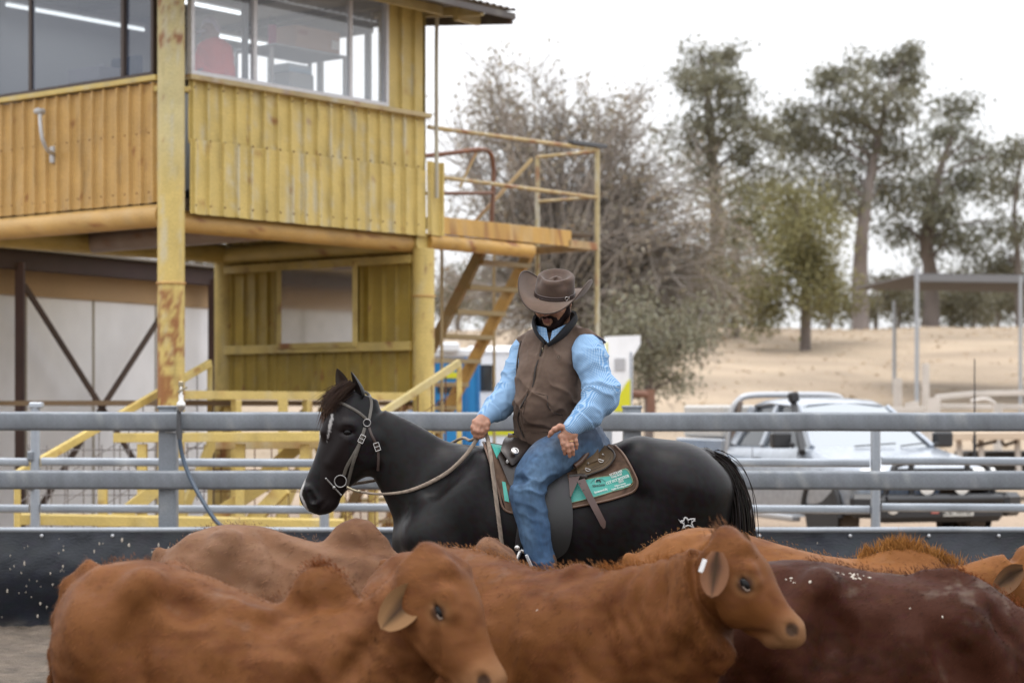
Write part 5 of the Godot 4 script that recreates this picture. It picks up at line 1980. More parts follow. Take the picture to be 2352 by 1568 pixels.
func make_trees() -> void:
	make_twiggy(11, 47.0, "half bare grey brown tree with drooping twigs behind the stair", Vector2(1262, 950), [[1150.0, 280.0, 150.0, 170.0], [1290.0, 430.0, 260.0, 200.0], [1480.0, 560.0, 260.0, 170.0], [1110.0, 520.0, 150.0, 230.0], [1400.0, 330.0, 130.0, 170.0], [1590.0, 640.0, 170.0, 130.0], [1330.0, 680.0, 230.0, 150.0], [1480.0, 740.0, 150.0, 120.0], [1540.0, 480.0, 160.0, 130.0]], 330, 2, 16)
	var gum := Color(0.165, 0.16, 0.112)
	var bark := Color(0.2, 0.165, 0.145)
	make_tree("low_tree", "small leafy tree with low hanging crown beside the rusty pipe", 21, 44.0, [[1492.0, 960.0, 0.11], [1490.0, 880.0, 0.09], [1500.0, 800.0, 0.06]], [[1500.0, 840.0, 70.0, 700], [1560.0, 800.0, 60.0, 500], [1590.0, 750.0, 60.0, 420], [1480.0, 760.0, 70.0, 500], [1545.0, 870.0, 40.0, 280], [1430.0, 720.0, 80.0, 500], [1640.0, 720.0, 55.0, 260]], 0.15, 0.075, Color(0.2, 0.195, 0.14), bark, 0.5)
	make_tree("gum_tree", "tall thin gum reaching up behind the half bare tree", 22, 92.0, [[1655.0, 760.0, 0.4], [1650.0, 600.0, 0.34], [1640.0, 420.0, 0.26], [1630.0, 260.0, 0.18], [1620.0, 170.0, 0.1]], [[1610.0, 125.0, 42.0, 420], [1640.0, 175.0, 50.0, 420], [1570.0, 180.0, 36.0, 280], [1680.0, 240.0, 48.0, 360], [1600.0, 260.0, 55.0, 420], [1730.0, 265.0, 45.0, 300], [1650.0, 320.0, 60.0, 360], [1560.0, 320.0, 48.0, 260], [1720.0, 350.0, 46.0, 240], [1690.0, 120.0, 30.0, 160], [1620.0, 400.0, 60.0, 300], [1775.0, 300.0, 36.0, 200], [1790.0, 380.0, 40.0, 180], [1760.0, 420.0, 46.0, 200], [1700.0, 190.0, 40.0, 180]], 0.42, 0.15, gum, bark, 0.45)
	make_tree("gum_tree", "broad old gum with thick pale trunk left of the shelter", 23, 94.0, [[1978.0, 760.0, 0.42], [1975.0, 640.0, 0.36], [1982.0, 520.0, 0.3], [2000.0, 400.0, 0.22], [2030.0, 260.0, 0.12]], [[2050.0, 150.0, 48.0, 460], [2100.0, 110.0, 30.0, 260], [2010.0, 200.0, 50.0, 420], [1930.0, 150.0, 46.0, 300], [1905.0, 190.0, 36.0, 220], [1950.0, 250.0, 62.0, 520], [1870.0, 240.0, 50.0, 320], [1830.0, 300.0, 60.0, 460], [1800.0, 260.0, 40.0, 240], [1900.0, 330.0, 66.0, 560], [1990.0, 320.0, 66.0, 560], [2070.0, 260.0, 56.0, 460], [2080.0, 350.0, 55.0, 420], [1960.0, 400.0, 66.0, 520], [1870.0, 400.0, 56.0, 380], [2040.0, 430.0, 60.0, 420], [1930.0, 460.0, 50.0, 320], [2090.0, 180.0, 36.0, 240]], 0.42, 0.15, gum, Color(0.25, 0.21, 0.19), 0.45)
	make_tree("gum_tree", "spreading gum whose crown stands above the shelter's left post", 24, 98.0, [[2140.0, 760.0, 0.42], [2138.0, 640.0, 0.36], [2128.0, 540.0, 0.3], [2150.0, 420.0, 0.2], [2190.0, 300.0, 0.1]], [[2200.0, 230.0, 46.0, 380], [2170.0, 300.0, 50.0, 380], [2240.0, 330.0, 60.0, 500], [2180.0, 400.0, 66.0, 560], [2260.0, 420.0, 56.0, 460], [2110.0, 440.0, 60.0, 480], [2200.0, 480.0, 62.0, 520], [2280.0, 510.0, 46.0, 340], [2130.0, 530.0, 60.0, 460], [2220.0, 560.0, 50.0, 360], [2060.0, 520.0, 46.0, 320], [2310.0, 360.0, 36.0, 200]], 0.42, 0.15, Color(0.155, 0.155, 0.11), bark, 0.45)
	make_tree("gum_tree", "slender gum at the right edge above the shelter", 25, 96.0, [[2342.0, 760.0, 0.2], [2338.0, 600.0, 0.16], [2330.0, 480.0, 0.1], [2345.0, 360.0, 0.06]], [[2345.0, 330.0, 40.0, 260], [2330.0, 420.0, 45.0, 300], [2320.0, 600.0, 60.0, 420], [2290.0, 620.0, 50.0, 340], [2360.0, 520.0, 50.0, 300], [2380.0, 380.0, 60.0, 300]], 0.4, 0.15, gum, bark, 0.45)
	make_tree("bushy_tree", "dense yellow green bushy tree in the dip left of the old gum", 26, 78.0, [[1850.0, 760.0, 0.22], [1850.0, 640.0, 0.18], [1840.0, 540.0, 0.12]], [[1840.0, 470.0, 56.0, 800], [1880.0, 520.0, 60.0, 800], [1800.0, 530.0, 60.0, 800], [1850.0, 580.0, 70.0, 900], [1900.0, 610.0, 60.0, 700], [1790.0, 610.0, 66.0, 800], [1850.0, 660.0, 70.0, 800], [1740.0, 650.0, 60.0, 600], [1920.0, 680.0, 50.0, 500], [1760.0, 720.0, 60.0, 500], [1810.0, 450.0, 40.0, 400]], 0.26, 0.13, Color(0.19, 0.175, 0.075), bark, 0.2, 7)
	make_tree("bushy_tree", "olive bushy tree half hidden behind the twiggy tree's right side", 27, 84.0, [[1690.0, 760.0, 0.2], [1690.0, 600.0, 0.15], [1695.0, 480.0, 0.1]], [[1700.0, 440.0, 56.0, 600], [1660.0, 500.0, 60.0, 600], [1740.0, 500.0, 50.0, 500], [1690.0, 570.0, 70.0, 700], [1640.0, 640.0, 70.0, 700], [1720.0, 640.0, 60.0, 500], [1580.0, 600.0, 70.0, 500], [1540.0, 680.0, 60.0, 500], [1620.0, 710.0, 60.0, 450]], 0.28, 0.13, Color(0.165, 0.155, 0.085), bark, 0.2, 7)
	# low scrub along the rise, each bush on its own
	var rng := RandomNumberGenerator.new()
	rng.seed = 77
	var xs := [1680.0, 1745.0, 1905.0, 2010.0, 2062.0, 2118.0, 2185.0, 2235.0, 2290.0, 2338.0, 1590.0, 1500.0, 1410.0, 1330.0, 1130.0, 1050.0]
	for i in xs.size():
		var x: float = xs[i]
		var base := 738.0 - (12.0 if x < 1700.0 else 0.0)
		make_tree("scrub_bush", "olive scrub bush on the crest, " + ["left of the old gum's trunk", "behind the rise's near end", "beside the old gum's trunk", "right of the old gum's trunk", "under the shelter's left corner", "between the shelter's posts", "beneath the shelter's middle", "beneath the shelter right of its middle", "near the shelter's right post", "at the right edge below the shelter roof", "low behind the twiggy tree's drooping side", "behind the low leafy tree", "behind the rider's hat to the right", "behind the end of the landing", "behind the open stair's treads", "behind the stair's foot"][i], 100 + i, 104.0 + 6.0 * (i % 3), [[x, base + 8.0, 0.14], [x + 4.0, base - 50.0, 0.1], [x, base - 90.0, 0.05]], [[x - 26.0, base - 45.0, 34.0, 260], [x + 24.0, base - 55.0, 36.0, 260], [x, base - 90.0, 36.0, 260], [x - 8.0, base - 20.0, 40.0, 260]], 0.36, 0.16, Color(0.14, 0.13, 0.085), bark, 0.2, 5, "scrub bushes along the crest")
	# bare trunks seen past the shed
	for q in [[30, 62.0, 40.0, "leaning bare trunks left of the shed's post", [[60.0, 720.0, 0.16], [42.0, 600.0, 0.12], [20.0, 480.0, 0.07]], [[0.0, 520.0, 60.0, 60], [70.0, 500.0, 60.0, 80], [20.0, 430.0, 60.0, 60]]],
			[31, 60.0, 0.0, "forked bare tree behind the middle of the shed roof", [[250.0, 720.0, 0.12], [238.0, 610.0, 0.09], [225.0, 480.0, 0.05]], [[180.0, 520.0, 70.0, 80], [270.0, 500.0, 60.0, 60], [230.0, 420.0, 60.0, 60]]],
			[32, 66.0, 0.0, "slim bare tree above the shed's white panels", [[172.0, 720.0, 0.1], [166.0, 600.0, 0.08], [176.0, 470.0, 0.04]], [[120.0, 600.0, 50.0, 120], [190.0, 560.0, 46.0, 90], [140.0, 480.0, 50.0, 60]]],
			[33, 70.0, 0.0, "leafy gum seen between the two left columns", [[458.0, 760.0, 0.2], [456.0, 640.0, 0.16], [450.0, 520.0, 0.1]], [[445.0, 620.0, 50.0, 420], [480.0, 600.0, 46.0, 360], [430.0, 570.0, 46.0, 300], [470.0, 540.0, 46.0, 300], [490.0, 650.0, 40.0, 240]]]]:
		make_tree("bare_tree", q[3], q[0], q[1], q[4], q[5], 0.22, 0.09, Color(0.15, 0.14, 0.1), Color(0.15, 0.12, 0.1), 0.3, 9)

# ------------------------------------------------------------------ animals
# hair lying on a skin: thin slips of the skin's own colours
func hair_on(skin: MB, count: int, rng: RandomNumberGenerator, long: float, wide: float, lift: float, flow: Callable, keep: Callable, tint := 0.25) -> MB:
	var mb := MB.new()
	var faces := skin.ix.size() / 3
	for q in count:
		var f := rng.randi_range(0, faces - 1) * 3
		var a := skin.ix[f]
		var p := skin.v[a].lerp(skin.v[skin.ix[f + 1]], rng.randf()).lerp(skin.v[skin.ix[f + 2]], rng.randf() * 0.6)
		var nn := skin.n[a]
		var k: float = keep.call(p, nn)
		if rng.randf() > k:
			continue
		var dir: Vector3 = flow.call(p)
		dir = (dir - nn * dir.dot(nn)).normalized()
		dir = (dir + Vector3(rng.randfn(), rng.randfn(), rng.randfn()) * 0.22).normalized()
		var l := long * rng.randf_range(0.5, 1.3)
		var e := p + dir * l + nn * (lift * l * rng.randf_range(0.3, 1.5))
		var s := dir.cross(nn).normalized() * wide * rng.randf_range(0.5, 1.3)
		var tone := 1.0 + tint * (rng.randf() * 2.0 - 1.0) + tint * noise(p, 14.0)
		var c := skin.c[a]
		mb.col = Color(c.r * tone, c.g * tone, c.b * tone)
		var i := mb.v.size()
		mb.v.append_array(PackedVector3Array([p - s - nn * 0.002, p + s - nn * 0.002, e]))
		mb.n.append_array(PackedVector3Array([nn, nn, nn]))
		mb.c.append_array(PackedColorArray([mb.col, mb.col, mb.col]))
		mb.u.append_array(PackedVector2Array([Vector2.ZERO, Vector2.ZERO, Vector2.ZERO]))
		mb.ix.append_array(PackedInt32Array([i, i + 1, i + 2]))
	return mb

# long hairs along a line of roots
func locks(mb: MB, roots: PackedVector3Array, dirs: Callable, count: int, long: float, wide: float, rng: RandomNumberGenerator, c0: Color, c1: Color, spread := 0.02, curl := 0.15) -> void:
	for q in count:
		var f := rng.randf() * (roots.size() - 1.001)
		var i := int(f)
		var p := roots[i].lerp(roots[i + 1], f - i) + Vector3(rng.randfn(), rng.randfn(), rng.randfn()) * spread
		var d: Vector3 = dirs.call(f / (roots.size() - 1))
		var l := long * rng.randf_range(0.55, 1.15)
		var wv := rdir(rng) * curl * l
		var mid := p + d * l * 0.5 + wv * 0.5
		var e := p + d * l + wv + Vector3(0, -0.12 * l, 0)
		mb.col = c0.lerp(c1, rng.randf())
		mb.tube(PackedVector3Array([p, p.lerp(mid, 0.5) + wv * 0.1, mid, e]), PackedFloat32Array([wide, wide, wide * 0.8, wide * 0.15]), 3, false)

# an ear: from its root to its tip, opening towards face, so wide
func ear_shape(mb: MB, root: Vector3, tip: Vector3, face: Vector3, wide: float, cup: float, outer: Color, inner: Color, power := 0.75, bend := 0.0, blunt := 0.75) -> void:
	var ax := tip - root
	var ln := ax.length()
	ax /= ln
	face = (face - ax * face.dot(ax)).normalized()
	var side := ax.cross(face)
	var rows := []
	var cols := []
	for i in 15:
		var u := i / 14.0
		var row := PackedVector3Array()
		var cr := PackedColorArray()
		var ww := wide * (pow(sin(PI * clampf(pow(u, power) * 0.97 + 0.03, 0, 1)), blunt) * 0.98 + 0.02) * 0.5
		if u < 0.12:
			ww = maxf(ww, wide * 0.2)
		for j in 25:
			var a := TAU * j / 24.0
			var s := cos(a)
			var depth := -cup * wide * 0.5 * (1.0 - s * s) * (1.0 - 0.4 * u) * (ww / (wide * 0.5))
			var thick := 0.006 * (1.0 - 0.6 * u) * sin(a)
			row.append(root + ax * (u * ln) + side * (s * ww) + face * (depth + thick + bend * u * u))
			cr.append(inner.lerp(Color(0.03, 0.018, 0.012), clampf(1.3 - 2.0 * absf(s) - 1.1 * absf(u - 0.3), 0, 0.9)) if sin(a) > 0.1 else outer)
		rows.append(row)
		cols.append(cr)
	mb.sheet(rows, cols)

func make_horse() -> Blob:
	var b := Blob.new()
	var S := func(tx: float, ty: float, bx: float, by: float, hw: float) -> Array:
		return [hp(tx, ty), hp(bx, by), hw]
	# trunk, neck, head
	b.loft([S.call(934, 1212, 934, 1262, 0.05), S.call(946, 1150, 946, 1316, 0.13), S.call(975, 1090, 975, 1350, 0.18), S.call(1020, 1046, 1020, 1370, 0.215), S.call(1080, 1026, 1080, 1378, 0.24), S.call(1150, 1030, 1150, 1376, 0.26), S.call(1250, 1038, 1250, 1374, 0.28), S.call(1350, 1034, 1350, 1364, 0.285), S.call(1420, 1017, 1420, 1346, 0.275), S.call(1490, 1007, 1490, 1330, 0.27), S.call(1560, 1020, 1560, 1315, 0.262), S.call(1615, 1045, 1615, 1300, 0.235), S.call(1650, 1085, 1650, 1285, 0.185), S.call(1672, 1140, 1672, 1262, 0.1), S.call(1678, 1180, 1678, 1220, 0.04)], 0.01)
	b.loft([S.call(842, 900, 858, 1058, 0.06), S.call(890, 921, 880, 1096, 0.072), S.call(940, 949, 900, 1140, 0.082), S.call(1000, 987, 920, 1188, 0.1), S.call(1060, 1016, 940, 1246, 0.135), S.call(1112, 1024, 960, 1306, 0.165), S.call(1150, 1030, 1000, 1360, 0.17)], 0.05)
	b.loft([S.call(792, 888, 868, 918, 0.052), S.call(770, 915, 878, 962, 0.078), S.call(752, 950, 884, 1010, 0.098), S.call(741, 985, 884, 1050, 0.1), S.call(733, 1017, 868, 1082, 0.092), S.call(722, 1053, 828, 1102, 0.073), S.call(708, 1085, 797, 1126, 0.06), S.call(695, 1112, 780, 1148, 0.054), S.call(686, 1138, 770, 1164, 0.056), S.call(691, 1158, 752, 1176, 0.047), S.call(704, 1172, 735, 1180, 0.022)], 0.03)
	# chest, shoulders, haunches (near and far)
	for s in [1.0, -1.0]:
		b.cone(hp(1110, 1075, 0.12 * s), hp(985, 1235, 0.15 * s), 0.075, 0.1, 0.1)
		b.cone(hp(985, 1235, 0.15 * s), hp(1050, 1345, 0.17 * s), 0.11, 0.1, 0.08)
		b.cone(hp(1470, 1060, 0.15 * s), hp(1600, 1130, 0.13 * s), 0.11, 0.12, 0.1)
		b.cone(hp(1560, 1120, 0.12 * s), hp(1500, 1330, 0.15 * s), 0.2, 0.12, 0.08)
		b.cone(hp(1620, 1130, 0.1 * s), hp(1610, 1300, 0.12 * s), 0.13, 0.1, 0.05)
		# legs
		b.cone(hp(1040, 1350, 0.16 * s), hp(1030, 1500, 0.15 * s), 0.09, 0.055, 0.05)
		b.cone(hp(1030, 1500, 0.15 * s), hp(1032, 1525, 0.15 * s), 0.058, 0.05, 0.02)
		b.cone(hp(1032, 1525, 0.15 * s), hp(1036, 1640, 0.15 * s), 0.037, 0.035, 0.02)
		b.cone(hp(1036, 1640, 0.15 * s), hp(1020, 1690, 0.15 * s), 0.042, 0.04, 0.02)
		b.cone(hp(1018, 1700, 0.15 * s), hp(1012, 1722, 0.15 * s), 0.05, 0.06, 0.01)
		b.cone(hp(1520, 1320, 0.15 * s), hp(1628, 1470, 0.14 * s), 0.11, 0.055, 0.05)
		b.cone(hp(1640, 1462, 0.14 * s), hp(1618, 1500, 0.14 * s), 0.05, 0.048, 0.02)
		b.cone(hp(1622, 1500, 0.14 * s), hp(1604, 1640, 0.14 * s), 0.042, 0.037, 0.02)
		b.cone(hp(1604, 1640, 0.14 * s), hp(1588, 1690, 0.14 * s), 0.044, 0.042, 0.02)
		b.cone(hp(1586, 1700, 0.14 * s), hp(1578, 1722, 0.14 * s), 0.05, 0.06, 0.01)
		# head: cheek, facial crest, brow, jaw
		b.cone(hp(852, 1010, 0.055 * s), hp(846, 1052, 0.05 * s), 0.055, 0.048, 0.03, Vector3(0, 0, 1), 0.75)
		b.cone(hp(798, 1003, 0.075 * s), hp(762, 1062, 0.058 * s), 0.016, 0.012, 0.035)
		b.cone(hp(790, 974, 0.078 * s), hp(808, 976, 0.083 * s), 0.02, 0.018, 0.03)
		b.cone(hp(762, 965, 0.045 * s), hp(748, 990, 0.052 * s), 0.022, 0.02, 0.04)
		b.cut(hp(797, 991, 0.102 * s), hp(800, 991, 0.104 * s), 0.02, 0.02, 0.02)
		b.cone(hp(786, 1001, 0.086 * s), hp(808, 1001, 0.09 * s), 0.007, 0.007, 0.012)
		b.cone(hp(786, 984, 0.087 * s), hp(810, 985, 0.092 * s), 0.008, 0.008, 0.012)
		# nostril and lips
		b.cone(hp(705, 1122, 0.04 * s), hp(722, 1150, 0.045 * s), 0.02, 0.022, 0.02)
		b.cut(hp(713, 1130, 0.066 * s), hp(719, 1147, 0.066 * s), 0.013, 0.017, 0.012)
		b.cut(hp(775, 1121, 0.068 * s), hp(742, 1158, 0.056 * s), 0.005, 0.005, 0.014)
		b.cut(hp(742, 1158, 0.056 * s), hp(728, 1176, 0.04 * s), 0.005, 0.005, 0.012)
		b.cut(hp(870, 960, 0.1 * s), hp(878, 1040, 0.11 * s), 0.014, 0.02, 0.04)
		b.cut(hp(1000, 1120, 0.17 * s), hp(1060, 1060, 0.2 * s), 0.03, 0.04, 0.08)
		b.cut(hp(1470, 1150, 0.31 * s), hp(1455, 1260, 0.32 * s), 0.03, 0.05, 0.06)
	b.cone(hp(752, 1158, 0), hp(762, 1152, 0), 0.028, 0.024, 0.025)
	b.cone(hp(952, 1250, 0), hp(960, 1310, 0), 0.09, 0.1, 0.08)
	b.cone(hp(1624, 1050, 0), hp(1648, 1075, 0), 0.045, 0.04, 0.04)
	b.lo.y = maxf(b.lo.y, 0.0)
	return b

func skin_horse(b: Blob) -> MB:
	var box := AABB(hp(674, 1190, -0.16), hp(892, 870, 0.16) - hp(674, 1190, -0.16)).abs()
	var mb := b.mesh(0.0135, AABB(), box)
	mb.add(b.mesh(0.005, box))
	for i in mb.v.size():
		var p := mb.v[i]
		var c := Color(0.0085, 0.0075, 0.008)
		c = c.lerp(Color(0.022, 0.014, 0.01), clampf(0.35 * noise(p, 2.2) + 0.2 * noise(p, 7.0), 0, 1))
		c = shade(c, 1.0 + 0.3 * noise(p, 23.0))
		mb.c[i] = c
	# white of the blaze and snip, soft brown of the face
	for i in mb.v.size():
		var p := mb.v[i]
		var d := 9.7 + p.z + 9.7 - 9.7
		d = -p.z
		var px := 1176.0 + p.x * F / d
		var py := 938.0 - (p.y - 1.6) * F / d
		if px < 800.0 and px > 670.0 and py < 1185.0 and py > 890.0:
			var s := 0.0
			var z := absf(p.z + 9.7)
			var nz1 := 5.0 * noise(p, 60.0)
			if py < 1018.0 and py > 948.0:   # star on the forehead
				var mid := lerpf(764.0, 752.0, (py - 948.0) / 60.0)
				var half := 6.5 * (1.0 - absf((py - 972.0) / 44.0))
				s = clampf((half - absf(px - mid) + nz1 * 0.7) * 0.35, 0, 1) if p.z > -9.71 else 0.0
			elif py >= 1018.0 and py < 1178.0:   # stripe down to the nose
				var e := lerpf(733.0, 700.0, clampf((py - 1018.0) / 72.0, 0, 1))
				if py > 1085.0:
					e = lerpf(703.0, 689.0, clampf((py - 1085.0) / 50.0, 0, 1)) + maxf(0.0, (py - 1135.0) * 0.42)
				s = clampf((2.4 + 0.012 * (py - 1018.0) - absf(px - e - 1.0) + nz1 * 0.3) * 0.5, 0, 1)
				if py < 1060.0:
					s *= 0.12
			mb.c[i] = mb.c[i].lerp(Color(0.42, 0.4, 0.39), s)
			if s < 0.1 and px > 735.0:
				mb.c[i] = mb.c[i].lerp(Color(0.022, 0.014, 0.011), 0.35)
	return mb

func dress_horse(b: Blob, skin: MB) -> Node3D:
	var t := thing("horse", "black saddled horse with white face stripe standing sideways behind the cattle", "horse", Vector3(hp(1300, 0).x, 0, -9.7))
	var rng := RandomNumberGenerator.new()
	rng.seed = 41
	var ears := MB.new()
	ear_shape(ears, hp(828, 915, 0.055), hp(809, 852, 0.065), Vector3(-0.75, 0.1, 0.35), 0.072, 0.75, Color(0.013, 0.012, 0.012), Color(0.03, 0.024, 0.022), 0.62, 0.006)
	ear_shape(ears, hp(793, 900, -0.05), hp(775, 845, -0.06), Vector3(-0.3, 0.1, 0.9), 0.066, 0.7, Color(0.013, 0.012, 0.012), Color(0.05, 0.036, 0.03), 0.62, 0.006)
	skin.add(ears)
	part("body", skin, M.horse, t)
	for s in [1.0, -1.0]:
		var mb := MB.new()
		mb.ball(hp(798, 992, 0.087 * s), Vector3(0.019, 0.015, 0.012), Basis(), 14)
		part("eye", mb, M.eye, t)
	# forelock, mane, tail
	var mb := MB.new()
	var roots := PackedVector3Array([hp(808, 886, 0.05), hp(800, 884, 0.0), hp(790, 886, -0.05)])
	locks(mb, roots, func(f): return Vector3(-0.62, -0.55 + 0.25 * f, 0.22).normalized(), 800, 0.13, 0.0014, rng, Color(0.075, 0.042, 0.03), Color(0.022, 0.015, 0.012), 0.012, 0.1)
	roots = PackedVector3Array([hp(775, 893, 0.03), hp(762, 910, 0.03), hp(756, 930, 0.02)])
	locks(mb, roots, func(f): return Vector3(-0.25, -0.9, 0.1).normalized(), 420, 0.1, 0.0013, rng, Color(0.1, 0.055, 0.036), Color(0.03, 0.02, 0.015), 0.012, 0.16)
	part("forelock", mb, M.hair, t)
	mb = MB.new()
	for q in 2600:
		var a := rng.randf()
		var o := Vector3(rng.randfn() * 0.02, rng.randfn() * 0.02, rng.randfn() * 0.035)
		var l := rng.randf_range(0.5, 1.0)
		var c := [hp(1622 + 22 * a, 1046 + 24 * a, 0.0) + o * 0.7, hp(1660, 1080, 0.0) + o, hp(1681, 1140, 0.0) + o * 1.3, hp(1684, 1230, 0.0) + o * 1.6, hp(1680, lerpf(1300, 1480, l), 0.0) + o * 1.8]
		mb.col = Color(0.01, 0.009, 0.009).lerp(Color(0.028, 0.02, 0.017), rng.randf())
		mb.tube(curve(c, 3), PackedFloat32Array([0.002]), 3, false)
	for q in 40:   # flyaways
		var p := hp(1676 + rng.randfn() * 3, rng.randf_range(1080, 1200), rng.randfn() * 0.02)
		mb.tube(curve([p, p + Vector3(0.02, -0.05, 0.0), p + Vector3(rng.randf_range(0.0, 0.03), -0.13, rng.randfn() * 0.02)], 3), PackedFloat32Array([0.0012]), 3, false)
	part("tail", mb, M.hair, t)
	# the star brand
	mb = MB.new()
	mb.col = Color(0.55, 0.54, 0.53)
	var star := [[1562, 1196], [1570, 1195], [1574, 1186], [1580, 1193], [1592, 1190], [1596, 1192], [1588, 1200], [1592, 1210], [1580, 1205], [1570, 1211], [1571, 1202], [1562, 1197]]
	for i in star.size() - 1:
		var p := b.hit(hp(star[i][0], star[i][1], 0.5), hp(star[i][0], star[i][1], 0.0))
		var q := b.hit(hp(star[i + 1][0], star[i + 1][1], 0.5), hp(star[i + 1][0], star[i + 1][1], 0.0))
		mb.tube(PackedVector3Array([p, (p + q) * 0.5 + Vector3(0, 0.002, 0.0015), q]), PackedFloat32Array([0.0032]), 5)
		for k in 5:
			var r := p.lerp(q, rng.randf()) + Vector3(0, 0, 0.002)
			mb.rod(r, r + Vector3(rng.randfn() * 0.006, rng.randfn() * 0.006, 0), 0.0012, -1.0, 3)
	part("brand_mark", mb, M.hair, t, "white freeze brand in the shape of a star")
	return t

# ------------------------------------------------------------------ cattle
# All of a calf's points are [px, py]; d maps px to its distance, so that a calf may walk towards the lens or away from it.
class Calf:
	var b := Blob.new()
	var d0: float
	var d1: float
	var x0: float
	var head_box: AABB
	var eyes := []
	var crest := []
	var body: MB
	var cfg: Dictionary

	func p(px: float, py: float, z := 0.0) -> Vector3:
		var d := d0 + d1 * (px - x0) - z
		return Vector3((px - 1176.0) * d / 4800.0, 1.6 - (py - 938.0) * d / 4800.0, -d)

func build_calf(cfg: Dictionary) -> Calf:
	var k := Calf.new()
	k.cfg = cfg
	k.d0 = cfg.d
	k.d1 = cfg.get("slope", 0.0)
	k.x0 = cfg.trunk[0][0]
	var b := k.b
	var st := []
	var tr: Array = cfg.trunk
	for q in tr:
		st.append([k.p(q[0], q[1]), k.p(q[0], q[2]), q[3]])
	b.loft(st, 0.01)
	st = []
	for q in cfg.neck:
		st.append([k.p(q[0], q[1], cfg.get("neck_z", 0.0)), k.p(q[2], q[3], cfg.get("neck_z", 0.0)), q[4]])
	b.loft(st, 0.06)
	# head, turned by its own depths
	st = []
	var hz0: float = cfg.get("head_z0", 0.0)
	var hz1: float = cfg.get("head_z1", 0.0)
	var n: int = cfg.head.size()
	for i in n:
		var q: Array = cfg.head[i]
		var z := lerpf(hz0, hz1, float(i) / (n - 1))
		st.append([k.p(q[0], q[1], z), k.p(q[2], q[3], z), q[4]])
	b.loft(st, 0.035, cfg.get("head_side", Vector3(-0.2, 0.0, 0.98)))
	var hl: Loft = b.lofts[2]
	# where on the head: t along it (0 poll, 1 nose), y across (1 brow side), z outwards
	var H := func(t: float, y: float, z: float) -> Vector3:
		var i := clampi(int(t * Loft.N), 0, Loft.N)
		return hl.o + hl.ax * (t * hl.L) + hl.uy * (hl.c[i] + hl.ry[i] * y) + hl.uz * (hl.rz[i] * z)
	for s in [1.0, -1.0]:
		b.cone(H.call(0.1, 0.75, 0.35 * s), H.call(0.2, 0.8, 0.5 * s), 0.03, 0.028, 0.04)       # poll and brow
		b.cone(H.call(0.36, 0.55, 0.8 * s), H.call(0.46, 0.5, 0.82 * s), 0.024, 0.02, 0.03)      # brow above the eye
		b.cone(H.call(0.5, 0.1, 0.72 * s), H.call(0.72, 0.05, 0.6 * s), 0.02, 0.014, 0.04)       # cheek bone
		b.cone(H.call(0.3, -0.45, 0.6 * s), H.call(0.5, -0.5, 0.55 * s), 0.05, 0.035, 0.04)      # jaw muscle
		b.cut(H.call(0.42, 0.3, 1.1 * s), H.call(0.44, 0.28, 1.1 * s), 0.022, 0.022, 0.02)       # socket
		b.cone(H.call(0.385, 0.4, 0.98 * s), H.call(0.47, 0.37, 0.97 * s), 0.007, 0.007, 0.014)  # lids
		b.cone(H.call(0.395, 0.17, 0.98 * s), H.call(0.465, 0.17, 0.96 * s), 0.007, 0.007, 0.012)
		b.cone(H.call(0.86, 0.3, 0.5 * s), H.call(0.93, 0.0, 0.55 * s), 0.028, 0.028, 0.03)      # nostril wing
		b.cut(H.call(0.9, 0.42, 0.98 * s), H.call(0.945, 0.3, 1.0 * s), 0.014, 0.012, 0.012)
		b.cut(H.call(0.74, -0.55, 1.1 * s), H.call(0.95, -0.62, 1.0 * s), 0.006, 0.006, 0.016)   # mouth
	b.cone(H.call(0.96, 0.1, 0.3), H.call(0.96, 0.1, -0.3), 0.03, 0.03, 0.03)
	b.cone(H.call(0.86, -0.75, 0.15), H.call(0.86, -0.75, -0.15), 0.026, 0.026, 0.03)
	b.cone(H.call(0.03, 0.72, 0.18), H.call(0.03, 0.72, -0.18), 0.035, 0.035, 0.05)             # poll knob
	var m: float = cfg.get("hump_r", 0.05)
	var hu: Array = cfg.hump
	for i in hu.size() - 1:
		b.cone(k.p(hu[i][0], hu[i][1]), k.p(hu[i + 1][0], hu[i + 1][1]), m * hu[i][2], m * hu[i + 1][2], 0.06, Vector3(0, 0, 1), 0.7)
	# bones and muscle under the skin, in shares of the trunk (u from tail to chest, v from back to belly, q outwards)
	var tl: Loft = b.lofts[0]
	var B := func(u: float, v: float, q: float) -> Vector3:
		var i := clampi(int(u * Loft.N), 0, Loft.N)
		return tl.o + tl.ax * (u * tl.L) + tl.uy * (tl.c[i] + tl.ry[i] * (1.0 - 2.0 * v)) + tl.uz * (tl.rz[i] * q)
	for s in [1.0, -1.0]:
		b.cone(B.call(0.07, 0.25, 0.45 * s), B.call(0.13, 0.12, 0.42 * s), 0.045, 0.05, 0.06)      # pin
		b.cone(B.call(0.26, 0.1, 0.62 * s), B.call(0.24, 0.15, 0.72 * s), 0.042, 0.042, 0.045)       # hook
		b.cone(B.call(0.16, 0.4, 0.62 * s), B.call(0.33, 0.8, 0.72 * s), 0.13, 0.07, 0.06)         # thigh
		b.cone(B.call(0.26, 0.12, 0.6 * s), B.call(0.16, 0.5, 0.75 * s), 0.05, 0.07, 0.06)
		b.cut(B.call(0.34, 0.3, 1.1 * s), B.call(0.43, 0.24, 1.14 * s), 0.04, 0.028, 0.07)        # hollow of the flank
		b.cone(B.call(0.77, 0.1, 0.42 * s), B.call(0.9, 0.62, 0.84 * s), 0.045, 0.075, 0.03)       # shoulder blade
		b.cone(B.call(0.9, 0.62, 0.8 * s), B.call(0.8, 0.86, 0.72 * s), 0.075, 0.06, 0.05)
		b.cut(B.call(0.69, 0.3, 1.08 * s), B.call(0.74, 0.78, 1.14 * s), 0.028, 0.04, 0.05)
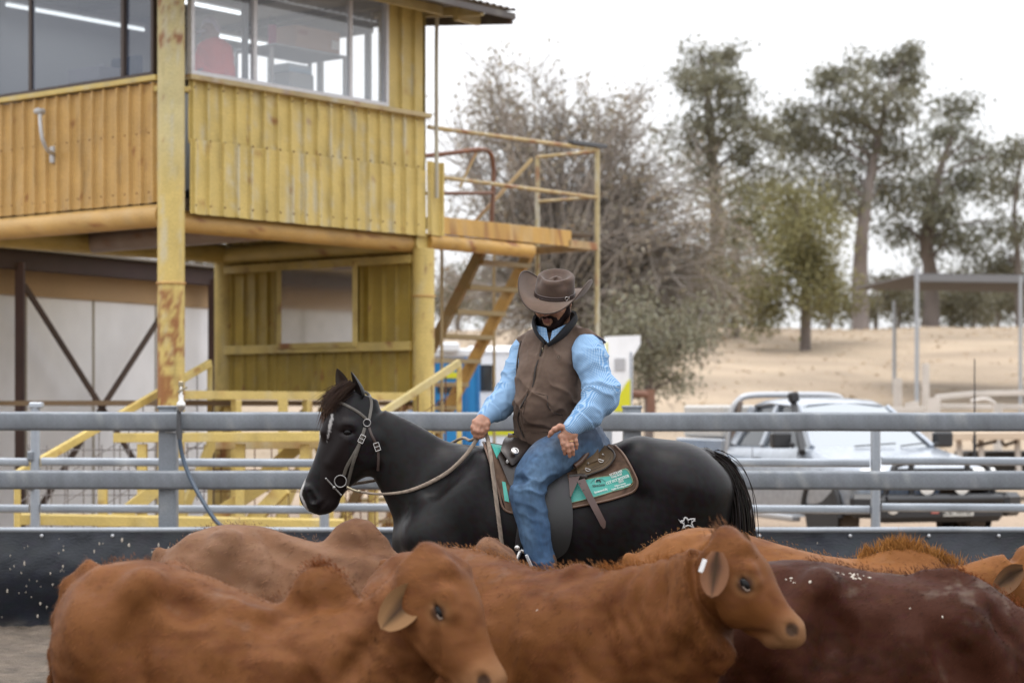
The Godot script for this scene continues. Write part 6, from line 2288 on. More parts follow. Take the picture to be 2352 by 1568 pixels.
		for r in 6:   # ribs, barely
			var u := 0.5 + 0.045 * r
			b.cone(B.call(u, 0.3, 0.88 * s), B.call(u - 0.04, 0.72, 0.97 * s), 0.018, 0.018, 0.03)
		# legs
		var hip: Vector3 = B.call(0.27, 0.85, 0.62 * s)
		var hock := Vector3(B.call(0.03, 0.5, 0.5 * s).x, 0.42, hip.z)
		var el: Vector3 = B.call(0.84, 0.9, 0.55 * s)
		var fx: float = (tl.ax * Vector3(1, 0, 1)).normalized().x
		b.cone(hip, hock, 0.085, 0.045, 0.04)
		b.cone(hock, Vector3(hock.x + 0.03, 0.14, hock.z), 0.042, 0.03, 0.02)
		b.cone(Vector3(hock.x + 0.03, 0.14, hock.z), Vector3(hock.x + 0.07 * fx, 0.04, hock.z), 0.034, 0.045, 0.02)
		b.cone(el, Vector3(el.x, 0.36, el.z), 0.075, 0.043, 0.04)
		b.cone(Vector3(el.x, 0.36, el.z), Vector3(el.x, 0.14, el.z), 0.036, 0.028, 0.02)
		b.cone(Vector3(el.x, 0.14, el.z), Vector3(el.x + 0.03 * fx, 0.04, el.z), 0.033, 0.045, 0.02)
	# dewlap
	var nk: Array = cfg.neck
	for i in nk.size() - 1:
		b.cone(k.p(nk[i][2], nk[i][3] - 6.0, cfg.get("neck_z", 0.0)), k.p(nk[i + 1][2], nk[i + 1][3] - 6.0, cfg.get("neck_z", 0.0)), 0.045, 0.04, 0.05, Vector3(0, 0, 1), 0.35)
	# tail
	var ta: Array = cfg.get("tail", [])
	if ta.size() == 0:
		ta = [[tr[1][0], tr[1][1] + 6.0], [tr[0][0] - 4.0, tr[0][1] + 60.0], [tr[0][0] - 2.0, tr[0][2] + 120.0]]
	for i in ta.size() - 1:
		b.cone(k.p(ta[i][0], ta[i][1]), k.p(ta[i + 1][0], ta[i + 1][1]), maxf(0.027 - 0.004 * i, 0.012), maxf(0.023 - 0.004 * i, 0.01), 0.035)
	# creases (below zero) and ridges that show on this one's near side: [how deep, how wide, [px, py] ...]
	for q in cfg.get("marks", []):
		var at := []
		for r in q[2]:
			var h := b.hit(k.p(r[0], r[1], 0.6), k.p(r[0], r[1], -0.05))
			var nn := b.normal(h)
			at.append(h + nn * (q[1] + q[0]) if q[0] < 0.0 else h - nn * (q[1] - q[0]))
		var c := curve(at, 3)
		for i in c.size() - 1:
			var f := sin(PI * clampf((i + 0.5) / (c.size() - 1), 0.15, 0.85))
			if q[0] < 0.0:
				b.cut(c[i], c[i + 1], q[1] * f, q[1] * f, q[1] * 0.9)
			else:
				b.cone(c[i], c[i + 1], q[1] * f, q[1] * f, q[1] * 0.9)
	b.lo.y = maxf(b.lo.y, 0.0)
	for s in [1.0, -1.0]:
		var o: Vector3 = H.call(0.43, 0.28, 0.0)
		k.eyes.append([b.hit(o + hl.uz * 0.2 * s, o) + hl.uz * 0.001 * s, hl.uz * s, hl.ax])
	k.head_box = AABB(H.call(0.5, 0, 0), Vector3.ZERO)
	for t in [0.0, 0.3, 0.6, 1.0]:
		for y in [-1.0, 1.0]:
			for z in [-1.0, 1.0]:
				k.head_box = k.head_box.expand(H.call(t, y * 1.1, z * 1.1))
	k.head_box = k.head_box.grow(0.035)
	return k

func skin_calf(k: Calf) -> void:
	var cfg := k.cfg
	var seed_off := Vector3(cfg.seed * 7.3, cfg.seed * 3.1, 0)
	var mb := k.b.mesh(cfg.get("cell", 0.014), AABB(), k.head_box)
	mb.add(k.b.mesh(cfg.get("head_cell", 0.0075), k.head_box))
	# skin folds on the neck, hide moving over bone
	var hl: Loft = k.b.lofts[2]
	var nl: Loft = k.b.lofts[1]
	for i in mb.v.size():
		var p := mb.v[i]
		var q := p + seed_off
		var bump := 0.0045 * noise(q, 5.0) + 0.002 * noise(q, 13.0)
		var t := (p - nl.o).dot(nl.ax) / nl.L
		if t > 0.1 and t < 1.0:
			var along := (p - nl.o).dot(nl.ax)
			var fold := sin(along * 88.0 + 7.0 * noise(q, 2.4) + 3.0 * noise(q, 6.0))
			bump += 0.0034 * fold * clampf(0.4 + 1.3 * noise(q, 2.6), 0, 1) * smoothstep(1.0, 0.85, t) * smoothstep(0.1, 0.3, t)
		mb.v[i] = p + mb.n[i] * bump
	Blob.normals(mb)
	var base: Color = cfg.color
	var light: Color = cfg.get("light", Color(base.r * 1.5, base.g * 1.6, base.b * 1.8))
	var dark: Color = cfg.get("dark", Color(base.r * 0.55, base.g * 0.45, base.b * 0.42))
	var tl: Loft = k.b.lofts[0]
	for i in mb.v.size():
		var p := mb.v[i]
		var q := p + seed_off
		var c := base
		c = c.lerp(light, clampf(0.75 * noise(q, 2.4) + 0.6 * noise(Vector3(q.x * 5.0, q.y * 13.0, q.z * 9.0), 1.0), 0, 0.8))
		c = c.lerp(dark, clampf(0.85 * noise(q + Vector3(5, 5, 5), 2.6) + 0.7 * noise(Vector3(q.x * 6.0, q.y * 17.0, q.z * 11.0), 1.0) + 0.03, 0, 0.9))
		# the face: pale about eye and muzzle, dark nostril
		var h := p - hl.o
		var t := h.dot(hl.ax) / hl.L
		if t > -0.05 and t < 1.1:
			var near := minf(k.eyes[0][0].distance_to(p), k.eyes[1][0].distance_to(p))
			c = c.lerp(Color(0.24, 0.125, 0.055), clampf((0.052 - near) * 20.0, 0, 0.5))
			c = c.lerp(Color(0.045, 0.022, 0.015), clampf((0.034 - near) * 70.0, 0, 0.92))
			var y := h.dot(hl.uy)
			if hl.dist(p) < 0.05:
				c = c.lerp(Color(0.26, 0.135, 0.065), smoothstep(0.72, 0.95, t) * 0.75)
				var ni := clampi(int(0.92 * Loft.N), 0, Loft.N)
				for s in [1.0, -1.0]:
					var nost: Vector3 = hl.o + hl.ax * (0.92 * hl.L) + hl.uy * (hl.c[ni] + hl.ry[ni] * 0.36) + hl.uz * (hl.rz[ni] * 0.9 * s)
					c = c.lerp(Color(0.035, 0.02, 0.015), clampf((0.027 - nost.distance_to(p)) * 90.0, 0, 0.9))
		else:
			# paler, longer hair along the back; grey dust on top
			var up := clampf(mb.n[i].y, 0, 1)
			var dust := clampf(noise(q, 6.0) + 0.6 * noise(q, 19.0) - 0.5 + 0.15 * up, 0, 0.7) * up
			c = c.lerp(Color(0.24, 0.19, 0.15), dust * cfg.get("dust", 0.6))
		mb.c[i] = c
	k.body = mb

func finish_calf(k: Calf) -> void:
	var cfg := k.cfg
	var rng := RandomNumberGenerator.new()
	rng.seed = int(cfg.seed) * 97
	var tl: Loft = k.b.lofts[0]
	var t := thing("calf", cfg.label, "calf", Vector3(tl.o.x + tl.ax.x * tl.L * 0.5, 0, tl.o.z + tl.ax.z * tl.L * 0.5), "")
	var hl: Loft = k.b.lofts[2]
	var ears := MB.new()
	for e in cfg.ears:
		var outer: Color = cfg.color
		ear_shape(ears, k.p(e[0], e[1], e[2]), k.p(e[3], e[4], e[5]), e[6], e[7], e[8], Color(outer.r * 1.15, outer.g * 1.2, outer.b * 1.25), e[9], 0.95, 0.012, 0.55)
	var skin := k.body
	var hair := hair_on(skin, cfg.get("hairs", 26000), rng, 0.024, 0.0011, 0.025, func(p):
		var h: Vector3 = p - hl.o
		var u: float = h.dot(hl.ax) / hl.L
		if u > 0.0 and hl.dist(p) < 0.04:
			return -hl.ax * 0.4 - hl.uy * 0.6
		return Vector3(-0.75 * tl.ax.x, -0.65 + 0.3 * noise(p, 2.0), 0.2 * noise(p, 3.0)), func(p, nn): return 0.0 if rng.randf() > smoothstep(0.35, 0.7, p.y) else (0.0 if hl.dist(p) < 0.02 and (p - hl.o).dot(hl.ax) > 0.35 * hl.L else (0.4 if hl.dist(p) < 0.03 else 1.0)), 0.42)
	# the crest: longer hair standing along back and hump
	for q in cfg.get("crest", []):
		var roots := PackedVector3Array()
		for r in q[0]:
			var rp := k.p(r[0], r[1])
			roots.append(k.b.hit(rp + Vector3(0, 0.05, 0), rp - Vector3(0, 0.12, 0), -0.004))
		roots = curve(Array(roots), 6)
		var lean: float = q[4] if q.size() > 4 else -0.5
		locks(hair, roots, func(f): return Vector3(lean + 0.35 * sin(f * 40.0), 0.75, 0.12 * sin(f * 23.0)).normalized(), q[1], q[2], 0.0013, rng, shade(q[3], 0.8), shade(q[3], 0.5), 0.011, 0.2)
	skin.add(ears)
	part("body", skin, M.hide, t)
	tag(part("coat_hair", hair, M.hair, t), "", "", "", "stuff")
	for e in k.eyes:
		var mb := MB.new()
		mb.ball(e[0] + e[1] * 0.002, Vector3(0.024, 0.018, 0.013), Basis(e[2], e[1].cross(e[2]), e[1]), 12)
		part("eye", mb, M.eye, t)
		mb = MB.new()
		mb.col = Color(0.16, 0.11, 0.085)
		mb.tube(curve([e[0] + e[2] * 0.022 + e[1] * 0.008, e[0] + e[2] * 0.008 + e[1] * 0.013 - Vector3(0, 0.013, 0), e[0] - e[2] * 0.01 + e[1] * 0.012 - Vector3(0, 0.014, 0)], 4), PackedFloat32Array([0.003]), 6)
		part("eyelid", mb, M.hide_plain, t)
	for q in cfg.get("tags", []):
		var mb := MB.new()
		mb.box(k.p(q[0], q[1], q[2]), Vector3(0.014, 0.042, 0.006), Basis(Vector3(0, 0, 1), -0.35), 0.003)
		part("ear_tag", mb, M.white, t)
	for q in cfg.get("mud", []):
		var mb := MB.new()
		for i in int(q[3]):
			var px: float = q[0] + rng.randfn() * q[2]
			var py: float = q[1] + rng.randfn() * q[2] * 0.3
			var hit := k.b.hit(k.p(px, py, 0.6), k.p(px, py, 0.0))
			var nn := k.b.normal(hit)
			var sx := nn.cross(Vector3.RIGHT).normalized()
			mb.ball(hit, Vector3(1.0, 0.16, rng.randf_range(0.4, 1.0)) * rng.randf_range(0.0025, 0.008), Basis(sx, nn, sx.cross(nn)).rotated(nn, rng.randf() * 3.0), 6)
		tag(part("dried_mud", mb, M.mud, t), "", "", "", "stuff")

func calf_specs() -> Array:
	var pale := Color(0.24, 0.13, 0.065)
	return [
		{"label": "tan brown calf nearest the lens at left, its head turned towards us", "seed": 1, "marks": [[-0.008, 0.016, [[838, 1388], [833, 1440], [842, 1500]]], [-0.009, 0.016, [[856, 1384], [853, 1445], [860, 1520]]], [-0.008, 0.014, [[874, 1382], [872, 1425], [880, 1475]]], [-0.016, 0.045, [[706, 1395], [640, 1418], [612, 1470]]], [-0.016, 0.04, [[880, 1450], [820, 1500], [770, 1580]]], [0.012, 0.04, [[850, 1440], [790, 1490], [740, 1570]]], [-0.01, 0.016, [[1003, 1430], [1000, 1480], [1004, 1540]]], [-0.022, 0.05, [[395, 1375], [425, 1395], [470, 1402]]], [-0.014, 0.04, [[330, 1400], [300, 1480], [330, 1580]]], [-0.012, 0.03, [[560, 1450], [530, 1540], [500, 1640]]], [0.01, 0.05, [[170, 1360], [180, 1450], [200, 1560]]], [0.012, 0.03, [[500, 1372], [560, 1400], [620, 1412]]]], "d": 6.7, "slope": -0.00025, "color": Color(0.165, 0.064, 0.023), "dust": 0.5, "hairs": 60000,
			"trunk": [[139, 1392, 1480, 0.05], [150, 1345, 1540, 0.12], [180, 1306, 1620, 0.18], [235, 1283, 1680, 0.21], [300, 1276, 1710, 0.225], [400, 1303, 1735, 0.245], [500, 1342, 1755, 0.265], [600, 1380, 1765, 0.27], [690, 1386, 1772, 0.25], [770, 1390, 1778, 0.21], [850, 1410, 1770, 0.18], [905, 1460, 1740, 0.13], [935, 1540, 1680, 0.06]],
			"hump": [[690, 1388, 0.9], [722, 1355, 1.25], [748, 1352, 1.3], [785, 1378, 1.0]], "hump_r": 0.045,
			"neck": [[770, 1372, 800, 1720, 0.18], [815, 1368, 860, 1695, 0.15], [860, 1358, 905, 1650, 0.118], [905, 1322, 945, 1590, 0.1], [955, 1276, 985, 1500, 0.092]], "neck_z": 0.05,
			"head": [[982, 1252, 922, 1318, 0.07], [1030, 1270, 918, 1370, 0.1], [1075, 1310, 925, 1430, 0.112], [1104, 1370, 955, 1490, 0.104], [1118, 1435, 1000, 1540, 0.08], [1133, 1482, 1040, 1580, 0.062], [1155, 1520, 1062, 1610, 0.06], [1164, 1548, 1082, 1622, 0.052], [1155, 1578, 1108, 1620, 0.022]], "head_z0": 0.08, "head_z1": 0.2, "head_side": Vector3(-0.34, 0.0, 0.94),
			"ears": [[966, 1345, 0.19, 872, 1446, 0.31, Vector3(0.12, 0.15, 0.95), 0.112, 0.6, Color(0.24, 0.13, 0.06)], [1005, 1290, -0.16, 1050, 1330, -0.36, Vector3(0.3, 0.2, 0.9), 0.1, 0.5, pale]],
			"tail": [[205, 1300], [158, 1345], [135, 1420], [124, 1500], [112, 1600], [104, 1690]],
			"crest": [[[[240, 1282], [300, 1275], [400, 1302], [500, 1341], [600, 1381], [690, 1380]], 500, 0.012, Color(0.3, 0.13, 0.06)], [[[690, 1366], [722, 1326], [748, 1322], [790, 1362]], 420, 0.016, Color(0.3, 0.1, 0.035)], [[[800, 1366], [855, 1360], [900, 1324], [950, 1276]], 260, 0.012, Color(0.3, 0.14, 0.07)]]},
		{"label": "brown calf in profile with white ear tag, in the middle below the rider", "seed": 2, "marks": [[-0.01, 0.018, [[1672, 1440], [1715, 1452], [1768, 1456]]], [-0.011, 0.024, [[1528, 1320], [1516, 1400], [1498, 1490]]], [-0.01, 0.022, [[1462, 1360], [1452, 1430], [1440, 1500]]], [-0.012, 0.026, [[1597, 1430], [1575, 1490], [1552, 1530]]], [0.012, 0.035, [[1560, 1340], [1548, 1430], [1520, 1520]]], [-0.02, 0.05, [[1400, 1400], [1370, 1470], [1380, 1560]]], [0.014, 0.045, [[1330, 1380], [1350, 1470], [1400, 1560]]], [-0.012, 0.04, [[1180, 1380], [1150, 1450], [1160, 1540]]], [-0.008, 0.014, [[1640, 1380], [1650, 1420], [1672, 1445]]]], "d": 7.6, "slope": -0.0012, "color": Color(0.15, 0.056, 0.0195), "dust": 0.35, "hairs": 60000,
			"trunk": [[868, 1330, 1420, 0.05], [885, 1290, 1500, 0.14], [930, 1262, 1590, 0.2], [1000, 1250, 1660, 0.235], [1080, 1260, 1690, 0.25], [1160, 1283, 1710, 0.265], [1240, 1310, 1725, 0.265], [1320, 1336, 1735, 0.24], [1400, 1352, 1735, 0.2], [1450, 1410, 1700, 0.14], [1480, 1490, 1630, 0.06]],
			"hump": [[1280, 1336, 0.8], [1330, 1330, 0.9], [1370, 1332, 0.7]], "hump_r": 0.04,
			"neck": [[1310, 1326, 1350, 1690, 0.185], [1385, 1308, 1430, 1670, 0.155], [1455, 1292, 1520, 1625, 0.125], [1540, 1278, 1600, 1560, 0.105], [1608, 1247, 1655, 1510, 0.095]],
			"head": [[1655, 1214, 1612, 1292, 0.07], [1700, 1232, 1622, 1352, 0.1], [1742, 1270, 1648, 1412, 0.11], [1763, 1316, 1690, 1452, 0.098], [1787, 1362, 1732, 1472, 0.075], [1812, 1394, 1762, 1480, 0.062], [1836, 1420, 1782, 1486, 0.06], [1847, 1442, 1796, 1488, 0.05], [1842, 1462, 1816, 1482, 0.022]], "head_z0": 0.0, "head_z1": -0.14,
			"ears": [[1648, 1266, 0.13, 1634, 1374, 0.19, Vector3(-0.1, 0.1, 1.0), 0.09, 0.12, Color(0.18, 0.085, 0.045)], [1690, 1240, -0.14, 1720, 1280, -0.3, Vector3(0.2, 0.2, 0.9), 0.1, 0.5, pale]], "tags": [[1614, 1298, 0.21]],
			"mud": [[1235, 1400, 5, 2]],
			"crest": [[[[1000, 1250], [1080, 1260], [1160, 1283], [1240, 1308], [1300, 1324], [1385, 1310]], 900, 0.016, Color(0.42, 0.19, 0.075)], [[[1385, 1308], [1455, 1292], [1540, 1280], [1600, 1250]], 700, 0.018, Color(0.45, 0.18, 0.055)], [[[1640, 1222], [1662, 1212]], 50, 0.03, Color(0.3, 0.15, 0.08)]]},
		{"label": "dark red calf filling the right foreground, its head lowered out of view", "seed": 3, "marks": [[0.02, 0.05, [[2190, 1370], [2255, 1450], [2335, 1575]]], [-0.024, 0.06, [[2150, 1440], [2190, 1510], [2250, 1580]]], [-0.022, 0.06, [[1890, 1380], [1930, 1460], [1900, 1560]]], [-0.014, 0.05, [[2040, 1430], [2010, 1500], [2000, 1580]]], [-0.014, 0.025, [[2280, 1395], [2300, 1440], [2352, 1500]]]], "d": 7.45, "color": Color(0.052, 0.0165, 0.0085), "light": Color(0.09, 0.034, 0.019), "dark": Color(0.024, 0.008, 0.005), "dust": 0.9, "hairs": 70000,
			"trunk": [[1655, 1360, 1450, 0.05], [1672, 1310, 1560, 0.14], [1715, 1278, 1640, 0.2], [1780, 1268, 1690, 0.235], [1850, 1276, 1715, 0.255], [1935, 1292, 1730, 0.275], [2043, 1303, 1745, 0.285], [2140, 1317, 1750, 0.265], [2220, 1345, 1745, 0.22], [2290, 1420, 1730, 0.17], [2335, 1500, 1690, 0.1], [2350, 1560, 1650, 0.04]],
			"hump": [[2130, 1328, 0.8], [2180, 1338, 1.0], [2220, 1352, 0.8]], "hump_r": 0.035,
			"neck": [[2200, 1335, 2225, 1730, 0.18], [2270, 1370, 2310, 1710, 0.15], [2350, 1410, 2395, 1680, 0.12], [2430, 1450, 2475, 1650, 0.1], [2490, 1480, 2530, 1640, 0.09]],
			"head": [[2520, 1470, 2500, 1560, 0.07], [2570, 1500, 2520, 1620, 0.1], [2610, 1550, 2550, 1680, 0.11], [2630, 1600, 2585, 1720, 0.1], [2650, 1650, 2610, 1750, 0.075], [2670, 1690, 2630, 1770, 0.06], [2680, 1720, 2650, 1780, 0.05], [2675, 1750, 2660, 1775, 0.02]],
			"ears": [[2510, 1500, 0.15, 2450, 1560, 0.28, Vector3(0.2, 0.1, 0.9), 0.1, 0.5, pale], [2540, 1480, -0.15, 2570, 1520, -0.35, Vector3(0.2, 0.1, 0.9), 0.1, 0.5, pale]],
			"mud": [[1962, 1323, 16, 26], [1926, 1352, 5, 6], [1812, 1330, 20, 6], [2110, 1405, 40, 3]],
			"crest": [[[[1850, 1276], [1935, 1291], [2043, 1302], [2140, 1316], [2200, 1333]], 600, 0.014, Color(0.24, 0.1, 0.055)], [[[2200, 1333], [2270, 1369], [2350, 1408]], 600, 0.014, Color(0.32, 0.1, 0.035)]]},
		{"label": "orange brown calf behind at right with spiky hair standing on its hump", "seed": 4, "marks": [[-0.02, 0.05, [[1640, 1262], [1620, 1300], [1600, 1360]]], [-0.01, 0.03, [[1860, 1300], [1900, 1330], [1960, 1340]]], [-0.012, 0.02, [[2175, 1310], [2185, 1340], [2190, 1380]]]], "d": 8.3, "color": Color(0.22, 0.088, 0.028), "dust": 0.3, "hairs": 36000,
			"trunk": [[1432, 1310, 1380, 0.05], [1445, 1276, 1450, 0.13], [1480, 1244, 1520, 0.18], [1530, 1216, 1560, 0.21], [1585, 1206, 1575, 0.23], [1660, 1216, 1590, 0.25], [1757, 1243, 1600, 0.265], [1860, 1268, 1608, 0.265], [1960, 1282, 1610, 0.24], [2050, 1286, 1608, 0.2], [2110, 1310, 1590, 0.15], [2150, 1370, 1540, 0.08], [2165, 1430, 1490, 0.03]],
			"hump": [[2000, 1290, 0.8], [2050, 1288, 1.1], [2090, 1288, 1.1], [2140, 1292, 0.8]], "hump_r": 0.03,
			"neck": [[2050, 1284, 2080, 1590, 0.18], [2120, 1290, 2160, 1570, 0.145], [2195, 1292, 2240, 1520, 0.115], [2262, 1280, 2300, 1450, 0.1], [2318, 1266, 2340, 1400, 0.09]],
			"head": [[2345, 1250, 2318, 1320, 0.07], [2388, 1270, 2330, 1375, 0.1], [2420, 1305, 2350, 1415, 0.11], [2440, 1345, 2385, 1445, 0.1], [2460, 1385, 2415, 1460, 0.075], [2480, 1415, 2440, 1470, 0.06], [2495, 1440, 2455, 1480, 0.05], [2490, 1465, 2470, 1480, 0.02]],
			"ears": [[2352, 1306, 0.12, 2272, 1358, 0.24, Vector3(0.25, -0.1, 0.9), 0.105, 0.5, Color(0.17, 0.09, 0.045)], [2370, 1275, -0.14, 2400, 1300, -0.3, Vector3(0.2, 0.2, 0.9), 0.1, 0.5, pale]],
			"crest": [[[[1460, 1262], [1500, 1232], [1560, 1208], [1660, 1216], [1757, 1243], [1870, 1268], [1960, 1282]], 600, 0.01, Color(0.46, 0.24, 0.1)], [[[1975, 1282], [2040, 1272], [2060, 1262], [2130, 1268], [2200, 1288]], 1300, 0.046, Color(0.52, 0.235, 0.065), -0.1], [[[2060, 1262], [2100, 1260]], 160, 0.06, Color(0.5, 0.22, 0.06), 0.1], [[[2200, 1291], [2262, 1280], [2320, 1266]], 160, 0.012, Color(0.44, 0.22, 0.1)]]},
		{"label": "pale pinkish tan calf behind at left, its brow showing before the horse", "seed": 5, "marks": [[-0.024, 0.05, [[606, 1226], [648, 1310], [658, 1380]]], [0.014, 0.035, [[570, 1215], [610, 1290], [625, 1370]]], [-0.02, 0.045, [[640, 1262], [690, 1280], [740, 1300]]], [-0.012, 0.02, [[895, 1275], [885, 1310], [870, 1350]]], [-0.012, 0.02, [[925, 1285], [920, 1320], [905, 1360]]], [-0.014, 0.04, [[790, 1280], [770, 1330], [775, 1390]]], [-0.016, 0.03, [[412, 1290], [420, 1320], [424, 1360]]]], "d": 8.3, "color": Color(0.185, 0.092, 0.05), "light": Color(0.25, 0.14, 0.085), "dark": Color(0.1, 0.046, 0.026), "dust": 0.2, "hairs": 36000,
			"trunk": [[354, 1300, 1380, 0.05], [366, 1264, 1440, 0.13], [400, 1232, 1510, 0.18], [450, 1202, 1560, 0.21], [500, 1195, 1580, 0.225], [580, 1205, 1595, 0.25], [660, 1230, 1605, 0.265], [730, 1246, 1610, 0.265], [800, 1256, 1610, 0.235], [860, 1268, 1600, 0.19], [905, 1305, 1580, 0.14], [935, 1370, 1530, 0.07], [945, 1420, 1480, 0.03]],
			"hump": [[775, 1258, 0.9], [800, 1236, 1.2], [828, 1234, 1.3], [862, 1250, 1.0]], "hump_r": 0.045,
			"neck": [[820, 1248, 850, 1590, 0.18], [880, 1254, 920, 1560, 0.145], [935, 1270, 985, 1520, 0.115], [1000, 1268, 1040, 1450, 0.1], [1065, 1245, 1095, 1400, 0.09]],
			"head": [[1105, 1229, 1070, 1310, 0.07], [1150, 1244, 1082, 1360, 0.1], [1186, 1275, 1110, 1405, 0.112], [1204, 1325, 1145, 1440, 0.1], [1220, 1370, 1175, 1460, 0.075], [1238, 1405, 1195, 1475, 0.06], [1250, 1430, 1215, 1480, 0.05], [1245, 1455, 1225, 1475, 0.02]],
			"ears": [[1090, 1290, 0.13, 1040, 1350, 0.26, Vector3(0.3, 0.1, 0.9), 0.1, 0.5, pale], [1125, 1250, -0.14, 1150, 1280, -0.32, Vector3(0.2, 0.2, 0.9), 0.1, 0.5, pale]],
			"crest": [[[[400, 1232], [450, 1202], [500, 1195], [580, 1205], [660, 1230], [730, 1246]], 350, 0.01, Color(0.34, 0.2, 0.13)]]},
	]

# ------------------------------------------------------------------ saddle, bridle, rider
func on_horse(b: Blob, px: float, py: float, off: float, z0 := 0.6) -> Vector3:
	var h := b.hit(hp(px, py, z0), hp(px, py, -0.02), off)
	return h

# a sheet of leather or cloth lying on the horse, between two rows of photo points; mirrored on the far side if asked
func drape(b: Blob, upper: Array, lower: Array, off: float, thick: float, m: int = 16, n: int = 14, far := false, puff := 0.0, colour := Color.WHITE) -> MB:
	var cu := []
	var cl := []
	for q in upper:
		cu.append(Vector3(q[0], q[1], 0))
	for q in lower:
		cl.append(Vector3(q[0], q[1], 0))
	var u := curve(cu, 8)
	var l := curve(cl, 8)
	var rows := []
	for i in n + 1:
		var row := PackedVector3Array()
		for j in m + 1:
			var fu := float(j) / m * (u.size() - 1)
			var fl := float(j) / m * (l.size() - 1)
			var a := u[int(fu)].lerp(u[mini(int(fu) + 1, u.size() - 1)], fu - int(fu))
			var c := l[int(fl)].lerp(l[mini(int(fl) + 1, l.size() - 1)], fl - int(fl))
			var q := a.lerp(c, float(i) / n)
			var edge := sin(PI * clampf(float(i) / n, 0.02, 0.98)) * sin(PI * clampf(float(j) / m, 0.02, 0.98))
			row.append(on_horse(b, q.x, q.y, off + puff * sqrt(edge)))
		rows.append(row)
	var mb := MB.new()
	mb.col = colour
	mb.sheet(rows, [], thick)
	# the sheet's own thickness must grow towards the horse whichever way it was wound
	if far:
		for i in mb.v.size():
			mb.v[i].z = -9.7 - (mb.v[i].z + 9.7)
			mb.n[i].z = -mb.n[i].z
	return mb

func strap(mb: MB, b: Blob, pts: Array, wide: float, off: float, thick := 0.3, steps := 5) -> PackedVector3Array:
	var q := []
	for p in pts:
		q.append(Vector3(p[0], p[1], 0))
	var c := curve(q, steps)
	var out := PackedVector3Array()
	for p in c:
		out.append(on_horse(b, p.x, p.y, off))
	mb.tube(out, PackedFloat32Array([wide * 0.5]), 8, true, thick, Vector3(0, 0, 1))
	return out

func ring(mb: MB, at: Vector3, r: float, thick: float, basis := Basis(), from := 0.0, to := TAU, sx := 1.0) -> void:
	var pts := PackedVector3Array()
	for i in 21:
		var a := lerpf(from, to, i / 20.0)
		pts.append(at + basis * Vector3(cos(a) * r * sx, sin(a) * r, 0))
	mb.tube(pts, PackedFloat32Array([thick]), 7, false)

